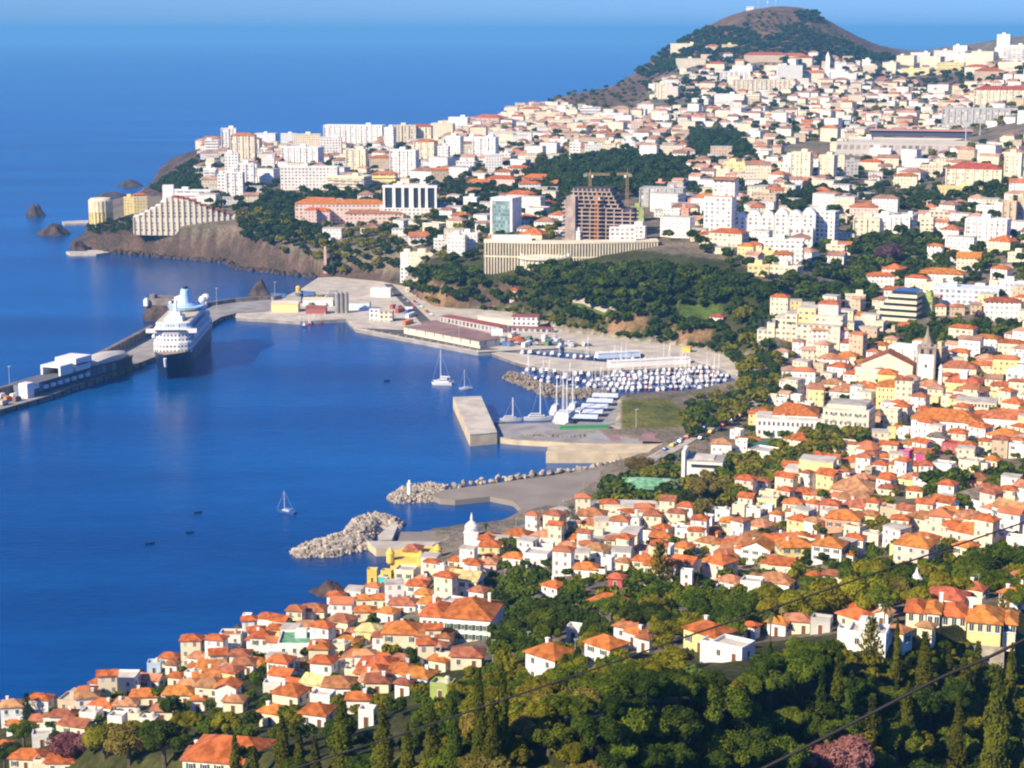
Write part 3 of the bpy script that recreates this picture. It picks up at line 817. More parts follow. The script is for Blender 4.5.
n = len(rings[0]); vs = [v for r_ in rings for v in r_]; fs = []
for i in range(len(rings) - 1):
    for k in range(n): fs.append((i * n + k, i * n + (k + 1) % n, (i + 1) * n + (k + 1) % n, (i + 1) * n + k))
mb.add(vs, fs); hull = mb.obj('hull', [M_navy], t)
mb = MB(); m_ = (len(rings) - 1)
top = rings[-1]; mb.add([(x, y, z - 0.9) for x, y, z in top], [tuple(range(n))]); mb.obj('foredeck', [mat('deck_teak', (0.34, 0.26, 0.17), 0.8)], t)
mb = MB(); mb.tube((0, -62.2, 8.5), (0, -63.4, 13.5), .7, .9, 8); mb.obj('stem_plate', [M_white], t)
F_ship = facade('ship_cabins', (0.80, 0.79, 0.77), (0.05, 0.06, 0.09), px=2.2, pz=2.7, wx=0.55, wz=0.42, vary=0.03)
def house_block(name, y0, y1, hw, z0, z1, front=0.0, m=F_ship, rake=0.0):
    P = [(-hw, y1), (-hw, y0 + 3), (-hw * .82, y0 + 0.8), (-hw * .4, y0 - front), (hw * .4, y0 - front), (hw * .82, y0 + 0.8), (hw, y0 + 3), (hw, y1)]
    mb = MB(); mb.prism(P, z0, z1); return mb.obj(name, [m], t)
house_block('lower_decks', -38, 55, BM / 2 - 0.15, 12.2, 18.5, 1.2)
house_block('front_decks', -36.5, 50, BM / 2 - 0.6, 18.5, 24.0, 1.0)
br = house_block('bridge', -36.6, -24, BM / 2 - 0.4, 24.0, 26.6, 1.4, M_white)
mb = MB(); mb.box((0, -36.2, 24.2), (BM + 7.5, 3.0, 2.2)); mb.obj('bridge_wings', [M_white], br)
mb = MB(); mb.box((0, -38.35, 25.0), (BM - 4, 0.25, 1.0)); mb.obj('bridge_windows', [M_glass], br)
house_block('sun_deck', -34, 42, BM / 2 - 1.2, 26.6, 29.4, 1.0, facade('ship_screen', (0.66, 0.74, 0.80), (0.14, 0.2, 0.27), px=1.6, pz=2.8, wx=.6, wz=.6))
mb = MB(); mb.box((0, 4, 29.4), (BM - 3.5, 66, 0.25)); mb.obj('pool_deck', [mat('deck_pale', (0.55, 0.47, 0.33), 0.8, 0.1)], t)
mb = MB(); mb.box((0, -22, 29.5), (11, 14, 2.6), taper=.9); mb.box((0, -20, 32.1), (7, 8, 2.2), taper=.85); mb.obj('observation_house', [M_white], t)
ms = MB(); ms.tube((0, -20, 34), (0, -18, 43), 1.3, 0.5, 8); ms.box((0, -19, 38), (7, 0.7, 0.5)); ms.box((0, -18.5, 41), (4, 0.5, 0.4)); m0 = ms.obj('radar_mast', [M_white], t)
mb = MB(); mb.lathe((-3, -19, 38.5), [(.2, 0), (.9, .5), (1.0, 1.1), (.6, 1.8), (.1, 2.0)], 10); mb.obj('radar_dome', [M_white], m0)
mb = MB(); mb.lathe((0, 20, 29.4), [(8.0, 0), (10.4, 1.2), (11.0, 2.6)], 22, sx=1, sy=1.25); mb.obj('funnel_deck', [M_fun], t)
mb = MB(); mb.lathe((0, 22, 32.0), [(8.0, 0), (5.2, 2.0), (4.2, 5), (3.4, 9.5), (2.9, 10.2)], 18, sx=0.9, sy=1.5); fn = mb.obj('funnel', [M_fun], t)
mb = MB(); mb.lathe((0, 22, 42.2), [(2.0, 0), (1.9, 1.1)], 12, sx=.8, sy=1.4); mb.obj('funnel_top', [M_black], fn)
for x, y, r_ in ((8.0, 38, 2.4), (8.8, 47, 2.7), (-7, 40, 2.2)):
    mb = MB(); mb.lathe((x, y, 29.4), [(r_ * .5, 0), (r_ * .6, 2.0), (r_, 2.4), (r_ * 1.05, 3.8), (r_ * .7, 5.4), (.1, 6)], 12); mb.obj('satellite_dome', [M_white], t)
for k in range(7):
    for sx in (-1, 1):
        mb = MB(); y = -26 + k * 10.5; mb.lathe((0, 0, 0), [(0.2, -4), (1.2, -2.6), (1.5, 0), (1.2, 2.6), (0.2, 4)], 8)
        o = mb.obj('lifeboat', [M_white], t, (sx * (BM / 2 + 0.7), y, 20.4)); o.rotation_euler = (R(90), 0, 0)
mb = MB(); mb.box((0, 50, 26.6), (BM - 5, 12, 0.3)); [mb.box((x, 46 + 8 * j, 26.9), (3.5, 3.2, 1.8)) for x in (-6, 0, 6) for j in (0, 1)]; mb.obj('aft_deck', [M_white], t)
mark('the cruise ship', 187, 340)

# --- working harbour buildings
def shed(name, label, cat, px, py, w, h_, mwall, mroof, e=0.0, dep=0.5, ridge=0.18, zroot=2.6, root=None, windows=True):
    p = root or at_z(px, py, zroot); s = ppm(p); W_, hh = w / s, h_ / s; D_ = W_ * dep
    t = thing(name, label, cat, (p.x, p.y + D_ / 2, p.z), -math.atan2(p.x, p.y) + R(e))
    mb = MB(); mb.box((0, 0, -1.5), (W_, D_, hh + 1.5)); mb.obj('wall', [mwall], t)
    mb = MB(); rz_ = max(0.3, ridge * D_)
    if ridge > 0.02:
        mb.add([(-W_/2-.3, -D_/2-.3, hh), (W_/2+.3, -D_/2-.3, hh), (W_/2+.3, D_/2+.3, hh), (-W_/2-.3, D_/2+.3, hh), (-W_/2-.3, 0, hh+rz_), (W_/2+.3, 0, hh+rz_)], [(0, 1, 5, 4), (2, 3, 4, 5), (1, 2, 5), (3, 0, 4), (3, 2, 1, 0)])
    else: mb.box((0, 0, hh), (W_ + .5, D_ + .5, .45))
    mb.obj('roof', [mroof], t)
    return t
M_metalroof = mat('sheet_roof', (0.62, 0.56, 0.44), 0.6, 0.1, 0.1)
M_redroof = mat('red_sheet_roof', (0.30, 0.10, 0.085), 0.7, 0.15, 0.1)
M_yelw = mat('pale_yellow_wall', (0.80, 0.66, 0.30), 0.7, 0.06)
shed('warehouse', 'pale yellow harbour shed behind the small work boats', 'shed', 285, 312, 27, 8, M_yelw, M_metalroof, -10, .5)
shed('warehouse', 'dark red roofed shed on the quay by the work boats', 'shed', 316, 314, 20, 6, mat('maroon_wall', (0.35, 0.12, 0.1), .7), M_redroof, -8, .6)
shed('warehouse', 'long low white shed behind the grey silo block', 'shed', 318, 306, 30, 6, M_white, M_metalroof, -8, .4)
shed('warehouse', 'pale blue flat shed right of the grey silo block', 'shed', 359, 310, 22, 7, mat('pale_blue_wall', (.62, .72, .82), .7), M_conc, -10, .5, 0)
shed('harbour_office', 'white cube office on the quay edge', 'office', 375, 320, 10, 10, facade('office_white', (.8, .78, .74)), M_white, -12, .8, 0)
shed('harbour_office', 'cream two storey office with windows on the quay', 'office', 386.5, 321.5, 13, 10, facade('office_cream', (.72, .6, .46)), M_conc, -12, .7, 0)
shed('ticket_hall', 'white flat roofed hall at the foot of the headland gardens', 'hall', 381, 297, 20, 8, M_white, M_white, -10, .5, 0)
shed('harbour_office', 'white block building climbing the cliff foot', 'office', 405, 281, 8, 15, facade('office_white', (.8, .78, .74)), M_white, -15, .9, 0, zroot=6)
shed('harbour_office', 'cream block house at the cliff foot', 'office', 413, 290, 13, 12, facade('office_cream', (.72, .6, .46)), M_conc, -15, .9, 0, zroot=4)
p = at_z(342, 313, 2.6); t = thing('cement_silo', 'tall grey silo block standing over the work quay', 'silo', p, R(15))
for k, x in enumerate((-3.2, 0, 3.2)):
    mb = MB(); mb.lathe((x, 0, 0), [(1.75, 0), (1.75, 14.0), (0.5, 15.5)], 12); mb.obj('cylinder_bin', [M_conc2], t)
mb = MB(); mb.box((0, 1.2, 0), (8, 2.2, 14.6)); mb.obj('lift_tower', [M_white], t)
mark('the grey silo block', 342, 303)
p = at_z(298.5, 295, 2.6); t = thing('storage_tank', 'small yellow tank on a dark plinth beside the mole root', 'tank', p)
mb = MB(); mb.box((0, 0, 0), (4.5, 4.5, 2)); mb.obj('plinth', [M_wall_sea], t)
mb = MB(); mb.lathe((0, 0, 2), [(2, 0), (2, 4), (1.6, 4.8), (.3, 5.2)], 14); mb.obj('drum', [M_yel], t)
p = hit(325.5, 271); t = thing('brick_chimney', 'tall thin pale pink chimney on the rocky shore', 'chimney', p)
mb = MB(); mb.box((0, 0, -2), (3.4, 3.4, 5)); mb.obj('base', [mat('pink_stone', (.6, .38, .3), .8, .15)], t)
mb = MB(); mb.box((0, 0, 3), (2.2, 2.2, 17), taper=.8); mb.obj('stack', [mat('pink_stone', (.6, .38, .3), .8)], t)
# ferry terminal strip
def strip(name, label, cat, a, b_, z, wid, h_, mw, mr, step=0):
    A2, B2 = at_z(*a, z).to_2d(), at_z(*b_, z).to_2d(); d2 = (B2 - A2); L2 = d2.length
    t = thing(name, label, cat, (A2.x, A2.y, z), math.atan2(d2.y, d2.x))
    n2 = 1 if Vector((-d2.y, d2.x)).y > 0 else -1
    mb = MB(); mb.box((L2 / 2, n2 * wid / 2, -.5), (L2, wid, h_ + .5)); mb.obj('wall', [mw], t)
    mb = MB(); mb.box((L2 / 2, n2 * wid / 2, h_), (L2 + .6, wid + .6, .4)); mb.obj('roof', [mr], t)
    return t
M_cw = mat('cream_wall', (.74, .64, .48), .75, .08, .15)
strip('ferry_terminal', 'long low cream ferry hall with red brown roof along the quay', 'terminal building', (404, 333.5), (480, 348.5), 2.6, 17, 4.2, facade('ferry_wall', (.74, .64, .48), px=9, pz=9, wx=.12, wz=.5), M_red)
strip('quay_arcade', 'long arcade with pinkish roof below the brown cliff', 'arcade', (440, 321.5), (500, 333), 2.6, 9, 3.6, facade('arcade', (.5, .45, .42), px=4, pz=4.2, wx=.6, wz=.6), M_redroof)
strip('quay_arcade', 'short arcade with maroon roof in front of the white quay hall', 'arcade', (500, 331), (552, 333), 2.6, 7, 2.4, facade('arcade', (.5, .45, .42), px=4, pz=4.2, wx=.6, wz=.6), M_redroof)
strip('quay_hall', 'long cream quay hall against the wooded slope', 'hall', (478, 324), (514, 329), 2.6, 12, 5.5, M_cw, M_metalroof)
strip('quay_hall', 'bright white quay hall with thin red eaves', 'hall', (512, 329.5), (538, 330), 2.6, 12, 8.5, facade('office_white', (.8, .78, .74)), M_redroof)
mark('the white quay hall', 520, 322)
strip('marina_canopy', 'long white canopy roof on the marina jetty', 'canopy', (610, 367.5), (690, 363.5), 2.2, 5, 3.2, M_white, M_white)
strip('marina_canopy', 'pale blue canopy beside the promenade above the boats', 'canopy', (598, 358), (640, 356), 2.6, 5, 2.6, mat('pale_blue_wall', (.62, .72, .82), .7), M_white)
strip('quay_kiosk', 'yellow kiosk row on the far promenade', 'kiosk', (682, 352), (690, 352.5), 2.6, 4, 3, M_yel, M_yel)
p = at_z(497, 338, 2.6); t = thing('billboard', 'white square sign board standing on the quay', 'sign board', p)
mb = MB(); mb.box((0, 0, 1.6), (7.5, .4, 4.6)); mb.obj('board', [M_white], t)
mb = MB(); mb.box((-2.6, 0, 0), (.4, .35, 1.6)); mb.box((2.6, 0, 0), (.4, .35, 1.6)); mb.obj('posts', [M_steel], t)
p = at_z(515, 342, 2.6); t = thing('mobile_crane', 'small orange mobile crane with slanting jib on the quay', 'crane', p, R(20))
mb = MB(); mb.box((0, 0, .8), (8, 2.6, 1.4)); mb.box((2.5, 0, 2.2), (2.4, 2.2, 1.6)); mb.obj('chassis', [M_orange], t)
for sx in (-3, -1, 1, 3):
    mb = MB(); mb.tube((sx, -1.4, .7), (sx, 1.4, .7), .7, n=10); mb.obj('wheels', [M_black], t)
mb = MB(); mb.tube((1, 0, 2.4), (-8, 0, 10.5), .5, .3, 6); mb.obj('jib', [M_orange], t)
# quay piles along the ferry berth
for k in range(16):
    x = 358 + k * 8; y = 329.2 + (x - 356) * (351.5 - 328.5) / 122.0
    p = at_z(x, y + 1.6, 0)
    q = thing('mooring_pile', 'x', 'pile', (p.x, p.y - .8, 0), 0, 'piles along the ferry berth')
    mb = MB(); mb.tube((0, 0, -4), (0, 0, 2.3), .55, n=8); mb.obj('shaft', [M_conc], q)
    mb = MB(); mb.box((0, 0, 2.3), (1.5, 1.5, .5)); mb.obj('cap', [M_conc], q)
    later(q, 'pale concrete mooring pile at the ferry berth', x, y)
# beacon on the upper breakwater
p = at_z(409.5, 493, 3.2); t = thing('beacon', 'slim white beacon tower on the end of the upper breakwater', 'beacon', p)
mb = MB(); mb.lathe((0, 0, -1), [(1.1, 0), (.85, 4.6), (.8, 5.0)], 12); mb.obj('tower', [M_white], t)
mb = MB(); mb.lathe((0, 0, 4.0), [(1.2, 0), (1.2, .25), (.6, .3), (.6, 1.3), (.1, 1.9)], 12); mb.obj('lantern', [M_white], t)
mark('the white beacon', 409, 490)
# slipway boat covers: three pale roofs on the ramp
for k in range(5):
    a = at_z(586 + k * 5.2, 421.5 - k * 5.4, 2.4)
    q = thing('boat_cover', 'x', 'awning', a, R(-8), 'pale awnings on the slipway')
    mb = MB(); mb.add([(-8, -3.2, 2.2), (6, -3.2, 2.2), (6, 3.2, 3.0), (-8, 3.2, 3.0), (-8, -3.2, 2.35), (6, -3.2, 2.35), (6, 3.2, 3.15), (-8, 3.2, 3.15)], [(3, 2, 1, 0), (4, 5, 6, 7), (0, 1, 5, 4), (1, 2, 6, 5), (2, 3, 7, 6), (3, 0, 4, 7)]); mb.obj('canvas', [mat('pale_canvas', (.62, .68, .76), .8)], q)
    for sx in (-7.5, 5.5):
        mb = MB(); mb.tube((sx, 0, 0), (sx, 0, 2.5), .12, n=6); mb.obj('post', [M_steel], q)
    later(q, 'pale blue awning over the slipway', 590 + k * 5.2, 419 - k * 5.4)
strip('ramp_wall', 'green hedge screen between quay and slipway', 'hedge', (560, 430), (609, 429), 3.0, 2.2, 1.6, M_green_p, M_green_p)

# --- boats
M_hull = mat('white_hull', (.62, .62, .63), .35)
M_sailc = mat('sail_cover', (.12, .2, .42), .8)
def boat_meshes(L_, B_, h_):
    mb = MB(); vs = []; n = 9
    for z, k in ((-.4, .7), (h_, 1.0)):
        for i in range(n):
            u = i / (n - 1); hb = B_ / 2 * k * (0.8 + .2 * min(1, u * 3)) * (1 if u < .45 else 1 - ((u - .45) / .55) ** 2)
            vs.append((-L_ / 2 + u * L_ * (1 if z > 0 else .94), max(hb, .03), z + .25 * u * u * (z > 0)))
        for i in reversed(range(n)):
            u = i / (n - 1); hb = B_ / 2 * k * (0.8 + .2 * min(1, u * 3)) * (1 if u < .45 else 1 - ((u - .45) / .55) ** 2)
            vs.append((-L_ / 2 + u * L_ * (1 if z > 0 else .94), -max(hb, .03), z + .25 * u * u * (z > 0)))
    m_ = 2 * n
    fs = [(k, (k + 1) % m_, m_ + (k + 1) % m_, m_ + k) for k in range(m_)] + [tuple(range(m_, 2 * m_))]
    mb.add(vs, fs); return mb
def make_yacht(L_, mast, name='sailing_yacht', hm=None):
    t = thing(name, 'x', 'sailboat')
    boat_meshes(L_, L_ * .3, L_ * .10).obj('hull', [hm or M_hull], t)
    mb = MB(); mb.box((-.02 * L_, 0, L_ * .10), (L_ * .42, L_ * .19, L_ * .06), taper=.8); c = mb.obj('cabin', [M_hull], t)
    mb = MB(); mb.box((-.02 * L_, 0, L_ * .118), (L_ * .36, L_ * .178, L_ * .02)); mb.obj('cabin_windows', [M_glass], c)
    mb = MB(); mb.tube((.08 * L_, 0, L_ * .1), (.08 * L_, 0, mast), .11, .07, 6); mb.box((.08 * L_, 0, mast * .62), (.1, L_ * .16, .08)); m_ = mb.obj('mast', [M_white], t)
    mb = MB(); mb.tube((.08 * L_, 0, L_ * .22), (-.36 * L_, 0, L_ * .22), .22, n=6); mb.obj('boom', [M_sailc], m_)
    mb = MB(); mb.tube((.49 * L_, 0, L_ * .12), (.08 * L_, 0, mast * .97), .045, n=4); mb.tube((-.48 * L_, 0, L_ * .1), (.08 * L_, 0, mast * .97), .045, n=4); mb.obj('stays', [M_steel], m_)
    return t
def make_motor(L_, hm=None):
    t = thing('motor_boat', 'x', 'motorboat')
    boat_meshes(L_, L_ * .33, L_ * .12).obj('hull', [hm or M_hull], t)
    mb = MB(); mb.box((-.06 * L_, 0, L_ * .12), (L_ * .45, L_ * .24, L_ * .13), taper=.78); c = mb.obj('cabin', [M_hull], t)
    mb = MB(); mb.box((-.06 * L_, 0, L_ * .17), (L_ * .40, L_ * .235, L_ * .05), taper=.9); mb.obj('cabin_windows', [M_glass], c)
    mb = MB(); mb.box((-.12 * L_, 0, L_ * .25), (L_ * .2, L_ * .18, L_ * .02)); mb.obj('flybridge', [M_hull], t)
    return t
M_hb = mat('blue_hull', (.05, .10, .28), .35); M_hr = mat('red_hull', (.42, .06, .05), .4)
protos = [(make_yacht(9.5, 12), 'white sailing yacht'), (make_yacht(11.5, 15), 'large white sailing yacht'), (make_motor(8.5), 'white motor boat'), (make_motor(10.5), 'large white motor boat'), (make_yacht(9, 11.5, hm=M_hb), 'dark blue sailing yacht'), (make_motor(7.5, M_hr), 'small red motor boat'), (make_motor(8, M_hb), 'blue motor boat')]
used = set()
def moor(k, px, py, rz, extra=None, z=0.0):
    o = protos[k][0]
    if k in used: o = copy_tree(o)
    used.add(k)
    p = at_z(px, py, z); o.location = p; o.rotation_euler = (0, 0, rz); o['group'] = 'boats berthed in the marina'
    later(o, protos[k][1] + (extra or ' berthed in the marina'), px, py)
    return o
mark('the garden lawn', 648, 414); mark('the marina jetty tip', 495, 355); mark('the white jetty canopy', 650, 365)
for px, py in [(560,377),(600,377),(640,375),(680,373),(715,372),(575,385),(620,384),(660,382),(700,380),(560,366),(540,362)]: pass
rows = [  # start, end of pontoon rows in the photo, spacing px
 ((612,373.5),(722,368.5),5.2), ((604,378),(728,372.5),4.9), ((590,382),(730,377),4.8), ((586,386.5),(728,382.0),4.9), ((600,391),(722,387),5.4), ((540,377),(588,383),5.5), ((524,370),(592,375.5),5.6), ((548,389),(590,391),6.5), ((520,376.5),(552,384.5),5.5), ((612,360.6),(690,362),5.2), ((520,353.5),(600,359),6.2)]
bw = [0, 0, 1, 2, 2, 2, 3, 4, 5, 6, 6]
for (x0, y0), (x1, y1), st in rows:
    n = int(math.hypot(x1 - x0, y1 - y0) / (st * 1.12))
    for i in range(n):
        if rnd.random() < 0.05: continue
        u = (i + .5) / n
        px, py = x0 + (x1 - x0) * u + rnd.uniform(-.8, .8), y0 + (y1 - y0) * u + rnd.uniform(-.5, .5)
        moor(rnd.choice(bw), px, py, R(rnd.choice((78, 258)) + rnd.uniform(-9, 9)))
# floating pontoons under the rows
for (x0, y0), (x1, y1), st in rows[:5]:
    a, b_ = at_z(x0, y0 - 1.6, 0.4), at_z(x1, y1 - 1.6, 0.4); dd = b_ - a
    q = thing('pontoon', 'x', 'pontoon', (a + b_) / 2, math.atan2(dd.y, dd.x), 'floating pontoons of the marina')
    mb = MB(); mb.box((0, 0, -.5), (dd.length, 2.2, 1.0)); mb.obj('deck', [M_conc], q)
    mb = MB(); [mb.tube((s_ * dd.length / 2.2, 1.3, -3), (s_ * dd.length / 2.2, 1.3, 2.4), .2, n=6) for s_ in (-1, 0, 1)]; mb.obj('piles', [M_steel], q)
    later(q, 'floating pontoon between rows of boats', (x0 + x1) / 2, (y0 + y1) / 2)
# the big white yachts at the slipway
def big_yacht(px, py, L_, masts, label, rz, mast_px=50):
    p = at_z(px, py, 0); t = thing('tall_yacht', label, 'yacht', p, rz)
    boat_meshes(L_, L_ * .24, L_ * .11).obj('hull', [M_hull], t)
    mb = MB(); mb.box((-.05 * L_, 0, L_ * .11), (L_ * .6, L_ * .19, L_ * .07), taper=.92); mb.box((-.08 * L_, 0, L_ * .18), (L_ * .4, L_ * .16, L_ * .06), taper=.9); c = mb.obj('deckhouse', [M_hull], t)
    mb = MB(); mb.box((-.05 * L_, 0, L_ * .13), (L_ * .55, L_ * .186, L_ * .025)); mb.box((-.08 * L_, 0, L_ * .2), (L_ * .37, L_ * .158, L_ * .025)); mb.obj('deckhouse_windows', [M_glass], c)
    hm = mast_px / ppm(p)
    for x in masts:
        mb = MB(); mb.tube((x * L_, 0, L_ * .12), (x * L_, 0, hm), .3, .2, 7); mb.box((x * L_, 0, hm * .7), (.2, 3.6, .15)); m_ = mb.obj('mast', [M_white], t)
        mb = MB(); mb.tube((x * L_ + 5, 0, L_ * .12), (x * L_, 0, hm * .95), .06, n=4); mb.tube((x * L_ - 5, 0, L_ * .12), (x * L_, 0, hm * .95), .06, n=4); mb.obj('stays', [M_steel], m_)
    return t
big_yacht(569, 424, 30, (.2, -.12), 'tall two masted white yacht moored at the slipway', R(70), 54)
big_yacht(562, 421, 24, (.1,), 'single masted white yacht behind the two masted one', R(75), 50)
big_yacht(580, 419, 24, (), 'white motor yacht without masts beside the slipway', R(72))
big_yacht(574, 411, 20, (), 'smaller white motor yacht ahead of the tall masted yachts', R(75))
big_yacht(556, 412, 18, (.1,), 'white yacht moored outermost beside the tall masted yachts', R(75), 36)
mark('the two masted yacht', 568, 412)
big_yacht(538, 420, 15, (.08,), 'white sloop with tall mast alongside the grey yacht quay', R(4), 40)
big_yacht(511, 421, 12, (.08,), 'small white sloop with thin mast alongside the grey yacht quay', R(4), 24)
o = make_motor(7, M_black); o.location = at_z(499, 425, 0); tag(o, 'small dark work boat in the corner by the concrete pier', 'motorboat')
# boats out on the bay
p = at_z(442.5, 384, 0); t = thing('catamaran', 'white catamaran with tall bare mast anchored in the harbour', 'catamaran', p, R(172))
for s_ in (-1, 1):
    h_ = boat_meshes(12, 2.0, 1.5).obj('hull', [M_hull], t, (0, s_ * 3.0, 0))
mb = MB(); mb.box((-.5, 0, 1.3), (7.5, 6.5, 1.0)); mb.box((-.8, 0, 2.3), (5, 5, 1.2), taper=.8); c = mb.obj('deckhouse', [M_hull], t)
mb = MB(); mb.box((-.8, 0, 2.5), (4.8, 4.9, .5), taper=.93); mb.obj('deckhouse_windows', [M_glass], c)
mb = MB(); mb.tube((1, 0, 3), (1, 0, 20), .2, .13, 7); mb.box((1, 0, 12.5), (.12, 2.2, .1)); m_ = mb.obj('mast', [M_white], t)
mb = MB(); mb.tube((1, 0, 4.4), (-4.4, 0, 4.3), .3, n=6); mb.obj('boom', [M_white], m_)
mb = MB(); mb.tube((6, 0, 1.6), (1, 0, 19), .05, n=4); mb.tube((-5.5, 2.5, 1.6), (1, 0, 19), .05, n=4); mb.obj('stays', [M_steel], m_)
def lone(o, px, py, rz, label):
    o.location = at_z(px, py, 0); o.rotation_euler = (0, 0, rz); tag(o, label, 'sailboat')
lone(make_yacht(8, 11.5), 465.5, 389, R(200), 'small white sailboat anchored just right of the catamaran')
lone(make_yacht(9.5, 9.5, hm=M_hb), 286, 513, R(150), 'lone dark hulled sloop with bare mast on the open bay')
for x, y, w_, lb in [(198,513,3.4,'tiny dark dinghy left of the lone sloop'),(150,544,3.6,'tiny dark rowing boat, leftmost on the open bay'),(190,533,3.0,'tiny dark dinghy below and left of the lone sloop'),(387,381,3.4,'tiny dark tender drifting in the inner harbour')]:
    p = at_z(x, y, 0); t = thing('dinghy', lb, 'dinghy', p, R(20))
    boat_meshes(w_, 1.4, .55).obj('hull', [M_navy], t)
    mb = MB(); mb.box((-.2, 0, .35), (.35, 1.2, .12)); mb.box((.7, 0, .35), (.35, 1.0, .12)); mb.obj('thwarts', [M_conc2], t)
    mb = MB(); mb.box((-w_ / 2, 0, .2), (.3, .4, .8)); mb.obj('outboard', [M_black], t)
for k, (x, y) in enumerate([(300,323),(304,326),(309,323.5),(314,321.5),(325,320),(319,322.5)]):
    t = make_motor(9, (M_hull, M_hb, M_hr)[k % 3]); t.name = 'work_boat'; t.location = at_z(x, y + .4, 0); t.rotation_euler = (0, 0, R(80 + 15 * (k % 3)))
    mb = MB(); mb.tube((0, 0, 2), (0, 0, 6), .15, n=6); mb.obj('mast', [M_white], t)
    t['category'] = 'work boat'; t['group'] = 'work boats at the repair quay'
    later(t, ('white', 'blue', 'red')[k % 3] + ' work boat at the repair quay', x, y)
mark('the repair quay boats', 308, 320)
# ------------------------------------------------------------------ houses
WALLS = {'w': ('white', (.80, .77, .71)), 'c': ('cream', (.76, .66, .47)), 'y': ('yellow', (.78, .63, .28)), 'p': ('pink', (.76, .56, .47)), 'b': ('pale blue', (.50, .64, .78)),
         'o': ('salmon', (.70, .34, .22)), 't': ('tan', (.55, .42, .28)), 'r': ('dark red', (.42, .10, .09)), 'g': ('green', (.34, .40, .12)), 'm': ('magenta', (.50, .09, .22)),
         'G': ('grey', (.45, .44, .42)), 'B': ('bluish white', (.62, .68, .74)), 'Y': ('bright yellow', (.72, .50, .11)), 'q': ('turquoise', (.06, .45, .48))}
ROOFS = {'': ('orange', (.475, .122, .032)), 'o': ('orange', (.475, .122, .032)), 't': ('terracotta', (.34, .115, .055)), 'y': ('straw yellow', (.62, .45, .20)), 'k': ('grey brown', (.20, .15, .12)), 'r': ('red', (.40, .085, .045)), 'p': ('faded', (.46, .19, .10)), 'g': ('green', (.16, .36, .20)), 'w': ('white', (.72, .68, .60))}
def wmat(c): return mat('plaster_' + WALLS[c][0].replace(' ', '_'), WALLS[c][1], 0.8, 0.10, 0.25, objvar=0.06, spec=0.2)
def wfac(c, st='n'):
    kw = {'n': dict(px=2.9, pz=3.0, wx=.36, wz=.45), 'v': dict(px=4.2, pz=3.1, wx=.46, wz=.66), 'h': dict(px=7.5, pz=3.1, wx=.88, wz=.46), 'g': dict(px=3.6, pz=3.2, wx=.55, wz=.5), 'f': dict(px=3.2, pz=200, wx=.5, wz=1.0)}[st]
    return facade('front_' + st + '_' + WALLS[c][0].replace(' ', '_'), WALLS[c][1], (0.24, 0.22, 0.20) if st == 'v' else (0.16, 0.145, 0.135), **kw)
def tile_mat(code):
    nm = 'tiles_' + ROOFS[code][0].replace(' ', '_')
    if nm in MATS: return MATS[nm]
    c_ = ROOFS[code][1]; m = mat(nm, tuple(x * .62 for x in c_), 0.85, col2=tuple(min(1, x * 1.25 + .012) for x in c_), scale=0.55, objvar=0.22, spec=0.15, bump=0.5, bscale=2.6, detail=8)
    return m
M_flat = mat('flat_roof_screed', (.50, .45, .38), .85, .2, .2, objvar=.2)
M_trim = mat('white_trim', (.80, .78, .73), .6)
M_shut = mat('green_shutters', (.03, .09, .05), .6)
M_pane = mat('window_pane', (.035, .04, .05), .12, spec=.5)
M_door = mat('wood_door', (.16, .07, .03), .6)
def win_mesh(nm, shut):
    mb = MB()
    mb.box((0, -.03, -.5), (1, .10, 1), 0, uv=False)              # frame, unit sized
    mb.box((0, -.09, -.44), (.80, .04, .88), 1, uv=False)         # pane
    mb.box((0, -.12, -.47), (.06, .03, .94), 0, uv=False)
    if shut:
        for s_ in (-1, 1): mb.box((s_ * .72, -.05, -.5), (.42, .08, 1), 2, uv=False)
    mb.box((0, -.10, -.57), (1.12, .22, .07), 0, uv=False)
    return mb.mesh(nm, [M_trim, M_pane, M_shut])
WIN_A, WIN_B = win_mesh('window', False), win_mesh('shuttered_window', True)
mb = MB(); mb.box((0, -.03, 0), (1.1, .1, 2.15), 0, uv=False); mb.box((0, -.09, .03), (.9, .05, 2.05), 1, uv=False); DOOR = mb.mesh('door', [M_trim, M_door])
mb = MB(); mb.box((0, 0, -1.4), (.7, .55, 2.2), 0, uv=False); mb.box((0, 0, .8), (.9, .75, .16), 0, uv=False); CHIM = mb.mesh('chimney', [M_trim])
CLEAR = []     # photo boxes of hand-placed houses that must stay in view: x0, y0, x1, y1, depth
def clear(px, py, w, h): CLEAR.append((px - w / 2, py - h, px + w / 2, py, depth(hit(px, py))))
def hides(x0, y0, x1, y1, dep, share=.3):
    for a, b_, c_, d_, e_ in CLEAR:
        if e_ <= dep + 1: continue
        ox, oy = min(x1, c_) - max(x0, a), min(y1, d_) - max(y0, b_)
        if ox > 0 and oy > 0 and ox * oy > share * (c_ - a) * (d_ - b_): return True
    return False
FOOT = []      # footprints already taken: x, y, radius
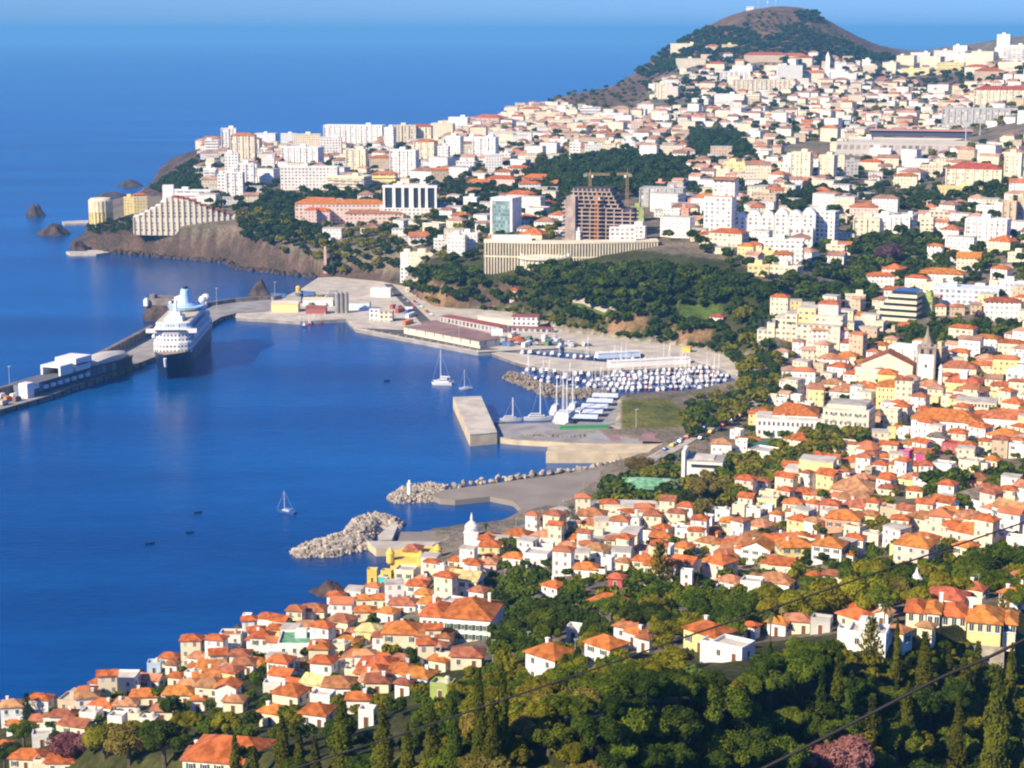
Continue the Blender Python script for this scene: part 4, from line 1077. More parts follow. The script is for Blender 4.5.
def roof_mb(W_, D_, z, kind, ov=.5, pitch=.46, th=.22):
    mb = MB(); x, y = W_ / 2 + ov, D_ / 2 + ov
    if kind == 'h':
        rr = min(x, y) * pitch
        if x >= y: ra, rb = (-(x - y) - .01, 0, z + th + rr), ((x - y) + .01, 0, z + th + rr); f4 = [(4, 5, 9, 8), (6, 7, 8, 9), (5, 6, 9), (7, 4, 8)]
        else: ra, rb = (0, -(y - x) - .01, z + th + rr), (0, (y - x) + .01, z + th + rr); f4 = [(4, 5, 8), (5, 6, 9, 8), (6, 7, 9), (7, 4, 8, 9)]
        vs = [(-x, -y, z), (x, -y, z), (x, y, z), (-x, y, z), (-x, -y, z + th), (x, -y, z + th), (x, y, z + th), (-x, y, z + th), ra, rb]
        mb.add(vs, [(3, 2, 1, 0), (0, 1, 5, 4), (1, 2, 6, 5), (2, 3, 7, 6), (3, 0, 4, 7)] + f4)
    elif kind == 'g':
        rr = y * pitch
        mb.add([(-x, -y, z), (x, -y, z), (x, y, z), (-x, y, z), (-x, 0, z + rr), (x, 0, z + rr), (-x, -y, z + th), (x, -y, z + th), (x, y, z + th), (-x, y, z + th), (-x, 0, z + rr + th), (x, 0, z + rr + th)],
               [(0, 4, 5, 1), (3, 2, 5, 4), (6, 7, 11, 10), (8, 9, 10, 11), (0, 1, 7, 6), (2, 3, 9, 8), (1, 5, 11, 7), (5, 2, 8, 11), (4, 0, 6, 10), (3, 4, 10, 9)])
    elif kind == 'G':
        rr = x * pitch
        mb.add([(-x, -y, z), (x, -y, z), (x, y, z), (-x, y, z), (0, -y, z + rr), (0, y, z + rr), (-x, -y, z + th), (x, -y, z + th), (x, y, z + th), (-x, y, z + th), (0, -y, z + rr + th), (0, y, z + rr + th)],
               [(0, 3, 5, 4), (1, 4, 5, 2), (6, 10, 11, 9), (7, 8, 11, 10), (0, 4, 10, 6), (4, 1, 7, 10), (3, 9, 11, 5), (5, 11, 8, 2), (0, 6, 9, 3), (1, 2, 8, 7)])
    return mb
def wall_mb(W_, D_, h_, kind, pitch=.46, base=5.0):
    mb = MB(); mb.box((0, 0, -base), (W_, D_, base + h_))
    if kind == 'g':
        rr = (D_ / 2) * pitch
        for sx in (-1, 1): mb.add([(sx * W_ / 2, -D_ / 2, h_), (sx * W_ / 2, D_ / 2, h_), (sx * W_ / 2, 0, h_ + rr)], [(0, 1, 2)])
    if kind == 'G':
        rr = (W_ / 2) * pitch
        for sy in (-1, 1): mb.add([(-W_ / 2, sy * D_ / 2, h_), (W_ / 2, sy * D_ / 2, h_), (0, sy * D_ / 2, h_ + rr)], [(0, 1, 2)])
    return mb
NH = 0
def house(p, W_, D_, h_, wc, rk, rc, rz, px, py, label=None, name='house', cat='house', win=True):
    """p = ground point of the middle of the front; rz = heading of the front"""
    global NH
    NH += 1
    s = ppm(p)
    c = Vector((p.x - math.sin(rz) * D_ / 2 * -1 * -1, p.y, p.z))
    c = Vector((p.x - math.sin(rz) * D_ / 2, p.y + math.cos(rz) * D_ / 2, p.z))
    FOOT.append((c.x, c.y, (W_ + D_) / 4))
    t = thing(name, label, cat, c, rz, None if label else 'houses of the old town and the slopes')
    small = s < 2.3
    wall_mb(W_, D_, h_, rk).obj('wall', [wfac(wc) if small else wmat(wc)], t)
    if rk in 'hgG':
        rf = roof_mb(W_, D_, h_, rk).obj('roof', [tile_mat(rc)], t)
        zr = h_ + .2 + min(W_, D_) * .10
    else:
        mb = MB()
        for a, b_ in (((0, -D_/2+.12), (W_, .24)), ((0, D_/2-.12), (W_, .24)), ((-W_/2+.12, 0), (.24, D_-.48)), ((W_/2-.12, 0), (.24, D_-.48))): mb.box((a[0], a[1], h_), (b_[0], b_[1], .7))
        mb.obj('parapet', [wmat(wc)], t)
        mb = MB(); mb.box((0, 0, h_), (W_ - .5, D_ - .5, .12)); rf = mb.obj('roof', [M_flat if rc in ('', 'w') else tile_mat(rc)], t)
        zr = h_
        if W_ * s > 22 and W_ > 7 and rnd.random() < .35:
            mb = MB(); mb.box((W_ * rnd.uniform(-.25, .25), D_ * .15, h_ + .1), (min(3.2, W_ * .4), min(2.8, D_ * .4), 2.2)); mb.obj('roof_stair', [wmat(wc)], t)
    if rk in 'hgG' and rnd.random() < .42:
        link('chimney', CHIM, rf, (rnd.choice((-1, 1)) * W_ * .25, D_ * rnd.uniform(-.2, .25), zr + .1 + min(W_, D_) * .05))
    if not small and W_ > 6.5 and rnd.random() < .5:
        sx = rnd.choice((-1, 1)); aw, ad, ah = W_ * rnd.uniform(.3, .45), D_ * rnd.uniform(.45, .7), min(h_ - .4, 2.7 + rnd.choice((0, 0, .6)))
        ax, ay = sx * (W_ / 2 + aw / 2 - .05), rnd.uniform(-.2, .15) * D_
        mb = MB(); mb.box((ax, ay, -5), (aw, ad, 5 + ah)); an = mb.obj('annex', [wmat(wc)], t)
        if rnd.random() < .55: roof_mb(aw, ad, ah, 'h', .35).obj('annex_roof', [tile_mat(rc if rk != 'f' else '')], an, (ax, ay, 0))
        else:
            mb = MB(); mb.box((ax, ay - ad / 2 + .08, ah), (aw, .16, .8)); mb.box((ax + sx * (aw / 2 - .08), ay, ah), (.16, ad - .34, .8)); mb.obj('terrace_parapet', [wmat(wc)], an)
    if not small and rk == 'f' and rnd.random() < .4:
        mb = MB(); mb.lathe((W_ * .2, D_ * .1, h_ + .1), [(.6, 0), (.62, 1.2), (.3, 1.5), (.05, 1.55)], 10); mb.obj('water_tank', [M_flat], t)
    if not small and rk in 'hg' and rnd.random() < .22:
        mb = MB(); z_ = h_ + .25 + min(W_, D_) * .115 + .25; mb.tube((W_ * .1, 0, h_ + .5), (W_ * .1, 0, z_ + 2.4), .04, n=5); [mb.box((W_ * .1, 0, z_ + 1.4 + .4 * j), (1.3 - .25 * j, .04, .04)) for j in range(3)]; mb.obj('aerial', [M_steel], rf)
    if win and not small:
        st = max(1, int(round(h_ / 3.0))); fh = h_ / st
        wm = WIN_B if rnd.random() < .4 else WIN_A
        toc = math.atan2(c.x, c.y)                 # heading of the sight line
        faces = [(W_, 0, 0.0, -D_ / 2)]
        e = rz + toc
        if e < -.06: faces.append((D_, R(90), W_ / 2, 0))
        elif e > .06: faces.append((D_, R(-90), -W_ / 2, 0))
        for fi, (fw, fr, ox, oy) in enumerate(faces):
            n = max(1, min(9, int(fw / 2.7)))
            for j in range(st):
                for i in range(n):
                    u = (i + .5) / n * fw - fw / 2
                    if fi == 0 and j == 0 and i == n // 2 and fh > 2.4:
                        o = link('door', DOOR, t, (u, -D_ / 2, 0)); continue
                    if rnd.random() < .07: continue
                    x = ox + u * math.cos(fr); y = oy + u * math.sin(fr)
                    o = link('window', wm, t, (x, y, fh * (j + .55)), fr)
                    o.scale = (1.0, 1, min(1.5, fh * .48))
    if label is None:
        sz = W_ * D_
        desc = ('' if 60 < sz < 170 else 'small ' if sz <= 60 else 'large ') + WALLS[wc][0] + (' house with ' if h_ < 4.6 else ' tall house with ' if h_ > 8 else ' two-storey house with ')
        desc += 'flat roof' if rk == 'f' else (ROOFS[rc][0] + (' hipped roof' if rk == 'h' else ' gabled roof'))
        later(t, desc, px, py)
    return t
def put(px, py, w, h, wc, rk='h', rc='', e=None, dep=None, **k):
    p = hit(px, py); s = ppm(p)
    if e is None: e = rnd.uniform(-34, -4)
    dep = dep or rnd.uniform(.7, .95)
    er = R(e)
    W_ = max(3.0, w / s / (math.cos(er) + dep * abs(math.sin(er)))); D_ = W_ * dep
    if W_ > 16 and 'dep' not in k: D_ = min(D_, 13)
    hm = max(2.9, h / s)
    if rc == '' and rk in 'hgG': rc = rnd.choice(['', '', '', '', 't', 'p'])
    rz = -math.atan2(p.x, p.y) + er
    clear(px, py, w, h + w * .16)
    return house(p, W_, D_, hm, wc, rk, rc, rz, px, py, **k)
HOUSES = """14 735 18 9 w h;28 718 12 11 w f;38 731 20 6 c h;62 727 28 6 w h t;73 737 34 9 c g t;42 747 20 9 w f;4 755 12 10 w h;26 770 40 9 c h;60 775 34 8 c h;122 698 32 19 w f -15;149 690 25 9 w g -25;
175 687 20 5 c h;154 674 15 8 b f;168 667 22 6 c h;171 674 15 5 w h;193 678 14 11 w h;190 684 15 5 w f;144 707 30 5 c h;178 706 34 6 c h;188 698 26 6 c h;125 716 26 5 w h;100 717 32 5 w h;162 723 24 6 c h;
115 731 20 13 w f;134 728 13 9 c f;148 733 20 12 w f;88 725 24 8 w f;70 712 34 6 t f;198 712 12 8 w h;226 777 104 9 c h o -20;200 774 42 7 w h t -15;
265 631 20 13 w h o -20;247 626 9 10 w f;230 653 25 17 w f t;261 659 25 22 w h -15;300 657 48 12 w f g -6;337 658 22 12 c f;366 646 28 15 y h y -22;338 634 30 13 c h;307 638 34 5 c h;312 620 28 8 c h;364 621 22 8 c h;
226 683 28 6 y h;243 675 24 9 w h;279 687 28 10 w g -30;272 698 20 13 w f -12;313 696 34 9 c g y;226 707 26 19 w G -18;233 714 24 11 c h;285 707 38 5 c h;270 726 32 12 c h;313 728 36 12 w h;338 700 34 12 w h;320 710 26 13 w f;
358 713 26 13 w h;366 727 18 12 w f;344 678 24 8 c f;369 686 34 8 c h;377 695 26 8 c h;401 657 40 24 c h o -8;462 598 38 18 w g y -20;476 601 22 7 w h t;421 588 18 6 w h;416 594 24 6 w h;404 591 24 20 c f;
372 583 11 12 Y f;386 586 13 14 Y f;380 608 20 7 c h;402 614 30 6 w h;422 603 20 6 c h;428 613 24 5 w h;385 622 24 8 w h;364 608 16 5 c h;414 691 38 15 b h o -30;440 700 26 11 g f -20;375 679 40 7 c h;437 673 24 6 c h;466 669 34 7 c h t;
375 693 30 8 c h;362 685 20 6 w h;402 697 20 6 w h;455 569 20 5 c h;440 579 12 12 w f;452 579 16 6 w h;512 566 24 8 w h;535 567 30 12 w f;487 572 20 6 p h p;590 526 32 10 w h;614 526 16 11 c f;632 532 18 13 w f;
587 532 30 5 y h;566 529 10 6 Y f;596 552 44 12 c f;613 553 20 13 c h -10;515 543 30 6 c h;542 544 28 6 c h p;546 554 16 9 w f;566 555 22 7 w h p;549 602 26 16 w h -40;585 578 26 7 w h;606 571 14 12 w f;622 571 18 9 c h;
640 560 30 6 c h p;642 570 26 7 c h;659 590 36 25 c h -10;615 588 18 6 r h r;602 614 44 6 c h o -35;573 641 18 7 w f;628 641 44 8 w h t -30;632 646 24 8 w h -40;643 652 18 6 w h;540 684 52 29 w h o -42;597 667 44 22 w h o -42;
660 546 24 8 c h;676 534 14 7 w f;643 546 14 12 w f;699 652 52 20 y h o -42;726 662 44 7 w f;776 636 24 8 w h;797 634 26 8 c h;749 639 16 9 w h;820 634 22 11 G f;726 592 30 10 w h p;772 593 42 11 w h -20;750 596 24 13 w f;
812 586 16 10 w h;832 586 20 6 c h t;712 579 36 17 p h -38;706 551 30 6 c h;680 556 24 8 c h;755 564 36 15 w G -20;797 563 38 16 y h o 15;826 563 36 17 w h -16;713 541 13 9 o h;755 534 32 6 c h;686 589 13 17 w f;682 538 18 8 w f;
722 521 16 10 w f;738 517 16 11 c f;753 518 15 8 w f;767 514 12 7 w f;775 522 16 7 w h;708 526 10 9 w f;716 538 14 8 o h;766 509 24 9 y f;792 511 22 6 c h;791 522 14 11 w h;810 535 20 14 w h -38;842 532 38 13 o h -10;
867 524 22 9 y h t;888 521 22 12 t f;918 534 36 16 c h -30;950 522 26 9 w h;980 530 30 10 c h -30;1005 521 42 12 w g -35;968 513 46 16 w h k -38;977 489 24 9 o h;963 546 46 14 p h -30;910 574 42 29 p h o -18;870 546 22 11 c f;
1015 549 20 10 w f;1016 587 18 10 w h;943 611 44 7 c h r;972 601 26 8 c h r;1008 607 26 10 w h;850 630 40 9 c h o -38;862 622 26 8 c h;866 650 42 12 w f;881 627 14 9 w G;894 646 26 9 c h t;924 641 18 7 c h;
721 455 22 11 w h p;741 453 13 12 w f;735 439 14 8 w f;760 460 36 8 w f;795 446 34 6 c h;846 455 32 9 c f p;766 500 18 7 c f;800 501 28 6 c h;850 468 24 6 t h;868 481 9 13 t f;858 488 30 8 c h;850 498 48 7 c h;856 508 44 7 w h;855 515 36 7 c h;
886 496 20 6 c h;914 498 18 7 c h;908 489 26 10 y h;902 463 18 12 m f;921 463 18 10 m h t;908 451 24 6 c h t;949 454 22 10 r f r;941 476 24 11 w f;968 472 26 10 c f;990 467 18 7 c h;1016 458 18 13 w f;935 449 22 12 w h k;
903 439 14 10 w f;891 439 9 10 y f;890 428 18 18 c f;876 422 12 7 o h;843 401 34 9 w h p;840 413 26 8 w h;926 394 30 8 p h;929 407 20 9 y f;946 407 14 10 c f;967 401 36 9 w h;996 402 20 8 y f;1010 414 26 11 c h;1000 449 40 13 w h -30;
832 392 24 8 c h;868 397 22 9 c h;812 352 22 9 c h p;828 369 28 10 w h;846 365 22 9 c h;858 378 22 8 w h;836 380 26 13 w h;818 372 16 8 t f;780 412 14 12 w f;795 406 12 10 w f;805 416 14 12 w f;772 404 10 8 c f"""
def parse(line):
    a = line.split(); k = dict(px=float(a[0]), py=float(a[1]), w=float(a[2]), h=float(a[3]), wc=a[4], rk=a[5])
    for q in a[6:]:
        if q in ROOFS: k['rc'] = q
        else: k['e'] = float(q)
    return k
for ln in HOUSES.replace('\n', '').split(';'):
    if ln.strip(): put(**parse(ln.strip()))

# ------------------------------------------------------------------ landmark buildings of the old town
def wing(t, x0, x1, y0, y1, h_, m, roof=None, z=0.0, rkind='h', base=4.0):
    """one wing of a larger building, in the building's own frame; returns the wall object"""
    W_, D_ = x1 - x0, y1 - y0
    mb = MB(); mb.box(((x0 + x1) / 2, (y0 + y1) / 2, z - base), (W_, D_, h_ + base)); o = mb.obj('wall', [m], t)
    if roof and rkind in 'gG':
        mb = wall_mb(W_, D_, h_, rkind, base=base); o.data = mb.mesh('wall', [m]); o.location = ((x0 + x1) / 2, (y0 + y1) / 2, z)
    if roof:
        r_ = roof_mb(W_, D_, z + h_, rkind); q = r_.obj('roof', [roof], t, ((x0 + x1) / 2, (y0 + y1) / 2, 0))
    else:
        mb = MB(); mb.box(((x0 + x1) / 2, (y0 + y1) / 2, z + h_), (W_ + .4, D_ + .4, .5)); q = mb.obj('roof_slab', [M_flat], t)
    return o, q
def windows(t, x0, x1, y, z0, n, rows, fh, m=None, sx=1.0, sz=1.5, rot=0.0):
    for j in range(rows):
        for i in range(n):
            o = link('window', m or WIN_A, t, (x0 + (x1 - x0) * (i + .5) / n, y, z0 + fh * (j + .55)), rot); o.scale = (sx, 1, sz)
def site(name, label, cat, px, py, e=0.0, foot=8.0, root=None):
    p = root or hit(px, py); rz = -math.atan2(p.x, p.y) + R(e)
    clear(px, py, 44, 20) if root is None else None; t = thing(name, label, cat, p, rz); FOOT.append((p.x - math.sin(rz) * foot, p.y + math.cos(rz) * foot, foot))
    return t, ppm(p)
# long institution with the great orange roof
t, s = site('school_building', 'large white institution with a great orange hipped roof and long wing', 'building', 467, 642, -14, 10)
k = 1 / s
a, r_ = wing(t, -25 * k, 24 * k, 0, 15, 24 * k, wmat('w'), tile_mat('')); windows(t, -23 * k, 22 * k, 0, 0, 6, 2, 10 * k, WIN_B)
a, r2 = wing(t, -52 * k, -25 * k, 3, 14, 20 * k, wmat('w'), tile_mat('')); windows(t, -50 * k, -27 * k, 3, 0, 4, 2, 8.5 * k)
wing(t, -48 * k, -12 * k, -6, -.2, 11 * k, wmat('p'), tile_mat('t'), rkind='h'); windows(t, -46 * k, -14 * k, -6, 0, 5, 1, 10 * k)
link('chimney', CHIM, r_, (14 * k, 3, 24 * k + 3)); link('chimney', CHIM, r2, (-6 * k, 2, 20 * k + 2.4))
mark('the great orange-roofed institution', 455, 625)
# white long palace with hipped orange roof and pediment
t, s = site('palace', 'long white palace with rows of windows and pyramid orange roof', 'palace', 790, 438, -3, 10); k = 1 / s
wing(t, -34 * k, 34 * k, 0, 14, 19 * k, wmat('w')); windows(t, -33 * k, 33 * k, 0, 0, 14, 2, 9 * k, WIN_A, 1.3, 2.2)
wing(t, -18 * k, 26 * k, 3, 20, 22 * k, wmat('w'), tile_mat(''))
mb = MB(); mb.add([(-12 * k, .2, 19.4 * k), (-2 * k, .2, 19.4 * k), (-2 * k, 1.5, 19.4 * k), (-12 * k, 1.5, 19.4 * k), (-7 * k, .2, 23.5 * k), (-7 * k, 1.5, 23.5 * k)], [(0, 1, 4), (1, 2, 5, 4), (2, 3, 5), (3, 0, 4, 5)]); mb.obj('pediment', [M_trim], t)
mark('the long white palace', 790, 428)
t, s = site('office_block', 'broad cream office block with stone window rows right of the palace', 'office', 846, 437, -12, 10); k = 1 / s
wing(t, -24 * k, 22 * k, 0, 16, 27 * k, wfac('c', 'g')); wing(t, -20 * k, 18 * k, 2, 14, 4 * k, wmat('c'), z=28 * k, base=0)
windows(t, -23 * k, 21 * k, 0, 0, 9, 3, 9 * k, WIN_A, 1.2, 1.9)
t, s = site('town_house_block', 'large white block with broad orange roof in the city centre', 'building', 945, 438, -8, 11); k = 1 / s
wing(t, -34 * k, 32 * k, 0, 17, 17 * k, wmat('w'), tile_mat('')); windows(t, -32 * k, 30 * k, 0, 0, 9, 2, 8 * k, WIN_A, 1.0, 1.6)
mark('the broad orange-roofed white block', 945, 425)
t, s = site('town_house_block', 'long white block with thin red roof edge at the right margin', 'building', 1006, 433, -6, 10); k = 1 / s
wing(t, -24 * k, 30 * k, 0, 14, 14 * k, wmat('w'), tile_mat('r')); windows(t, -22 * k, 28 * k, 0, 0, 8, 1, 12 * k)
t, s = site('yellow_palace', 'tall yellow city building with orange roofs above and below', 'building', 892, 408, -6, 9); k = 1 / s
wing(t, -16 * k, 18 * k, 0, 12, 21 * k, wmat('y'), tile_mat('')); windows(t, -15 * k, 17 * k, 0, 0, 8, 3, 7 * k, WIN_A, .9, 1.5); wing(t, -18 * k, 0, 13, 22, 29 * k, wmat('y'), tile_mat('')); 
mark('the tall yellow city building', 892, 395)
t, s = site('arcaded_block', 'cream block of close dark windows below the cathedral', 'building', 975, 416, -5, 8); k = 1 / s
wing(t, -20 * k, 20 * k, 0, 12, 14 * k, wmat('c')); windows(t, -19 * k, 19 * k, 0, 0, 11, 2, 7 * k, WIN_A, 1.3, 1.9)
# cathedral
M_towr = mat('dark_basalt', (.34, .27, .22), .9, .2, .4)
t, s = site('cathedral', 'cathedral with square stone bell tower, pointed spire and white lower face', 'cathedral', 925, 384, -4, 7); k = 1 / s
mb = MB(); mb.box((0, 4, -4), (9.8, 8, 4 + 19.5)); tw = mb.obj('tower', [M_towr], t)
mb = MB(); mb.box((0, -.12, 2), (8.2, .3, 14)); mb.obj('plaster_face', [wmat('w')], tw)
mb = MB(); mb.box((0, 4, 19.5), (10.6, 8.8, .8)); [mb.box((x, .4, 20.3), (1.1, 1.2, 1.2)) for x in (-4.4, -1.5, 1.5, 4.4)]; mb.obj('battlement', [M_towr], tw)
mb = MB(); mb.lathe((0, 4, 20.3), [(4.0, 0), (2.7, 2.2), (1.1, 5.5), (.12, 10.5)], 8); mb.obj('spire', [mat('spire_tiles', (.30, .24, .17), .7)], tw)
for x in (-2.2, 2.2):
    mb = MB(); mb.box((x, -.06, 16.3), (1.5, .25, 2.6)); mb.obj('belfry_opening', [M_glass], tw)
mb = MB(); mb.box((0, -.34, 9), (1.1, .2, 1.6)); mb.obj('clock_slot', [M_glass], tw)
wing(t, -34, -7, 2, 16, 9, wmat('c'), tile_mat('t'), rkind='G'); wing(t, 7, 26, 3, 15, 9, wmat('c'), tile_mat('t'))
mark('the cathedral tower', 925, 360)
# church with the low tower behind the orange-roofed block
t, s = site('church', 'white church with orange nave roof and little bell gable', 'church', 965, 392, -10, 8); k = 1 / s
wing(t, -20 * k, 14 * k, 0, 12, 9 * k, wmat('y'), tile_mat('r')); mb = MB(); mb.box((-3 * k, 5, 0), (7 * k, 5, 19 * k)); mb.box((-3 * k, 5, 19 * k), (8 * k, 6, .6)); mb.obj('bell_tower', [wmat('w')], t)
mb = MB(); mb.box((-26 * k, 3, -2), (3.5 * k, 3, 23 * k), taper=.9); mb.lathe((-26 * k, 3, 20.6 * k), [(1.3, 0), (.1, 2.5)], 6); mb.obj('turret', [wmat('w')], t)
# domed chapel tower above the shore
t, s = site('chapel', 'tall white domed chapel tower with pointed lantern above the beach', 'chapel', 471, 546, -8, 4); k = 1 / s
mb = MB(); mb.box((0, 2.2, -3), (5.2, 5.2, 3 + 13 * k)); tw = mb.obj('tower', [wmat('w')], t)
mb = MB(); mb.box((0, 2.2, 13 * k), (5.8, 5.8, .4)); mb.obj('cornice', [M_trim], tw)
mb = MB(); mb.lathe((0, 2.2, 13 * k + .4), [(2.5, 0), (2.5, 3 * k), (2.75, 3.2 * k), (2.5, 6 * k), (1.4, 9 * k), (.6, 10.5 * k), (.45, 13 * k), (.55, 13.3 * k), (.08, 19 * k)], 16); mb.obj('dome', [wmat('w')], tw)
mb = MB(); mb.box((0, -.05, 4 * k), (1.2, .2, 2.4)); mb.obj('belfry_opening', [M_glass], tw)
mb = MB(); mb.box((6.5, 4, -3), (8, 8, 3 + 7 * k)); mb.obj('nave', [wmat('w')], t); roof_mb(8, 8, 7 * k, 'h').obj('nave_roof', [tile_mat('t')], t, (6.5, 4, 0))
mark('the domed white chapel tower', 471, 535)
# yellow sea fort
t, s = site('sea_fort', 'ochre yellow sea fort with corner turrets on the shore rocks', 'fort', 412, 568, -12, 8); k = 1 / s
P = [(-22 * k, 0), (10 * k, -2), (22 * k, 8), (16 * k, 20), (-14 * k, 20), (-26 * k, 10)]
mb = MB(); mb.prism(P, -5, 7.5 * k); mb.obj('curtain_wall', [wmat('Y')], t)
for (x, y) in ((-22 * k, 0), (10 * k, -2), (22 * k, 8)):
    mb = MB(); mb.lathe((x, y, 4 * k), [(1.2, 0), (1.5, .6), (1.5, 3.6), (1.7, 3.8), (.9, 5.2), (.1, 6)], 10); mb.obj('watch_turret', [wmat('Y')], t)
wing(t, -12 * k, 4 * k, 6, 14, 12 * k, wmat('Y'), tile_mat('t'), base=0)
mark('the yellow sea fort', 410, 565)
p = hit(383, 587); t = thing('beach_house', 'small turquoise beach house beside the yellow fort walls', 'house', p, R(-20)); mb = MB(); mb.box((0, 2, -2), (3.6, 4, 5.6)); mb.obj('wall', [wmat('q')], t); mb = MB(); mb.box((0, 2, 3.6), (4, 4.4, .3)); mb.obj('roof', [M_flat], t)
link('door', DOOR, t, (0, 0, 0))
# market-like hall with green roof
t, s = site('bus_terminal', 'low green roofed glass hall among trees behind the beach', 'hall', 648, 498, -3, 9); k = 1 / s
mb = MB(); mb.box((0, 7, -1), (50 * k, 13, 1 + 10 * k)); mb.obj('wall', [facade('green_glass', (.22, .42, .30), (.05, .13, .12), px=3, pz=10 * k, wx=.8, wz=.75)], t)
roof_mb(52 * k, 16, 10 * k, 'h', 1.2, .3).obj('roof', [tile_mat('g')], t, (0, 7, 0)); mb = MB(); mb.box((0, 7, 12.5 * k), (42 * k, 4, 1.2)); mb.obj('roof_ridge', [mat('pale_green_metal', (.34, .52, .34), .5)], t)
mark('the green-roofed hall', 648, 492)
t, s = site('conference_building', 'bright white modern building with tall blank fin wall', 'building', 702, 484, -6, 9); k = 1 / s
wing(t, -17 * k, 20 * k, 0, 13, 23 * k, wmat('w')); mb = MB(); mb.box((-19 * k, 5, -4), (3.5 * k, 12, 4 + 33 * k)); mb.obj('fin_wall', [wmat('w')], t)
mb = MB(); mb.box((3 * k, -.1, 17 * k), (28 * k, .3, 3 * k)); mb.obj('window_band', [M_glass], t); mb = MB(); mb.box((1 * k, 6, 23.2 * k), (20 * k, 9, 2 * k)); mb.obj('roof_plant', [M_flat], t)
mark('the white fin-walled building', 702, 472)
p = hit(765, 449); t = thing('sports_court', 'flat dark green sports court on a roof by the avenue', 'court', p, 0); s = ppm(p)
mb = MB(); mb.box((0, 5, -2), (46 / s, 13, 3.2)); mb.obj('base', [wmat('w')], t); mb = MB(); mb.box((0, 5, 1.2), (44 / s, 12, .1)); mb.obj('surface', [mat('court_green', (.05, .14, .10), .8, .1)], t); mb = MB(); mb.box((-14 / s, 12, 1.3), (26 / s, 1.5, 2)); mb.obj('stand', [tile_mat('')], t)
t, s = site('yellow_offices', 'stepped yellow office building with roof terraces beside the avenue trees', 'office', 808, 490, -10, 9); k = 1 / s
wing(t, -26 * k, 22 * k, 0, 14, 15 * k, wmat('y')); wing(t, -12 * k, 22 * k, 5, 15, 11 * k, wmat('y'), z=15.5 * k, base=0); windows(t, -24 * k, 20 * k, 0, 0, 9, 2, 7 * k); mb = MB(); mb.box((-18 * k, 6, 15.5 * k), (14 * k, 9, 1.6)); mb.obj('pergola', [M_flat], t)
mark('the stepped yellow offices', 808, 480)
t, s = site('market_hall', 'long cream market hall with flat yellow roof and orange wings', 'market hall', 640, 514, -4, 9); k = 1 / s
wing(t, -36 * k, 30 * k, 0, 9, 7 * k, wmat('c')); wing(t, -22 * k, 40 * k, -6, -.3, 3.5 * k, wmat('t'), tile_mat(''))
mark('the long cream market hall', 640, 510)
# terraced yellow mansion on the right
t, s = site('mansion', 'long pale yellow mansion with joined orange roofs and terrace wall', 'mansion', 960, 630, -2, 8); k = 1 / s
segs = [(-54, -34, 2, 11, 'c'), (-33, -20, .5, 14, 'w'), (-19, 6, 1.5, 11, 'c'), (7, 40, -1.0, 11, 'y'), (41, 54, 1, 9, 'c')]
for i, (x0, x1, y0, h_, c) in enumerate(segs):
    a, r_ = wing(t, x0 * k, x1 * k - .15, y0, y0 + 8 + (i == 3) * 2, h_ * k, wmat(c), tile_mat('')); windows(t, x0 * k, x1 * k, y0, 0, max(2, int((x1 - x0) / 7)), 1, h_ * k * .95, WIN_A, 1.1, 1.7)
    if i in (2, 3): link('chimney', CHIM, r_, (-3, 2, h_ * k + 2.2))
mb = MB(); mb.box((-20 * k, -4, -7), (28 * k, 6, 7 - .8)); mb.obj('lower_wing', [wmat('y')], t); windows(t, -33 * k, -7 * k, -7, -4.2, 4, 1, 3)
mb = MB(); mb.box((22 * k, -4.5, -6), (44 * k, 1.0, 4.5)); mb.obj('terrace_wall', [M_rock], t)
mark('the long yellow mansion', 960, 622)
# little white pavilion with conical roof
p = hit(916, 592); t = thing('garden_pavilion', 'small white pavilion with pointed conical roof among trees', 'pavilion', p)
mb = MB(); mb.lathe((0, 0, -1), [(2.0, 0), (2.0, 3.4)], 8); mb.obj('wall', [wmat('w')], t); mb = MB(); mb.lathe((0, 0, 2.4), [(2.7, 0), (2.2, .6), (1.0, 1.9), (.35, 2.9), (.05, 4.2)], 10); mb.obj('roof', [M_trim], t)
# lattice pylon
p = hit(297.5, 677); t = thing('lattice_pylon', 'small white lattice pylon between the shore houses', 'pylon', p); hh = 21 / ppm(p)
mb = MB()
for sx, sy in ((-1, -1), (1, -1), (1, 1), (-1, 1)): mb.tube((sx * .9, sy * .9, 0), (sx * .2, sy * .2, hh), .12, n=5)
for j in range(6):
    z = hh * j / 6; q = .9 - .7 * j / 6; z2 = hh * (j + 1) / 6; q2 = .9 - .7 * (j + 1) / 6
    for a, b_ in (((-q, -q, z), (q2, -q2, z2)), ((q, -q, z), (-q2, -q2, z2)), ((q, -q, z), (q2, q2, z2)), ((-q, -q, z), (-q2, q2, z2))): mb.tube(a, b_, .07, n=4)
mb.obj('lattice', [M_white], t); mb = MB(); mb.box((0, 0, hh), (2.4, .3, .3)); mb.obj('crossarm', [M_white], t)
for nm, x, y in [('the long shore wall', 300, 655), ('the yellow-roofed villa', 366, 640), ('the white corner villa', 540, 665), ('the yellow hipped villa', 699, 640), ('the tall pink house', 910, 555), ('the grey-roofed white villa', 968, 500), ('the pale blue house', 414, 684), ('the white parapet house', 122, 690), ('the huge orange roof', 226, 755), ('the wide white barn', 462, 590), ('the cream three-storey house', 659, 578), ('the salmon long house', 842, 525), ('the yellow-walled house', 797, 552)]: mark(nm, x, y)
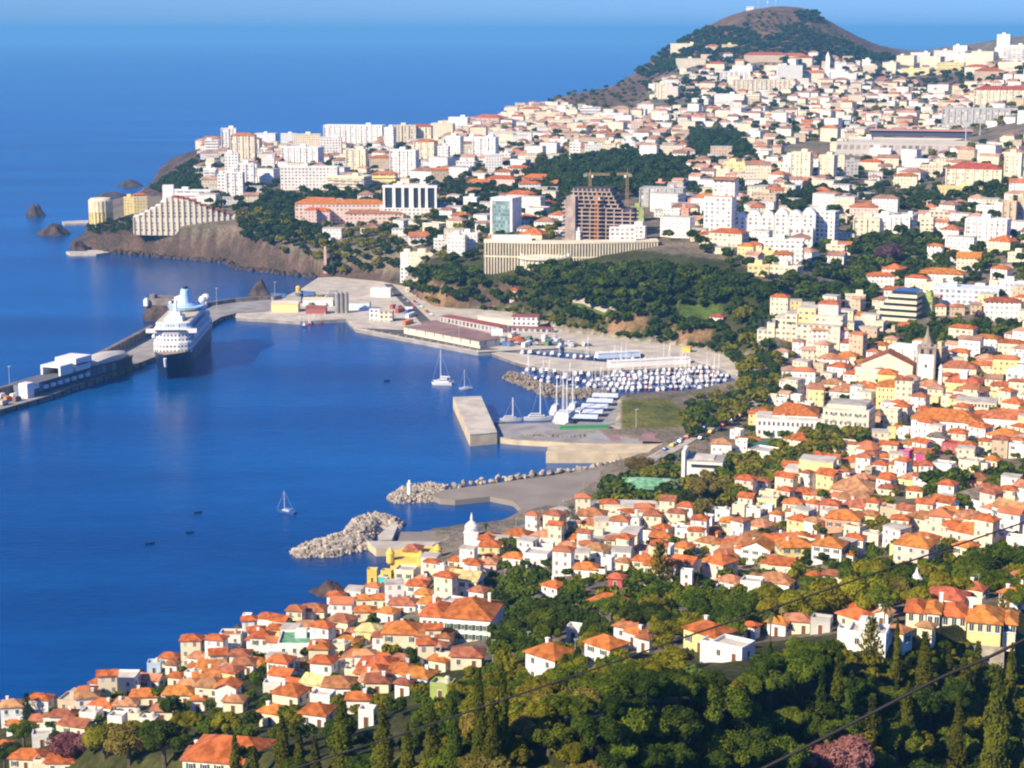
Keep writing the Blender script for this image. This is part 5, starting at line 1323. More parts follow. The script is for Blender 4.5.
# ------------------------------------------------------------------ apartment blocks and hotels, one by one
STY = {'v': 'balcony strips', 'w': 'small windows', 'h': 'balcony bands', 'g': 'window grid'}
def block(px, py, w, h, wc, st, rf='f', e=None, dep=.5, label=None, name='apartment_block', cat='apartment block', root=None):
    p = root or hit(px, py); s = ppm(p)
    if e is None: e = rnd.choice((-24, -18, -12, -6, 4))
    er = R(e); W_ = max(4.0, w / s / (math.cos(er) + dep * abs(math.sin(er)))); D_ = min(W_ * dep, 22.0); D_ = max(D_, 7.0); hm = max(5.0, h / s)
    rz = -math.atan2(p.x, p.y) + er
    c = Vector((p.x - math.sin(rz) * D_ / 2, p.y + math.cos(rz) * D_ / 2, p.z))
    FOOT.append((c.x, c.y, max(W_, D_) * .5))
    t = thing(name, label, cat, c, rz, None if label else 'apartment blocks of the hotel quarter and the upper town')
    fm = wfac(wc, {'w': 'n'}.get(st, st))
    mb = MB(); mb.box((0, 0, -6), (W_, D_, 6 + hm))
    mb.obj('wall', [fm], t)
    if rf == 'f':
        mb = MB(); mb.box((0, 0, hm), (W_ + .5, D_ + .5, .8)); q = mb.obj('roof_slab', [wmat(wc)], t)
        mb = MB(); mb.box((W_ * rnd.uniform(-.25, .25), 0, hm + .8), (min(6, W_ * .35), min(5, D_ * .5), 2.8)); mb.obj('lift_housing', [wmat(wc)], q)
    else: roof_mb(W_, D_, hm, 'h', .6, .4).obj('roof', [tile_mat(rf if rf != 'o' else '')], t)
    if st in 'vh' and W_ * s > 12:
        if st == 'v':                      # projecting wall piers
            n = max(2, int(W_ / 7))
            for i in range(n + 1):
                mb = MB(); mb.box((-W_ / 2 + W_ * i / n, -D_ / 2 - .5, 0), (.9, 1.0, hm)); mb.obj('pier', [wmat(wc)], t)
        else:
            n = max(2, min(12, int(hm / 3.1)))
            for i in range(1, n):
                mb = MB(); mb.box((0, -D_ / 2 - .6, i * hm / n - .1), (W_ * .94, 1.2, .95)); mb.obj('balcony', [wmat(wc)], t)
    if label is None:
        d = ('red-roofed ' if rf != 'f' else '') + WALLS[wc][0] + ' apartment block with ' + STY[st]
        if hm > W_ * 1.15: d = 'tall ' + d
        elif W_ > 3 * hm: d = 'long low ' + d
        later(t, d, px, py)
    return t
BLOCKS = """212 158 14 17 w h f;229 152 15 23 w v f;243 164 26 28 c v o;232 180 15 26 w g f;246 186 17 22 w v f;222 197 9 22 w g f;235 198 18 25 w v f;210 184 15 15 w h f;265 144 24 10 w w f;288 142 16 8 w w f;300 160 12 8 w w f;
307 150 28 15 c w f;353 147 66 21 w v f -16;300 167 42 19 w v f -20;331 158 22 20 w g f;309 190 60 22 w g f -8;356 172 22 22 c v f;381 172 24 14 t w o;345 190 46 13 c h f;384 186 26 12 y h o;268 170 14 12 w w f;403 181 29 30 w v f -18;
389 150 12 22 w g f -30;405 146 22 20 c v f;420 145 24 18 c v o;442 138 24 14 c w f;458 133 22 15 w w f;486 127 32 9 p h r;513 124 12 10 c w f;424 164 24 22 c v o;443 169 12 22 w v f;453 163 18 26 w g f -28;484 164 26 26 w v f -18;465 174 20 12 w g f;494 172 17 17 w w f;
506 166 10 12 w g f;518 176 24 8 p w o;470 150 16 12 w w f;436 152 18 12 c w f;500 140 18 8 w w f;530 116 22 7 c w o;548 122 26 9 c w f;566 112 14 7 c w f;560 128 28 8 c h f;590 116 22 8 w h f;612 121 26 7 w h f;
597 125 44 8 c h f;585 148 46 9 t h f;660 124 20 8 w w f;640 118 12 8 w w f;575 158 12 15 w g f -5;593 158 16 13 w w f;606 154 20 10 c w f;562 150 12 10 w w f;628 150 14 8 w w f;637 132 12 10 p w f;
661 99 14 15 c v f;672 99 14 12 p w f;684 51 30 7 c w f;712 51 14 5 t w o;730 50 16 5 y w f;691 67 30 8 c w f;715 70 22 6 c w o;735 84 30 12 w v f;742 76 24 10 w h f;763 92 62 12 c v f 6;729 107 34 12 w h f;700 105 20 6 w h f;738 117 16 10 c w f;750 106 20 12 c h f;
765 62 44 7 t w r;792 62 32 6 c w r;775 75 24 9 c w f;790 82 26 16 w w f 8;800 65 26 7 c w r;812 82 24 9 c w o;836 82 18 12 w w f;848 83 18 9 w g f;870 75 14 9 c w f;866 69 10 9 w w f;889 73 16 10 c w f;905 65 20 9 c w f;920 62 22 9 w h f;915 76 30 7 y w f;930 67 24 10 c w f;950 72 28 9 y h f;
945 62 22 11 w w f;965 66 24 12 w w f;982 64 26 12 c w f;960 52 16 6 w w f;1003 50 14 15 w w f;1013 62 24 16 w h f;1010 72 26 9 c w f;975 74 24 7 c w o;990 78 30 7 t w o;1000 58 12 10 w w f;1002 104 56 14 c v r 2;985 123 84 14 G f f 0;
800 181 22 28 c v f -20;826 181 18 25 c v f -28;788 177 12 20 w w f;784 180 10 12 w w f;852 178 12 16 G g f;735 177 28 14 y v f -25;720 178 22 8 c w f;661 207 46 18 G f f -10;671 232 18 22 w w f -8;684 222 10 13 o w f;637 222 14 14 g w f;632 243 27 16 w g f -8;
692 207 10 8 o w o;764 208 26 14 t g f -15;783 263 40 22 w g f -4;777 236 24 9 w w f;822 246 28 34 w g f -22;826 208 28 14 p w o;835 258 20 12 c g f;890 237 40 20 w v f -10;866 236 26 18 c v f -5;906 236 14 20 w g f -25;926 240 14 22 c g f;938 228 18 16 c g f;
985 248 44 28 w v f -14;990 217 30 10 w w f -10;1008 232 14 30 t v f -12;1021 228 10 30 t v f -12;973 187 56 18 c v r -6;1012 184 18 30 c v f -18;930 178 22 12 c w f;905 188 24 12 c w o;915 170 30 10 w w f;870 170 24 8 c w o;960 195 44 7 y w f;
783 277 34 10 c g f;768 262 12 10 y w f;758 276 22 10 y g f;725 247 40 14 c g o -25;708 244 18 10 c w o;745 256 18 10 y w o;755 237 14 8 w w f;800 246 24 18 w v f;930 293 52 9 c w f;880 288 28 12 w w o;897 300 26 10 w w o;915 292 24 14 w w o;940 285 46 11 w w o -6;
965 305 66 15 B g f -4;924 316 18 18 g g f;1002 320 36 18 w w r;1012 297 26 14 w w f;978 298 42 8 c h f;952 301 24 8 w h f;934 262 16 16 w w o;953 264 12 12 w w o;1016 262 20 8 c w f;855 310 20 14 c g f;838 338 8 10 c w f;
868 340 32 18 c g f -14;890 344 10 12 t w f;830 354 40 24 w w p 12;846 355 44 12 w w r;878 355 18 10 c w o;907 378 44 30 w v f -24;935 372 14 24 t w f -30;918 352 18 10 w w o;960 346 28 18 c g o -20;985 352 26 14 w w o;1010 356 26 13 c w o;1000 372 30 12 w w o;985 376 28 11 c w o;1015 386 22 14 w g f;
958 366 20 14 c w o;880 372 24 12 w w o;893 388 20 10 w w o;862 372 16 9 c w o;945 388 14 12 c w o;1005 396 30 9 c w o;1018 372 14 12 w w f;850 385 16 11 w w o;905 334 16 8 w w o;575 242 12 10 w w f;470 250 16 16 w w f -10;456 256 20 20 w w f -15;420 262 30 8 c w f;408 268 18 14 w w f;
442 250 16 10 w w f;520 206 30 12 p w o;530 196 22 12 w w o;545 212 20 9 c w o;478 188 26 6 t w o;470 208 16 10 w w f;500 186 34 7 p w o;440 182 18 12 t w o;537 187 34 9 r w o;555 190 12 8 o w o;660 190 10 7 o w f;880 158 22 9 w w f;865 148 14 10 w w f;840 153 22 10 c w f"""
for ln in BLOCKS.replace('\n', '').split(';'):
    a = ln.split()
    if not a: continue
    block(float(a[0]), float(a[1]), float(a[2]), float(a[3]), a[4], a[5] if a[5] != 'f' else 'v', a[6], float(a[7]) if len(a) > 7 else None)

# crescent hotel on the cliff: stepped bays rising to a white lift tower
def local(px, py, e=0.0, root=None):
    p = root or hit(px, py); s = ppm(p); return p, s, -math.atan2(p.x, p.y) + R(e)
p, s, rz = local(185, 227, -4); k = 1 / s
t = thing('crescent_hotel', 'long cream terraced hotel stepping up to a red curved roofline on the sea cliff', 'hotel', p, rz); FOOT.append((p.x, p.y + 15, 40))
prof = [9, 11, 14, 17, 20, 24, 29, 29, 28, 27, 25, 22, 20, 17, 15, 13, 11, 8]
for i, hh in enumerate(prof):
    x = (-49 + i * 5.6) * k; y = 20 - 9 * math.sin(math.pi * i / (len(prof) - 1))
    mb = MB(); mb.box((x, y, -8), (5.4 * k, 15, 8 + hh * k)); b_ = mb.obj('bay', [wfac('c', 'v')], t)
    mb = MB(); mb.box((x, y, hh * k), (5.7 * k, 15.4, .9)); mb.obj('bay_roof', [tile_mat('r') if 6 < i < 17 else wmat('w')], b_)
    mb = MB(); mb.box((x - 2.7 * k, y - 7.8, -7), (.8, 1.2, 7 + hh * k)); mb.obj('pier', [wmat('c')], b_)
mb = MB(); mb.box((-17 * k, 22, 0), (11 * k, 9, 40 * k)); mb.obj('lift_tower', [wmat('w')], t)
mark('the crescent cliff hotel', 185, 212)
p, s, rz = local(99.5, 226); k = 1 / s
t = thing('round_hotel', 'yellow round drum building alone on the headland tip', 'hotel', (p.x, p.y + 9, p.z)); FOOT.append((p.x, p.y + 9, 12))
mb = MB(); mb.lathe((0, 0, -5), [(11 * k, 0), (11 * k, 5 + 13 * k)], 20); mb.obj('lower_drum', [wmat('y')], t)
mb = MB(); mb.lathe((0, 0, 13 * k), [(10 * k, 0), (11.8 * k, .3), (11.8 * k, 12 * k), (10 * k, 14 * k), (6 * k, 14.5 * k)], 20); mb.obj('upper_drum', [wmat('c')], t)
for i in range(20):
    a = 2 * math.pi * i / 20
    mb = MB(); mb.box((11.6 * k * math.cos(a), 11.6 * k * math.sin(a), 0), (.9, .9, 25 * k), rz=a); mb.obj('pier', [wmat('y')], t)
mark('the yellow round hotel', 100, 212)
block(130, 214, 12, 16, 'y', 'w', label='stepped yellow block between the round hotel and the crescent hotel'); block(141, 212, 14, 17, 'y', 'w', 'o', label='yellow block with orange roof beside the crescent hotel')
block(190, 200, 44, 9, 'w', 'h', label='low white curved block behind the crescent hotel roofline', dep=.3)
# framed white hotel
p, s, rz = local(410, 219, -8); k = 1 / s; t = thing('framed_hotel', 'white hotel with six tall dark framed bays over a low podium', 'hotel', p, rz); FOOT.append((p.x, p.y + 9, 28))
W_ = 54 * k; mb = MB(); mb.box((0, 9, 11 * k), (W_, 16, 22 * k)); mb.obj('wall', [M_glass], t)
xs = [-27, -17.5, -14, -4.5, -1, 8, 11, 17.5, 27]
for x, w_ in ((-26, 2), (-16, 3), (-7, 2.5), (1.5, 4.5), (9.8, 2.2), (16.8, 2.5), (26, 2)):
    mb = MB(); mb.box((x * k, .4, 11 * k), (w_ * k, 1.5, 22 * k)); mb.obj('frame_pier', [wmat('w')], t)
mb = MB(); mb.box((0, .5, 31.2 * k), (W_ + 1, 1.9, 2.4 * k)); mb.obj('frame_beam', [wmat('w')], t)
mb = MB(); mb.box((1 * k, 6, -6), (62 * k, 20, 6 + 11 * k)); mb.obj('podium', [wfac('w', 'g')], t)
for x in (-11, 12):
    mb = MB(); mb.box((x * k, 9, 33 * k), (6 * k, 5, 3.5 * k)); mb.obj('roof_house', [wmat('w')], t)
mb = MB(); mb.box((0, 9, 33 * k), (36 * k, 8, 1.5 * k)); mb.obj('roof_plant', [wmat('p')], t)
mark('the framed white hotel', 410, 202)
# pink palace hotel
p, s, rz = local(330, 226, -6); k = 1 / s; t = thing('pink_hotel', 'long pink palace hotel with orange roofs and a small corner tower', 'hotel', p, rz); FOOT.append((p.x + 20, p.y + 12, 45))
wing(t, -36 * k, 54 * k, 10, 24, 21 * k, wfac('p', 'g'), tile_mat('')); wing(t, -20 * k, 0, -2, 9, 15 * k, wfac('p'), tile_mat('')); wing(t, 16 * k, 74 * k, -6, 6, 13 * k, wfac('p', 'g'), tile_mat('p'))
mb = MB(); mb.box((-18 * k, -5, -4), (12 * k, 8, 4 + 17 * k)); tw = mb.obj('corner_tower', [wfac('p')], t); roof_mb(12 * k, 8, 17 * k, 'h').obj('tower_roof', [tile_mat('')], tw, (-18 * k, -5, 0))
mark('the long pink hotel', 345, 215)
# glass tower
p, s, rz = local(503, 238, -25); k = 1 / s; t = thing('glass_tower', 'green glass tower framed in white with a dark side', 'tower', p, rz); FOOT.append((p.x, p.y + 10, 13))
mb = MB(); mb.box((-2 * k, 9, -4), (22 * k, 17, 4 + 37 * k)); mb.obj('glass_wall', [facade('tower_glass', (.22, .30, .30), (.09, .15, .15), px=2, pz=3, wx=.8, wz=.7)], t)
for x in (-13, 9):
    mb = MB(); mb.box((x * k, 9, -4), (2.2 * k, 18, 4 + 39 * k)); mb.obj('frame_pier', [wmat('w')], t)
mb = MB(); mb.box((-2 * k, 9, 37 * k), (24 * k, 18, 3 * k)); mb.obj('frame_beam', [wmat('w')], t); mb = MB(); mb.box((-2 * k, 2, -4), (26 * k, 8, 4 + 4 * k)); mb.obj('podium', [wmat('c')], t)
mark('the green glass tower', 503, 218)
# long curved slab hotel with white fins
p, s, rz = local(572, 262, 3); k = 1 / s; t = thing('slab_hotel', 'very long low curved hotel of white vertical fins above the park', 'hotel', p, rz); FOOT.extend([(p.x + q, p.y + 10, 22) for q in (-50, -25, 0, 25, 50)])
n = 60; X = lambda u: (-88 + 176 * u) * k; Yc = lambda u: -14 * math.sin(math.pi * u) * 0.7 + 12
front = [(X(i / n), Yc(i / n)) for i in range(n + 1)]
mb = MB(); mb.prism(front + [(x, y + 13) for x, y in front[::-1]], -16, 18 * k); mb.obj('wall', [mat('slab_dark_wall', (.22, .20, .17), .7)], t)  # one even dark tone for the wall behind the pale fins
mb = MB(); mb.prism([(x, y - 1.4) for x, y in front] + [(x, y + 13.4) for x, y in front[::-1]], 18 * k, 19.6 * k); mb.obj('roof_slab', [wmat('c')], t)
mb = MB(); mb.prism([(x, y - 1.2) for x, y in front] + [(x, y + .2) for x, y in front[::-1]], 3.6 * k, 5 * k); mb.obj('balcony', [wmat('c')], t)
for i in range(n):
    u = (i + .5) / n; mb = MB(); mb.box((X(u), Yc(u) - .6, -10), (.9, 1.3, 10 + 17.9 * k)); mb.obj('fin', [wmat('c')], t)
mb = MB(); mb.box((52 * k, 16, 19.6 * k), (26 * k, 9, 13 * k)); mb.obj('roof_house', [wfac('w', 'g')], t); mb = MB(); mb.box((-60 * k, 16, 19.6 * k), (40 * k, 9, 5 * k)); mb.obj('roof_plant', [wmat('w')], t)
mark('the long finned slab hotel', 572, 252)
p = hit(545, 266); t = thing('round_hall', 'low round white casino hall half hidden in the park trees', 'hall', p); mb = MB(); mb.lathe((0, 4, -4), [(13, 0), (13, 9), (15, 9.4), (15, 10.6), (6, 12), (.5, 12.4)], 24, sx=1.3); mb.obj('drum', [wmat('c')], t); FOOT.append((p.x, p.y + 4, 16))
for i in range(16):
    a = math.pi + math.pi * (i + .5) / 16; mb = MB(); mb.box((16.6 * math.cos(a) * 1.08, 4 + 13.3 * math.sin(a), -4), (.9, .9, 13)); mb.obj('fin', [wmat('w')], t)
# hotel under construction
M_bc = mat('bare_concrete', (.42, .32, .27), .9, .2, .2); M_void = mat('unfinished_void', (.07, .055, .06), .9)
p, s, rz = local(598, 241, -12); k = 1 / s; t = thing('building_site', 'unfinished concrete tower of bare floors with an orange crane in front', 'building', p, rz); FOOT.append((p.x, p.y + 14, 34))
nf = 13
for i in range(nf):
    z = i * 4.0 * k; sh = 1.0 if i < 8 else 1 - (i - 7) * .12; x0, x1 = -38 * k * (1 if i < 10 else .75), 36 * k * (1 if i < 8 else .62 - (i - 8) * .07)
    mb = MB(); mb.box(((x0 + x1) / 2, 12, z), (x1 - x0, 20, 1.0 * k)); fl = mb.obj('floor_slab', [M_bc], t)
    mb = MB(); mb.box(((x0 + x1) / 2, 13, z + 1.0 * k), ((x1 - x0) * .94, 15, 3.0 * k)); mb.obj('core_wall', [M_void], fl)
    for j in range(9):
        mb = MB(); mb.box((x0 + (x1 - x0) * (j + .5) / 9, 2.8, z + 1.0 * k), (.9, .9, 3.0 * k)); mb.obj('column', [M_bc], fl)
mb = MB(); mb.box((-28 * k, 10, 0), (9 * k, 21.5, 44 * k)); mb.obj('stair_core', [M_bc], t)
mark('the unfinished tower', 598, 215)
def tower_crane(px, py, h_px, jib, e, m, label):
    p = hit(px, py); s = ppm(p); hh = h_px / s; t = thing('tower_crane', label, 'crane', p, R(e))
    mb = MB()
    for sx, sy in ((-1, -1), (1, -1), (1, 1), (-1, 1)): mb.tube((sx * .9, sy * .9, -2), (sx * .9, sy * .9, hh), .22, n=5)
    nb = int(hh / 3)
    for j in range(nb):
        z, z2 = hh * j / nb, hh * (j + 1) / nb; f_ = 1 if j % 2 else -1
        mb.tube((-.9 * f_, -.9, z), (.9 * f_, -.9, z2), .14, n=4); mb.tube((.9, -.9 * f_, z), (.9, .9 * f_, z2), .14, n=4); mb.tube((-.9, .9 * f_, z), (-.9, -.9 * f_, z2), .14, n=4)
    mb.obj('mast', [m], t)
    mb = MB()
    for y in (-.7, .7): mb.tube((-jib * .28, y, hh), (jib, y, hh), .2, n=5)
    mb.tube((-jib * .25, 0, hh + 1.6), (jib, 0, hh + 1.4), .2, n=5)
    for j in range(14): x = -jib * .25 + jib * 1.25 * j / 14; mb.tube((x, -.7, hh), (x + jib * .045, 0, hh + 1.5), .12, n=4); mb.tube((x + jib * .045, 0, hh + 1.5), (x + jib * .09, .7, hh), .12, n=4)
    jb = mb.obj('jib', [m], t); mb = MB(); mb.box((-jib * .25, 0, hh - 1.6), (3.2, 1.8, 2.4)); mb.obj('counterweight', [M_conc2], jb)
    mb = MB(); mb.box((1.6, 0, hh - 2.2), (2, 1.6, 2.0)); mb.obj('cab', [M_white], t); mb = MB(); mb.tube((0, 0, hh), (0, 0, hh + 5), .4, .15, 5); mb.obj('apex', [m], t)
M_crane = mat('dull_crane_yellow', (.46, .32, .13), .6)
tower_crane(596, 242, 45, 2, 0, M_orange, 'short orange hoist mast against the unfinished tower front')
tower_crane(590, 205, 30, 17, -8, M_crane, 'yellow tower crane with level jib left behind the unfinished tower')
tower_crane(627, 208, 33, 9, 172, M_crane, 'taller yellow tower crane right behind the unfinished tower')
# twin step tower hotel
p, s, rz = local(719, 237, -12); k = 1 / s; t = thing('step_tower_hotel', 'tall white stepped tower block, highest of the white row', 'hotel', p, rz); FOOT.append((p.x, p.y + 10, 20))
mb = MB(); mb.box((-2 * k, 9, -5), (28 * k, 18, 5 + 40 * k)); mb.obj('lower_tower', [wfac('w', 'v')], t); mb = MB(); mb.box((3 * k, 10, 40 * k), (22 * k, 15, 17 * k)); mb.obj('upper_tower', [wfac('w', 'v')], t)
for z, w_ in ((40, 29), (57, 23)):
    mb = MB(); mb.box(((-2 if z < 50 else 3) * k, 9.5, z * k), (w_ * k, 18.5, .9)); mb.obj('roof_slab', [tile_mat('p')], t)
mark('the white stepped tower', 720, 208)
# row of six curved white apartment bays
p, s, rz = local(774, 240, -4); k = 1 / s; t = thing('arcade_apartments', 'row of joined white apartment bays with rounded crowns', 'apartment block', p, rz); FOOT.extend([(p.x + q, p.y + 9, 18) for q in (-28, 0, 28)])
for i in range(6):
    x = (-34 + i * 13.6) * k; hh = (22 + (i % 2) * 2 + i * .8) * k; mb = MB(); mb.box((x, 9 - i * .8, -5), (13 * k, 14, 5 + hh)); b_ = mb.obj('bay', [wfac('w', 'v')], t)
    mb = MB(); n = 10; vs = [(x + 5.6 * k * math.cos(math.pi * j / n), y, hh + 4.2 * k * math.sin(math.pi * j / n)) for y in (2.4 - i * .8, 12) for j in range(n + 1)]
    mb.add(vs, [(j, j + 1, n + 2 + j, n + 1 + j) for j in range(n)] + [tuple(range(n + 1)), tuple(range(n + 1, 2 * n + 2))]); mb.obj('crown', [wmat('w')], b_)
mark('the row of rounded white bays', 775, 226)
# stadium
p, s, rz = local(912, 156, 0); k = 1 / s; t = thing('stadium', 'low football stadium with tiered stands and a long dark roofed grandstand', 'stadium', p, rz); FOOT.extend([(p.x + q, p.y + w_, 24) for q in range(-110, 111, 20) for w_ in (-20, 10, 40, 70, 100)])
M_st = mat('stand_concrete', (.50, .46, .40), .8, .1, .1)
mb = MB(); mb.box((-2 * k, 14, -6), (150 * k, 24, 6 + 13 * k), taper=.97); mb.obj('near_stand', [facade('stadium_arches', (.50, .46, .40), (.16, .13, .13), px=7, pz=9 * k, wx=.62, wz=.5)], t)
mb = MB(); mb.box((-2 * k, 18, 13.2 * k), (118 * k, 18, 1.2)); mb.obj('near_stand_roof', [M_st], t)
mb = MB(); mb.box((-5 * k, 60, -3), (150 * k, 62, 4.5)); mb.obj('pitch', [mat('pitch_green', (.07, .16, .05), .9)], t)
mb = MB(); mb.box((10 * k, 104, -3), (110 * k, 16, 3 + 13 * k)); mb.obj('far_stand', [facade('seat_rows', (.62, .55, .48), (.40, .08, .07), px=14, pz=8, wx=.5, wz=.35)], t)
mb = MB(); mb.box((8 * k, 108, 14 * k), (104 * k, 22, 6 * k)); mb.obj('far_roof', [mat('grandstand_dark', (.07, .07, .11), .6)], t)
mb = MB(); mb.box((8 * k, 107, 20.1 * k), (106 * k, 25, 1)); mb.obj('far_roof_edge', [mat('pink_edge', (.55, .28, .24), .7)], t)
for x, c in ((-66, M_green_p), (72, mat('teal_seats', (.05, .20, .17), .8))):
    mb = MB(); mb.box((x * k, 58, -4), (18 * k, 70, 4 + 9 * k), taper=.85); mb.obj('end_stand', [c], t)
for x, y in ((-66, 30), (-38, 100), (52, 25), (68, 96)):
    mb = MB(); mb.tube((x * k, y, 0), (x * k, y, 30 * k), .8, .5, 6); mb.box((x * k, y, 29 * k), (6, .8, 4)); mb.obj('floodlight', [M_steel], t)
mark('the football stadium', 912, 140)
# white needle church tower under the cone
p, s, rz = local(827, 84, 0); k = 1 / s; t = thing('church_tower', 'slender white church tower standing below the brown cone', 'church', p, rz); FOOT.append((p.x, p.y, 15))
mb = MB(); mb.box((0, 4, -4), (4.6 * k, 8, 4 + 27 * k), taper=.9); mb.lathe((0, 4, 27 * k), [(2 * k, 0), (.2, 5 * k)], 8); mb.obj('tower', [wmat('w')], t); mb = MB(); mb.box((9 * k, 10, -4), (16 * k, 16, 4 + 11 * k)); mb.obj('nave', [wmat('w')], t)
mark('the slender white church tower', 827, 66)
# stepped ornate hotel above the city
p, s, rz = local(800, 348, -12); k = 1 / s; t = thing('stepped_hotel', 'ornate cream stepped hotel with loggias and a yellow crown', 'hotel', p, rz); FOOT.extend([(p.x - 14, p.y + 10, 18), (p.x + 12, p.y + 10, 18)])
for x0, x1, y0, hh, c in ((-46, -36, 5, 14, 'c'), (-36, -28, 5, 22, 'c'), (-28, -18, 6, 28, 'c'), (-18, -6, 6, 32, 'c'), (-6, 12, 7, 38, 'y'), (12, 40, 5, 32, 'c')): wing(t, x0 * k, x1 * k, y0, y0 + 16, hh * k, wfac(c, 'g'))
wing(t, -4 * k, 40 * k, -2, 4.8, 24 * k, wfac('c', 'g')); wing(t, 14 * k, 34 * k, 9, 18, 11 * k, wmat('p'), tile_mat('r'), z=32.5 * k, base=0)
for i in range(4):
    mb = MB(); mb.box((-26 + i * 3.4, 5.8, 17 * k), (1.7, .4, 5)); mb.obj('loggia_arch', [M_glass], t)
mark('the ornate stepped hotel', 795, 325)
# ministry with cantilevered bands
p, s, rz = local(896, 321, -14); k = 1 / s; t = thing('banded_offices', 'office block of cream and dark cantilevered bands stepping up', 'office', p, rz); FOOT.append((p.x, p.y + 9, 18))
for i in range(5):
    x0 = (-24 + i * 4) * k; mb = MB(); mb.box(((x0 + 20 * k) / 2, 9, i * 6 * k), (20 * k - x0, 18, 2.9 * k)); b_ = mb.obj('band', [wmat('c')], t)
    mb = MB(); mb.box(((x0 + 20 * k) / 2 + .5, 9.4, i * 6 * k + 2.9 * k), (20 * k - x0 - 2, 16, 3.1 * k)); mb.obj('window_band', [M_glass], b_)
mark('the banded office block', 896, 305)
# white villa in the park, masts on the cone
block(716, 325, 16, 8, 'w', 'w', 'r', label='small white villa with red eaves by the park lawn', name='park_house', cat='house')
p = hit(514, 300); t = thing('gate_house', 'small pink gate house on the edge of the wooded slope', 'house', p, R(-12)); mb = MB(); mb.box((0, 2, -2), (6.5, 5, 9)); mb.obj('wall', [wfac('p')], t); roof_mb(6.5, 5, 7, 'h').obj('roof', [tile_mat('')], t, (0, 2, 0))
for x, h_, lb in ((753, 14, 'tallest thin radio mast on the summit'), (762, 8, 'short radio mast right of the tallest one on the summit'), (770, 10, 'rightmost thin radio mast on the summit')):
    p = at_d(x, 3790, 0); p.z = gz(p.x, p.y); s = ppm(p); t = thing('radio_mast', lb, 'mast', p); mb = MB(); mb.tube((0, 0, -2), (0, 0, h_ / s), .9, .4, 6); mb.obj('shaft', [M_steel], t); mb = MB(); mb.tube((0, -1, h_ / s * .7), (0, 1, h_ / s * .7), 1.6, n=10); mb.obj('dish', [M_white], t)
p = at_d(745, 3780, 0); p.z = gz(p.x, p.y); t = thing('summit_hut', 'small white hut beside the masts on the summit', 'hut', p); mb = MB(); mb.box((0, 0, -3), (14, 8, 8)); mb.obj('wall', [wmat('w')], t); roof_mb(14, 8, 5, 'g').obj('roof', [tile_mat('w')], t)
mark('the summit masts', 760, 14)
for nm, x, y in [('the long white cliff-top slab', 353, 136), ('the finned white tower', 403, 165), ('the white lattice block', 309, 180), ('the long grey slab at right', 985, 115), ('the white stepped block', 985, 232), ('the red-edged cream slab', 1002, 95), ('the grey slab block', 661, 198), ('the cream twin towers', 812, 165), ('the white grid block', 783, 252), ('the pale blue long block', 965, 298), ('the white church gable', 830, 340), ('the yellow long hillside block', 763, 84), ('the hillside white terraces', 592, 150), ('the red-roofed ridge block', 486, 122), ('the purple tree', 890, 245), ('the park lawn', 698, 311), ('the ridge skyline tower', 1003, 42)]: mark(nm, x, y)

# ------------------------------------------------------------------ the rest of the houses: sown on the slopes where the photo shows houses
WOODS = [  # photo polygons of trees: no houses here
 [(405,265),(560,250),(665,250),(740,268),(775,290),(772,330),(758,420),(735,400),(700,345),(640,335),(540,312),(500,300),(410,300)],
 [(255,206),(265,188),(330,190),(395,186),(470,178),(520,186),(640,160),(690,165),(700,180),(640,186),(560,196),(470,200),(400,196),(330,202)],
 [(525,165),(640,148),(650,180),(520,186)], [(560,106),(640,52),(700,0),(900,0),(905,46),(830,58),(700,56),(660,80),(600,106)],
 [(235,200),(300,205),(330,240),(400,236),(420,268),(330,270),(240,240)], [(760,285),(790,268),(870,262),(878,302),(800,304),(765,312)], [(850,235),(900,222),(962,240),(940,282),(850,268)],
 [(690,125),(740,128),(760,160),(690,160)], [(866,345),(890,320),(1024,312),(1024,338),(940,345),(944,372),(920,372),(905,350)],
 [(660,500),(735,440),(835,408),(875,430),(870,446),(760,490),(720,512),(665,520)], [(600,470),(690,440),(740,420),(740,330),(770,340),(790,400),(760,420),(690,480),(690,495),(600,490)],
 [(925,470),(1024,458),(1024,496),(1000,500),(930,505)], [(770,576),(865,556),(960,560),(1010,540),(1024,600),(950,600),(890,602),(800,620),(770,612)], [(600,590),(690,588),(780,586),(770,622),(660,626),(600,620)],
 [(490,590),(545,566),(600,600),(600,640),(500,655)], [(870,192),(1024,160),(1024,200),(900,210)], [(905,78),(1000,66),(1010,80),(925,95)], [(600,108),(700,92),(712,110),(650,112)]]
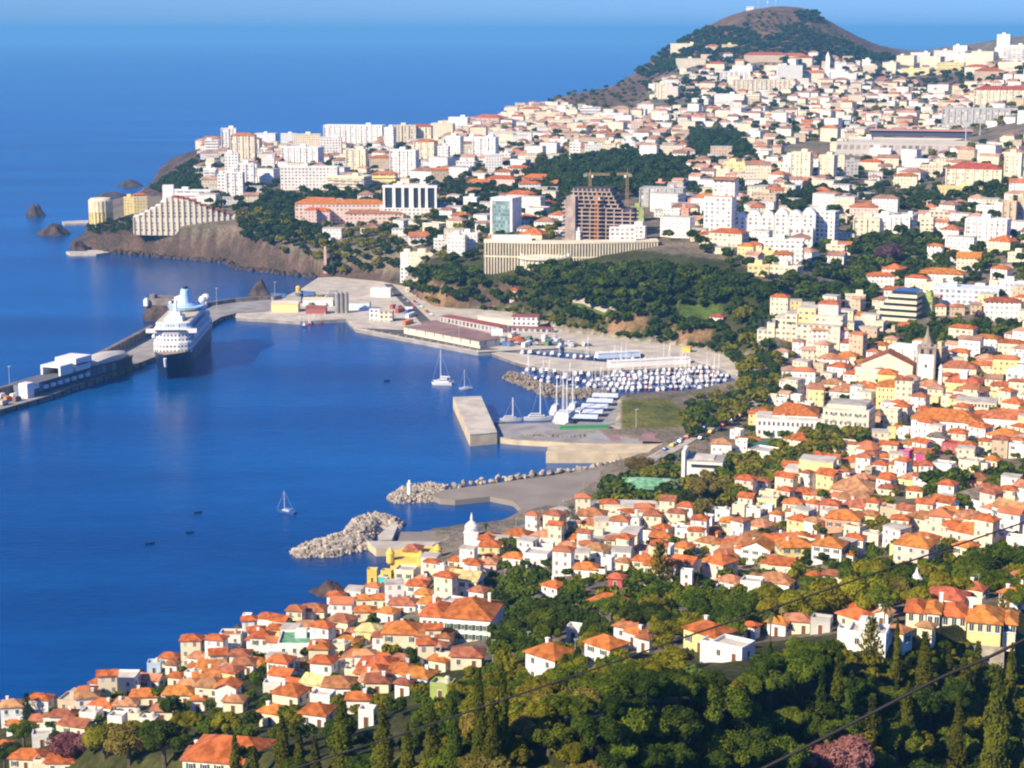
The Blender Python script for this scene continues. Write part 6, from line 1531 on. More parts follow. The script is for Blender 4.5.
SOW = [  # region, spacing m, colours, flat share
 ([(545,124),(640,112),(700,108),(800,88),(905,92),(1095,110),(1095,180),(860,172),(690,182),(540,172),(420,150),(500,132)], 25, 'wwwwccct', .55),
 ([(690,60),(800,52),(900,70),(1095,60),(1095,112),(905,94),(800,90),(700,108),(660,112),(650,90)], 27, 'wwwccct', .6),
 ([(440,120),(560,104),(600,112),(560,126),(450,140)], 21, 'wwccc', .45),
 ([(690,182),(860,175),(1095,180),(1095,300),(860,292),(740,262),(660,232),(660,190)], 26, 'wwwcccp', .5),
 ([(200,140),(430,130),(540,172),(520,190),(250,206),(205,206)], 26, 'wwwcc', .6),
 ([(250,210),(400,200),(560,196),(560,240),(440,260),(300,240)], 28, 'wwc', .4),
 ([(800,300),(1095,296),(1095,400),(800,400),(770,380),(745,300)], 16.0, 'wwwcccyt', .32),
 ([(740,395),(1095,392),(1095,470),(930,470),(860,470),(830,450),(800,440),(760,440)], 13.2, 'wwwcccypt', .25),
 ([(700,520),(760,490),(860,450),(930,470),(1095,500),(1095,560),(880,570),(760,580),(690,560)], 11.8, 'wwwccccypo', .18),
 ([(430,570),(520,535),(600,510),(700,520),(700,590),(560,600),(500,600),(440,620)], 11.6, 'wwwccccy', .18),
 ([(0,728),(110,695),(215,655),(330,612),(370,600),(440,620),(440,690),(330,720),(200,735),(60,745)], 10.5, 'wwwwccccy', .15),
]
cand = []
def free(x, y, r):
    for fx, fy, fr in FOOT:
        if abs(fx - x) < r + fr and abs(fy - y) < r + fr and (fx - x) ** 2 + (fy - y) ** 2 < ((r + fr) * .93) ** 2: return False
    return True
class Grid:
    def __init__(s, cell): s.c = cell; s.d = {}
    def add(s, x, y, r): s.d.setdefault((int(x // s.c), int(y // s.c)), []).append((x, y, r))
    def free(s, x, y, r, k=.93):
        i, j = int(x // s.c), int(y // s.c)
        for a in (-1, 0, 1):
            for b_ in (-1, 0, 1):
                for fx, fy, fr in s.d.get((i + a, j + b_), ()):
                    if (fx - x) ** 2 + (fy - y) ** 2 < ((r + fr) * k) ** 2: return False
        return True
G = Grid(60.0)
for f_ in FOOT: G.add(*f_)
# roads that stay open
for P, sp, cols_, fl in SOW:
    wp = [hit(x, y) for x, y in P]
    xs = [p.x for p in wp]; ys = [p.y for p in wp]
    n = int((max(xs) - min(xs)) * (max(ys) - min(ys)) / (sp * sp) * 3.0)
    for _ in range(n):
        x, y = rnd.uniform(min(xs), max(xs)), rnd.uniform(min(ys), max(ys))
        z = gz(x, y); qx, qy = to_px((x, y, z))
        if z < 2 or not in_poly(qx, qy, P) or any(in_poly(qx, qy, w_) for w_ in WOODS): continue
        r = sp * rnd.uniform(.30, .44)
        s_ = ppm(Vector((x, y, z)))
        if s_ > 1.6 and hides(qx - r * s_ * .7, qy - 7 * s_, qx + r * s_ * .7, qy, depth(Vector((x, y, z)))): continue
        if not G.free(x, y, r): continue
        G.add(x, y, r)
        cand.append((ppm((Vector((x, y, z)))) * r if qx < 1030 else 0.0, x, y, z, r, rnd.choice(cols_), fl))
cand.sort(key=lambda c: -c[0])
room = 296 - NH
near, rest = cand[:max(0, room)], cand[max(0, room):]
for q, x, y, z, r, c, fl in near:
    W_ = r * rnd.uniform(1.25, 1.6); D_ = W_ * rnd.uniform(.7, .95); st = rnd.choice((1, 1, 2, 2, 2, 3)) if y > 600 else rnd.choice((1, 1, 2))
    rz = -math.atan2(x, y) + R(rnd.uniform(-36, 0)); px, py = to_px((x, y, z))
    rk = 'f' if rnd.random() < fl else rnd.choice('hhhhg')
    p = Vector((x + math.sin(rz) * D_ / 2, y - math.cos(rz) * D_ / 2, z))
    house(p, W_, D_, 2.9 * st + .3, c, rk, rnd.choice(['', '', '', 't', 'p', 'p']), rz, px, py)
# the far rest as one mesh
RV, RF, RM, RU = [], [], [], []
fcol = 'wcypt'; rcol = ['', 't', 'p']
frm = [mat('far_tiles_' + n_, c_, .85, .25, .1, spec=.15) for n_, c_ in (('orange', (.42, .15, .065)), ('brown', (.30, .16, .11)), ('faded', (.44, .25, .17)))]
fm = [wfac(c) for c in fcol] + frm + [M_flat, tile_mat(''), tile_mat('t')]
off = 0
fmb = MB()
for q, x, y, z, r, c, fl in rest:
    W_ = r * rnd.uniform(1.2, 1.7); D_ = W_ * rnd.uniform(.65, .95); st = rnd.choice((1, 2, 2, 2, 3, 3)); h_ = 2.9 * st
    if y > 880 and rnd.random() < .14: W_ *= 1.5; h_ *= 1.7
    rz = -math.atan2(x, y) + R(rnd.uniform(-38, 6)); cr, sr = math.cos(rz), math.sin(rz)
    sub = MB(); ci = fcol.index(c) if c in fcol else 0
    sub.box((0, 0, -6), (W_, D_, 6 + h_), ci)
    if rnd.random() < fl: sub.box((0, 0, h_), (W_ + .3, D_ + .3, .5), len(fcol) + 3)
    else:
        rm_ = roof_mb(W_, D_, h_, rnd.choice('hhhg')); k0 = len(fcol) + (rnd.choice((0, 1, 1, 2, 2)) if y > 1150 else rnd.choice((4, 4, 4, 5, 0)) if y < 900 else rnd.choice((4, 0, 2, 2, 1))); sub.add(rm_.v, rm_.f, k0)
    fmb.add([(x + a * cr - b_ * sr, y + a * sr + b_ * cr, z + d_) for a, b_, d_ in sub.v], [], 0)
    o = len(fmb.v) - len(sub.v)
    for f_, m_, u_ in zip(sub.f, sub.m, sub.uv): fmb.f.append(tuple(o + i for i in f_)); fmb.m.append(m_); fmb.uv.append(u_)
if rest: tag(fmb.obj('distant_houses', fm), 'hundreds of small white and cream houses scattered over the far slopes', 'houses', None, 'stuff')
print('HOUSES', NH, 'rest', len(rest))
# ------------------------------------------------------------------ trees
def leaf_cloud(centres, radii, n, leaf, seed, squash=1.0, droop=0.0, inner=0.25):
    """many leaf-sized quads over and inside a set of lumps"""
    r_ = np.random.RandomState(seed)
    w_ = radii ** 2; w_ = w_ / w_.sum()
    idx = r_.choice(len(radii), n, p=w_)
    d = r_.normal(size=(n, 3)); d /= np.linalg.norm(d, axis=1, keepdims=True)
    rad = radii[idx] * np.where(r_.rand(n) < inner, r_.uniform(.45, .9, n), r_.uniform(.9, 1.08, n))
    P = centres[idx] + d * rad[:, None] * np.array([1, 1, squash])
    nrm = d + r_.normal(size=(n, 3)) * .55; nrm[:, 2] += .25 - droop; nrm /= np.linalg.norm(nrm, axis=1, keepdims=True)
    u = np.cross(nrm, r_.normal(size=(n, 3))); u /= np.linalg.norm(u, axis=1, keepdims=True); v = np.cross(nrm, u)
    s = (leaf * r_.uniform(.6, 1.4, n))[:, None]; e = r_.uniform(.55, 1.0, n)[:, None]
    V = np.stack([P - u * s - v * s * e, P + u * s - v * s * e * .6, P + u * s * .8 + v * s * e, P - u * s * .7 + v * s * e], 1).reshape(-1, 3)
    return V, np.arange(4 * n).reshape(n, 4)
def broad_lumps(seed, nl=19, spread=.78, flat=.78):
    r_ = np.random.RandomState(seed); C = []; Rr = []
    for i in range(nl):
        a = r_.uniform(0, 6.28); q = spread * math.sqrt(r_.rand()); z = r_.uniform(-.35, .55) * flat * (1.15 - q)
        C.append((q * math.cos(a), q * math.sin(a), z)); Rr.append(r_.uniform(.15, .40) * (1.15 - .35 * q))
    return np.array(C), np.array(Rr)
def crown_broad(seed, n, leaf):
    C, Rr = broad_lumps(seed); V, Fc = leaf_cloud(C, Rr, n, leaf, seed + 1); return V * np.array([1, 1, .92]), Fc
def crown_cypress(seed, n, leaf):       # unit height 0..1, half width about .5 after scaling
    r_ = np.random.RandomState(seed); C = []; Rr = []
    for i in range(26):
        z = .03 + .90 * i / 25; w_ = .125 * min(1, z / .14) ** .6 * (1 - max(0, z - .40) / .68) ** .75
        a = r_.uniform(0, 6.28); q = w_ * .45 * r_.rand(); C.append((q * math.cos(a), q * math.sin(a), z)); Rr.append(max(.03, w_ * r_.uniform(.6, .8)))
    C = np.array(C); Rr = np.array(Rr)
    # lumps are round in width and stretched upward
    V, Fc = leaf_cloud(C, Rr, n, leaf, seed + 1, squash=1.5, inner=.15)
    V[:, 2] = np.clip(V[:, 2], 0, None); return V, Fc
def crown_pine(seed, n, leaf):          # Norfolk pine: whorls of level branches
    r_ = np.random.RandomState(seed); P, Fs = [], []; k = 0
    for i in range(11):
        z = .16 + .8 * i / 11; L_ = .5 * (1 - z) ** .75 + .05
        for j in range(6):
            a = j * 1.047 + i * .5 + r_.uniform(-.15, .15)
            for t_ in np.linspace(.15, 1, 9):
                c = np.array([L_ * t_ * math.cos(a), L_ * t_ * math.sin(a), z + .05 * t_ * t_])
                for _ in range(max(1, n // 600)):
                    d = r_.normal(size=3) * .018 * np.array([1, 1, .5]); u = r_.normal(size=3); u /= np.linalg.norm(u); v = np.cross(u, r_.normal(size=3)); v /= np.linalg.norm(v)
                    s = leaf * r_.uniform(.6, 1.2); q = c + d
                    P += [q - u * s - v * s, q + u * s - v * s, q + u * s + v * s, q - u * s + v * s]; Fs.append((k, k + 1, k + 2, k + 3)); k += 4
    return np.array(P), np.array(Fs)
def crown_palm(seed):
    r_ = np.random.RandomState(seed); P, Fs = [], []; k = 0
    for j in range(26):
        a = r_.uniform(0, 6.28); el = r_.uniform(-.35, 1.1); L_ = r_.uniform(.8, 1.05)
        pts_ = []
        for t_ in np.linspace(0, 1, 6):
            h_ = L_ * t_ * math.cos(el) ; z = L_ * t_ * math.sin(el) - .75 * t_ ** 2 * L_; w_ = .13 * math.sin(math.pi * (t_ * .85 + .12))
            for s_ in (-1, 1): pts_.append((h_ * math.cos(a) - s_ * w_ * math.sin(a), h_ * math.sin(a) + s_ * w_ * math.cos(a), z - (.05 if s_ else 0)))
        P += pts_
        for i in range(5): Fs.append((k + 2 * i, k + 2 * i + 1, k + 2 * i + 3, k + 2 * i + 2))
        k += 12
    return np.array(P), np.array(Fs)
LEAF = {'dark': ((.030, .050, .008), (.085, .112, .014)), 'green': ((.070, .098, .010), (.160, .185, .018)), 'olive': ((.140, .122, .010), (.270, .225, .020)), 'brown': ((.150, .115, .024), (.250, .185, .042)),
        'cypress': ((.062, .068, .009), (.150, .140, .016)), 'blossom': ((.21, .075, .085), (.36, .15, .15)), 'purple': ((.11, .062, .075), (.19, .11, .12)), 'palm': ((.07, .09, .025), (.12, .13, .04)), 'lime': ((.13, .18, .03), (.20, .26, .05))}
for k_, (a, b_) in LEAF.items(): mat('leaves_' + k_, a, .65, col2=b_, scale=1.6, objvar=.22, trans=.25, spec=.0)
M_bark = mat('bark', (.10, .075, .05), .9, .3, 1.0)
LM = lambda c: MATS['leaves_' + c]
_cache = {}
def crown_mesh(shape, var, lod, c):
    key = (shape, var, lod, c)
    if key not in _cache:
        V, Fc = CROWN[(shape, var, lod)]; _cache[key] = np_mesh('crown', V, Fc, LM(c))
    return _cache[key]
CROWN = {}
for v in range(4):
    CROWN[('broad', v, 0)] = crown_broad(11 + v, 8500, .034); CROWN[('broad', v, 1)] = crown_broad(11 + v, 1900, .072); CROWN[('broad', v, 2)] = crown_broad(11 + v, 230, .20)
for v in range(3):
    CROWN[('cypress', v, 0)] = crown_cypress(31 + v, 6500, .0105); CROWN[('cypress', v, 1)] = crown_cypress(31 + v, 1600, .02); CROWN[('cypress', v, 2)] = crown_cypress(31 + v, 200, .05)
CROWN[('pine', 0, 0)] = crown_pine(51, 1800, .022); CROWN[('pine', 0, 1)] = crown_pine(51, 900, .03)
for v in range(2): CROWN[('palm', v, 0)] = CROWN[('palm', v, 1)] = crown_palm(61 + v)
def trunk_mesh(shape):
    mb = MB()
    if shape == 'broad':          # unit: crown radius 1, crown centre at z = 0, ground at -1.15
        mb.tube((0, 0, -1.6), (.03, .02, -.5), .10, .07, 7)
        for a in (0.4, 1.9, 3.4, 5.1): mb.tube((.03, .02, -.55), (.5 * math.cos(a), .5 * math.sin(a), .1), .055, .02, 5)
    elif shape in ('cypress', 'pine'): mb.tube((0, 0, -.1), (0, 0, .95), .035, .008, 6)
    else: mb.tube((0, 0, -3.2), (.06, 0, -1.5), .10, .08, 7); mb.tube((.06, 0, -1.5), (0, 0, .02), .08, .06, 7)
    return mb.mesh('trunk', [M_bark])
TRUNK = {s_: trunk_mesh(s_) for s_ in ('broad', 'cypress', 'pine', 'palm')}
NAMES = {'dark': 'dark green', 'green': 'mid green', 'olive': 'olive green', 'brown': 'yellow brown', 'blossom': 'pink blossoming', 'purple': 'dull purple', 'cypress': 'olive', 'palm': 'green', 'lime': 'bright lime'}
KIND = {'broad': ('broadleaf_tree', 'broadleaf tree', 'tree'), 'cypress': ('cypress', 'column cypress', 'cypress'), 'pine': ('tiered_pine', 'tiered pine', 'pine tree'), 'palm': ('palm_tree', 'palm tree', 'palm')}
TREES = []
def tree(p, shape, c, R_, hgt, px, py, var=None):
    """R_ crown radius; hgt full height in metres; p on the ground"""
    s = ppm(p); lod = 0 if R_ * s > (9 if shape == 'cypress' else 16) else 1
    var = rnd.randrange({'broad': 4, 'cypress': 3, 'pine': 1, 'palm': 2}[shape]) if var is None else var
    nm, word, cat = KIND[shape]
    t = thing(nm, None, cat, p, rnd.uniform(0, 6.28), 'cypresses on the slope' if shape == 'cypress' else 'trees among the houses and gardens' if shape == 'broad' else 'palms and pines')
    o = link('crown', crown_mesh(shape, var, lod, c), t); q = link('trunk', TRUNK[shape], t)
    if shape == 'broad':
        zc = max(hgt - R_ * .85, R_ * .75); o.location = q.location = (0, 0, zc); o.scale = (R_, R_, R_ * rnd.uniform(.85, 1.05)); q.scale = (R_, R_, max(R_ * .7, zc / 1.5))
    elif shape == 'cypress': o.scale = (R_ * 8, R_ * 8, hgt); q.scale = (hgt * .35, hgt * .35, hgt)
    elif shape == 'pine': o.scale = (R_ * 2, R_ * 2, hgt); q.scale = (hgt * .35, hgt * .35, hgt)
    else: o.location = q.location = (0, 0, hgt); o.scale = (R_,) * 3; q.scale = (R_, R_, hgt / 3.0)
    big = R_ * s
    d = ('large ' if big > 22 else 'small ' if big < 7 else '') + (NAMES[c] + ' ' if not (shape == 'palm') else '') + word
    later(t, d, px, py)
    return t
# --- the trees that can be picked out one by one
CYP = """236 730 786 14;255 743 790 13;283 711 782 21;300 726 786 14;316 732 790 15;343 697 785 33;385 704 790 27;407 716 800 20;433 698 800 22;455 688 800 21;480 660 790 20;503 657 775 18;493 690 800 22;565 652 684 18;578 645 676 16;
895 614 690 9;923 626 700 21;945 636 705 19;962 650 720 16;976 637 700 16;990 652 830 34;1021 686 840 30;836 654 730 17;820 664 740 15;848 668 750 18;1008 640 720 16;870 690 770 18;905 676 760 20;955 690 790 20;697 575 604 7;672 585 606 6;505 540 560 6;770 640 676 9"""
for ln in CYP.replace('\n', '').split(';'):
    x, y0, y1, w_ = [float(a) for a in ln.split()]
    p = hit(x, y1); s = ppm(p); tree(p, 'cypress', 'cypress' if rnd.random() < .75 else 'dark', w_ / s / 2, (y1 - y0) / s * 1.02, x, (y0 + y1) / 2)
for x, y0, y1, w_ in [(870, 612, 668, 30), (659, 538, 592, 28), (28, 690, 722, 14), (1000, 590, 640, 20)]:
    p = hit(x, y1); s = ppm(p); tree(p, 'pine', 'olive' if x > 600 else 'dark', w_ / s / 2, (y1 - y0) / s, x, (y0 + y1) / 2)
for x, y0, y1, w_ in [(558,512,532,11),(566,510,530,11),(575,515,534,10),(549,518,534,10),(486,524,541,10),(582,498,512,9),(612,476,492,9),(770,612,650,22),(884,602,640,18),(35,692,716,14),(560,520,538,10),(571,506,526,10),(790,322,346,7),(640,470,486,9),(707,438,452,8)]:
    p = hit(x, y1); s = ppm(p); tree(p, 'palm', 'palm', w_ / s / 2, (y1 - y0) / s, x, (y0 + y1) / 2)
TG = Grid(40.0)
WL = []   # wish list of broadleaf trees: apparent size, x, y, z, radius, height, colour
def want(x, y, z, R_, c, hk=1.0):
    WL.append((ppm(Vector((x, y, z))) * R_ if to_px((x, y, z))[0] < 1030 else 0.0, x, y, z, R_, R_ * rnd.uniform(1.7, 2.2) * hk, c))
for x, yb, w_, c in [(612,612,40,'green'),(640,622,46,'dark'),(575,598,30,'green'),(600,640,34,'dark'),(545,640,40,'green'),(520,630,34,'dark'),(500,606,28,'dark'),(512,590,30,'green'),(536,588,24,'dark'),(690,612,44,'green'),(720,606,52,'green'),(745,612,48,'green'),(768,606,40,'olive'),
   (700,618,40,'dark'),(800,612,50,'olive'),(830,606,56,'olive'),(862,600,60,'olive'),(890,598,44,'brown'),(820,590,40,'green'),(970,578,40,'green'),(985,570,44,'dark'),(1000,585,44,'green'),(1012,560,36,'dark'),(960,590,34,'olive'),(1020,600,34,'green'),(940,588,30,'green'),
   (130,765,56,'brown'),(165,768,60,'dark'),(105,760,44,'olive'),(150,750,36,'green'),(65,765,44,'blossom'),(88,758,30,'blossom'),(185,740,36,'olive'),(24,748,34,'green'),(128,745,30,'olive'),(5,770,34,'dark'),(175,722,30,'dark'),(290,640,26,'dark'),(312,648,24,'green'),(210,664,22,'green'),
   (890,268,34,'purple'),(905,345,16,'purple'),(978,322,14,'purple'),(640,478,34,'brown'),(655,486,28,'olive'),(700,510,36,'brown'),(730,505,30,'olive'),(680,515,34,'dark'),(744,330,26,'olive'),(750,350,24,'olive'),
   (840,790,70,'blossom'),(800,772,40,'blossom'),(775,700,30,'blossom'),(1000,760,24,'blossom'),(690,690,30,'lime')]:
    p = hit(x, yb + (.34 * w_ if yb < 640 and yb > 540 and c != 'purple' else 0)); R_ = w_ / ppm(p) / 2; want(p.x, p.y, p.z, R_, c); TG.add(p.x, p.y, R_ * .9)
FIELDS = [  # polygon, crown radius range, spacing factor, colours
 ([(455,735),(480,712),(505,696),(560,690),(600,676),(650,664),(690,672),(745,668),(770,650),(800,642),(838,652),(850,672),(880,680),(960,682),(1095,676),(1100,900),(400,900),(440,760)], (3.0,5.4), .54, None),
 ([(405,265),(560,262),(665,262),(740,270),(785,292),(772,334),(700,343),(640,326),(540,302),(500,298),(410,290)], (3.5,6.5), .70, ['dark','dark','dark','green']),
 ([(740,330),(770,335),(800,395),(775,425),(755,400),(738,370),(722,348)], (3.2,5.5), .8, ['olive','dark','dark','olive']),
 ([(520,188),(525,162),(640,146),(700,160),(690,182),(640,188),(560,198)], (4.5,8), .8, ['dark']),
 ([(255,208),(265,190),(330,192),(395,188),(470,180),(520,188),(560,198),(470,204),(400,200),(330,206)], (4,7), .85, ['dark']),
 ([(235,202),(300,210),(330,240),(400,238),(420,262),(330,268),(240,232)], (3.5,6), .85, ['dark','dark','olive']),
 ([(635,70),(668,46),(704,27),(745,24),(760,36),(800,30),(842,38),(866,50),(905,56),(830,62),(700,58),(650,76)], (5,9), .9, ['dark']),
 ([(780,26),(805,22),(815,34),(790,36)], (5,8), .9, ['dark']), ([(795,10),(820,10),(822,18),(800,18)], (5,8), .9, ['dark']), ([(640,82),(720,74),(730,90),(650,90)], (4,7), .9, ['dark']),
 ([(760,288),(790,270),(870,264),(878,300),(800,304),(765,312)], (4,7), .8, ['dark','dark','green']),
 ([(850,238),(900,225),(962,242),(940,282),(850,266)], (4,7), .8, ['dark','dark','green']),
 ([(690,128),(740,130),(760,160),(690,162)], (4,7), .8, ['dark']), ([(870,196),(1095,166),(1095,204),(900,212)], (4,7), .9, ['dark']), ([(775,188),(860,182),(875,205),(790,208)], (4,7), .85, ['dark']),
 ([(870,345),(892,322),(1095,316),(1095,336),(940,343),(944,368),(920,370),(905,350)], (3.5,6), .78, ['dark','dark','green']),
 ([(665,500),(735,452),(800,428),(835,410),(872,430),(866,444),(800,470),(752,492),(715,508),(670,516)], (3.4,5.2), .75, ['olive','olive','green','brown']),
 ([(605,478),(640,468),(690,450),(700,470),(690,496),(640,500),(600,496)], (3,5), .85, ['dark','olive','green']),
 ([(682,428),(684,408),(740,392),(758,400),(742,412),(700,430)], (3,4.6), .85, ['green','dark','olive']),
 ([(925,472),(1095,460),(1095,494),(1000,500),(930,505)], (3.6,6), .75, ['dark','green']),
 ([(640,545),(700,570),(690,590),(650,600),(630,580)], (2.6,4.2), .95, ['dark','green']),
 ([(490,592),(545,568),(600,600),(600,640),(500,655)], (2.8,4.6), .9, ['dark','green']),
 ([(600,592),(690,590),(780,588),(770,622),(660,630),(600,624)], (2.8,4.6), .9, ['green','dark','olive']),
 ([(770,578),(865,558),(960,562),(1010,542),(1095,600),(950,598),(890,600),(800,620),(770,612)], (2.8,4.8), .88, ['olive','green','dark']),
 ([(480,660),(600,640),(680,640),(690,670),(560,690),(490,700)], (2.4,4.0), .95, ['olive','green']),
 ([(60,720),(200,700),(360,720),(430,740),(430,800),(60,800)], (2.2,3.8), 1.2, ['olive','dark','green']),
 ([(500,311),(540,298),(640,316),(748,340),(722,352),(640,337),(545,319)], (1.8,3.2), .72, ['dark','dark','green','olive']),
 ([(412,283),(520,283),(548,314),(500,311),(430,300)], (1.6,3), .95, ['dark','olive','brown']),
 ([(905,638),(1005,640),(1010,670),(905,668)], (1.0,1.9), .8, ['dark','green','olive']),
 ([(455,570),(505,535),(560,560),(500,590)], (2,3.4), 1.4, ['dark','green']),
 ([(770,652),(838,640),(850,655),(900,664),(1095,664),(1095,700),(850,700),(770,680)], (1.2,2.3), .8, ['olive','green','olive','dark']),
 ([(684,400),(735,386),(745,398),(700,414)], (2,3.4), 1.1, ['dark','green','olive']),
 ([(88,222),(135,216),(140,230),(90,232)], (2.5,4), 1.2, ['dark']), ([(150,186),(206,150),(210,192),(180,196)], (3,6), 1.0, ['dark']),
 ([(740,16),(770,10),(830,26),(868,48),(800,40),(760,30)], (2.5,5), 1.9, ['dark','olive','brown']),
 ([(425,700),(500,650),(525,690),(470,745),(415,745)], (1.4,2.6), .8, ['dark','olive','green']),
 # loose garden trees between the houses
 ([(0,728),(215,655),(370,600),(440,640),(440,700),(200,735),(60,745)], (1.5,2.8), 1.6, ['dark','green','olive']),
 ([(440,620),(600,510),(700,520),(1095,500),(1095,600),(700,600),(560,600)], (1.5,2.9), 1.6, ['dark','green','olive']),
 ([(740,395),(800,300),(1095,296),(1095,500),(860,500),(760,500)], (1.8,3.2), 2.0, ['dark','green','olive']),
 ([(660,182),(860,175),(1095,180),(1095,300),(860,292),(740,262),(660,232)], (3.2,6), 1.5, ['dark','dark','green']),
 ([(440,130),(545,120),(700,108),(800,88),(905,92),(1095,100),(1095,180),(690,182),(540,172),(450,180)], (3.6,6.5), 1.9, ['dark','dark','olive']),
 ([(690,60),(800,52),(900,70),(1095,60),(1095,112),(905,94),(800,90),(700,108),(660,112)], (4,7), 1.8, ['dark']),
 ([(205,150),(430,140),(540,172),(520,190),(250,206),(205,206)], (3.5,6), 1.7, ['dark']),
 ([(185,165),(208,150),(210,190),(190,190)], (3.5,6), 1.2, ['dark']),
 ([(250,206),(400,196),(560,196),(560,240),(440,262),(300,240)], (3.2,6), 1.2, ['dark','dark','olive']),
 ([(700,262),(780,240),(1095,240),(1095,300),(780,300)], (3,5.5), 1.6, ['dark','green']),
 ([(540,90),(640,60),(690,80),(640,110),(560,112)], (3,6), 2.6, ['dark','olive']),
]
LAWNS = [[(676,302),(722,300),(724,320),(678,318)], [(572,298),(614,303),(608,319),(570,307)], [(603,318),(645,312),(652,331),(606,333)], [(670,327),(710,325),(714,343),(674,343)]]
HG = Grid(60.0)
for q in G.d.values():
    for f_ in q: HG.add(*f_)
for x, y, r in FOOT[-5:]: pass
for P, (r0, r1), kf, cs in FIELDS:
    xs = [x for x, y in P]; ys = [y for x, y in P]
    rm = (r0 + r1) / 2; cx_, cy_ = sum(xs) / len(xs), sum(ys) / len(ys)
    pm = hit0(cx_, min(cy_, 760)); s_ = ppm(pm) if pm is not None else 1.0
    n = int(min(14000, (max(xs) - min(xs)) * (max(ys) - min(ys)) / (rm * s_ * kf) ** 2 * 7))
    for _ in range(n):
        qx, qy = rnd.uniform(min(xs), max(xs)), rnd.uniform(min(ys), max(ys))
        if not in_poly(qx, qy, P) or any(in_poly(qx, qy, w_) for w_ in LAWNS): continue
        R_ = rnd.uniform(r0, r1)
        p = hit0(qx, qy + R_ * 1.1 * s_)
        if p is None or p.z < 2.4: continue
        x, y, z = p
        tx, ty = to_px((x, y, z + R_ * (2.0 if cs is None else 1.75)))
        if not in_poly(tx, ty + 3, P) and not in_poly(tx, ty + R_ * s_ * .5, P): continue
        if not TG.free(x, y, R_, kf * .9) or not HG.free(x, y, R_, .78): continue
        dp_ = depth(p); tr_ = R_ * s_ * .8
        if s_ > 1.5 and hides(tx - tr_, ty, tx + tr_, ty + 2.4 * tr_, dp_, .22): continue
        TG.add(x, y, R_)
        if cs is None:
            t_ = rnd.random()
            c = ('brown' if t_ < .22 else 'olive' if t_ < .62 else 'green') if qx < 590 else ('dark' if t_ < .66 else 'green' if t_ < .93 else 'olive') if qx < 745 else ('olive' if t_ < .22 else 'green' if t_ < .62 else 'dark')
        else: c = rnd.choice(cs)
        want(x, y, z, R_, c, .95)
WL.sort(key=lambda t_: -t_[0])
for sz, x, y, z, R_, h_, c in WL[:296]:
    px, py = to_px((x, y, z + h_ * .6))
    tree(Vector((x, y, z)), 'broad', c, R_, h_, px, py)
cn = ['dark', 'green', 'olive', 'brown', 'purple', 'blossom', 'lime']
Vs, Fs, Ms = [], [], []; off = 0
for sz, x, y, z, R_, h_, c in WL[296:]:
    V, Fc = CROWN[('broad', rnd.randrange(4), 2 if sz < 13 and ppm(Vector((x, y, z))) < 4 else 1)]
    a = rnd.uniform(0, 6.28); ca, sa = math.cos(a), math.sin(a); zc = max(h_ - R_ * .85, R_ * .7)
    Q_ = V @ np.array([[ca, -sa, 0], [sa, ca, 0], [0, 0, 1]]) * R_ + np.array([x, y, z + zc])
    Vs.append(Q_); Fs.append(Fc + off); Ms.append(np.full(len(Fc), cn.index(c))); off += len(V)
if Vs: tag(link('distant_trees', np_mesh('distant_trees', np.concatenate(Vs), np.concatenate(Fs), [LM(c) for c in cn], np.concatenate(Ms))), 'far trees and woods scattered over the slopes and the park', 'trees', None, 'stuff')
print('TREES', len(WL), 'rest quads', sum(len(f_) for f_ in Fs))

# ------------------------------------------------------------------ streets laid over the ground
def drape(name, path, wid, m, lift=.3):
    P = [hit(x, y) for x, y in path]; pts_ = []
    for a, b_ in zip(P, P[1:]):
        n = max(1, int((b_ - a).length / 3))
        pts_ += [a.lerp(b_, i / n) for i in range(n)]
    pts_.append(P[-1]); vs, fs = [], []
    for i, q in enumerate(pts_):
        d_ = (pts_[min(i + 1, len(pts_) - 1)] - pts_[max(i - 1, 0)]).to_2d().normalized(); nn = Vector((-d_.y, d_.x))
        for k in (-.5, -.17, .17, .5): r_ = q.to_2d() + nn * wid * k; vs.append((r_.x, r_.y, max(gz(r_.x, r_.y), 1.0) + lift))
    for i in range(len(pts_) - 1):
        for k in range(3): fs.append((i * 4 + k, i * 4 + k + 1, i * 4 + k + 5, i * 4 + k + 4))
    mb = MB(); mb.add(vs, fs); return tag(mb.obj(name, m), kind='structure')
M_road = mat('worn_road', (.27, .24, .20), .9, .15, .2)
drape('road', [(310,668),(335,664),(352,656),(366,646),(380,628),(392,622)], 6, M_road)
drape('road', [(655,458),(690,438),(716,424),(745,408),(770,398)], 9, mat('pale_road', (0.42, 0.36, 0.29), 0.9, 0.1, 0.1))
drape('road', [(520,590),(530,600),(524,618),(534,632)], 5, M_road)
drape('road', [(480,545),(520,528),(560,518),(600,500),(640,470),(665,452)], 5, M_road)
drape('road', [(735,360),(752,392),(745,410)], 7, M_road); drape('road', [(928,440),(930,470),(936,500)], 5, M_road); drape('road', [(660,118),(640,104),(700,114),(740,112)], 7, M_road)
drape('path', [(572,300),(590,304),(606,310),(624,306)], 4, mat('pale_road', (0.42, 0.36, 0.29), 0.9, 0.1, 0.1))
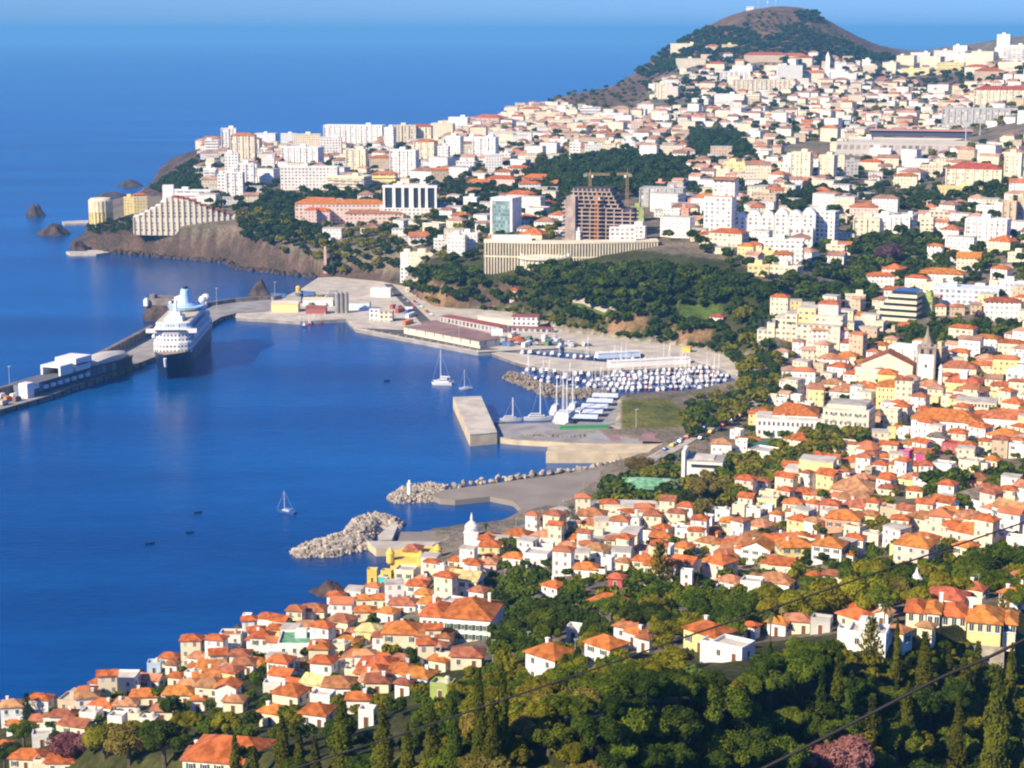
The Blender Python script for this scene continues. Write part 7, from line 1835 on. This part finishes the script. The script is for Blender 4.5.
# parked cars
M_cars = [(mat('car_white', (.75, .75, .75), .3), 'white'), (mat('car_silver', (.45, .46, .48), .3, metal=.3), 'silver'), (mat('car_red', (.45, .04, .03), .3), 'red'), (mat('car_black', (.03, .03, .035), .3), 'black'), (mat('car_blue', (.05, .10, .28), .3), 'blue'), (mat('car_yellow', (.75, .50, .04), .35), 'yellow')]
def car_proto(m):
    t = thing('parked_car', None, 'car', (0, 0, 0), 0, 'cars parked near the marina and avenue')
    mb = MB(); mb.box((0, 0, .32), (4.2, 1.75, .55), taper=.97); mb.box((-.15, 0, .87), (2.5, 1.6, .55), taper=.78); mb.obj('body', [m], t)
    mb = MB(); mb.box((-.15, 0, .9), (2.35, 1.64, .42), taper=.82); mb.obj('windows', [M_glass], t)
    for sx in (-1.3, 1.3):
        for sy in (-.8, .8):
            mb = MB(); mb.tube((sx, sy - .11, .33), (sx, sy + .11, .33), .33, n=9); mb.obj('wheel', [M_black], t)
    return t
cars = [car_proto(m) for m, _ in M_cars]; cu = set()
CL = [((664,452),(712,424),14,1.4),((700,440),(742,416),12,-1.2),((735,366),(750,392),6,0),((545,319),(600,329),9,0),((610,331),(690,345),10,0),((412,300),(432,316),6,0),((520,339),(590,345.5),16,.6),((515,343),(560,345),10,.4),((290,299),(340,296),9,.8),((300,303),(346,302),8,.6),((450,335),(498,343),9,.5),((440,338),(476,345),7,0),((520,345),(560,344),7,0),((392,290),(420,312),6,.8)]
for (x0, y0), (x1, y1), n, jit in CL:
    for i in range(n):
        if rnd.random() < .2: continue
        u = (i + rnd.uniform(.2, .8)) / n; px, py = x0 + (x1 - x0) * u + rnd.uniform(-1, 1) * abs(jit), y0 + (y1 - y0) * u
        p = at_z(px, py, 2.65) if px < 700 and py < 350 else hit(px, py); p.z = max(p.z, 2.64) + (.32 if py > 350 else 0)
        a, b_ = at_z(x0, y0, 3), at_z(x1, y1, 3); k = rnd.choice((0, 0, 0, 1, 1, 2, 3, 4, 5))
        o = cars[k]
        if k in cu: o = copy_tree(o)
        cu.add(k); o.location = p; o.rotation_euler = (0, 0, math.atan2(b_.y - a.y, b_.x - a.x) + rnd.uniform(-.1, .1)); later(o, M_cars[k][1] + ' car parked by the waterfront road', px, py)
for k in range(len(cars)):
    if k not in cu: later(cars[k], M_cars[k][1] + ' car parked by the avenue', 700, 440); cars[k].location = hit(700 + k * 4, 446)

# containers, trailers and boats ashore on the harbour quay
M_cont = [(mat('container_red', (.40, .08, .05), .6), 'red'), (mat('container_blue', (.06, .14, .34), .6), 'blue'), (M_white, 'white'), (mat('container_green', (.10, .24, .13), .6), 'green'), (M_orange, 'orange'), (M_conc2, 'grey')]
for k in range(34):
    if k < 14: px, py = rnd.uniform(272, 350), rnd.uniform(293, 312)
    elif k < 24: px, py = rnd.uniform(392, 412), rnd.uniform(308, 326)
    else: px, py = rnd.uniform(500, 560), rnd.uniform(336, 346)
    p = at_z(px, py, 2.62)
    if not G.free(p.x, p.y, 3, .9): continue
    G.add(p.x, p.y, 3); m_, w_ = rnd.choice(M_cont)
    t = thing('shipping_container', None, 'container', p, R(rnd.choice((-20, 70)) + rnd.uniform(-6, 6)), 'containers on the harbour quay')
    L_ = rnd.choice((6.1, 12.2)); mb = MB(); mb.box((0, 0, .1), (L_, 2.44, 2.6)); mb.obj('box_shell', [m_], t)
    mb = MB(); mb.box((L_ / 2 + .01, -.6, .25), (.08, 1.1, 2.3)); mb.box((L_ / 2 + .01, .6, .25), (.08, 1.1, 2.3)); mb.obj('doors', [M_steel], t)
    later(t, ('long ' if L_ > 7 else 'short ') + w_ + ' container on the harbour quay', px, py)
for k in range(16):
    px, py = rnd.uniform(522, 585), rnd.uniform(339, 346.5); p = at_z(px, py, 2.6)
    if not G.free(p.x, p.y, 3.5, .9): continue
    G.add(p.x, p.y, 3.5); o = moor(rnd.choice((2, 3, 2, 0)), px, py, R(rnd.uniform(0, 360)), ' ashore on the quay', 3.3); o['group'] = 'boats standing ashore'
    mb = MB(); [mb.box((x_, 0, -.72), (.3, 2.2, .75)) for x_ in (-2, 0, 2)]; mb.obj('cradle', [M_steel], o)

# ------------------------------------------------------------------ cables strung across the hillside close to the camera
M_cab = mat('black_cable', (.018, .016, .016), .7)
def cable(label, pp, D, r):
    P = []
    for x, y in pp:
        d_ = ray(x, y); P.append(Vector((0, 0, H)) + d_ * D)
    # smooth through the points
    Q_ = []
    for i in range(len(P) - 1):
        p0, p1, p2, p3 = P[max(i - 1, 0)], P[i], P[i + 1], P[min(i + 2, len(P) - 1)]
        for k in range(6):
            t_ = k / 6; Q_.append(.5 * ((2 * p1) + (p2 - p0) * t_ + (2 * p0 - 5 * p1 + 4 * p2 - p3) * t_ * t_ + (3 * p1 - p0 - 3 * p2 + p3) * t_ ** 3))
    Q_.append(P[-1]); mb = MB(); mb.path(Q_, r, 6); o = mb.obj('overhead_cable', [M_cab]); tag(o, label, 'cable', 'black cables crossing the foreground'); return o
cable('thin black cable sagging across the houses, upper of the two', [(180,806),(330,757),(420,728),(512,697),(600,667),(700,632),(800,599),(890,568),(960,544),(1040,517),(1180,470)], 62, .034)
cable('thick black cable across the dark trees in the lower right corner', [(640,832),(760,770),(800,750),(870,714),(940,678),(985,659),(1040,632),(1180,566)], 44, .042)
write_labels()
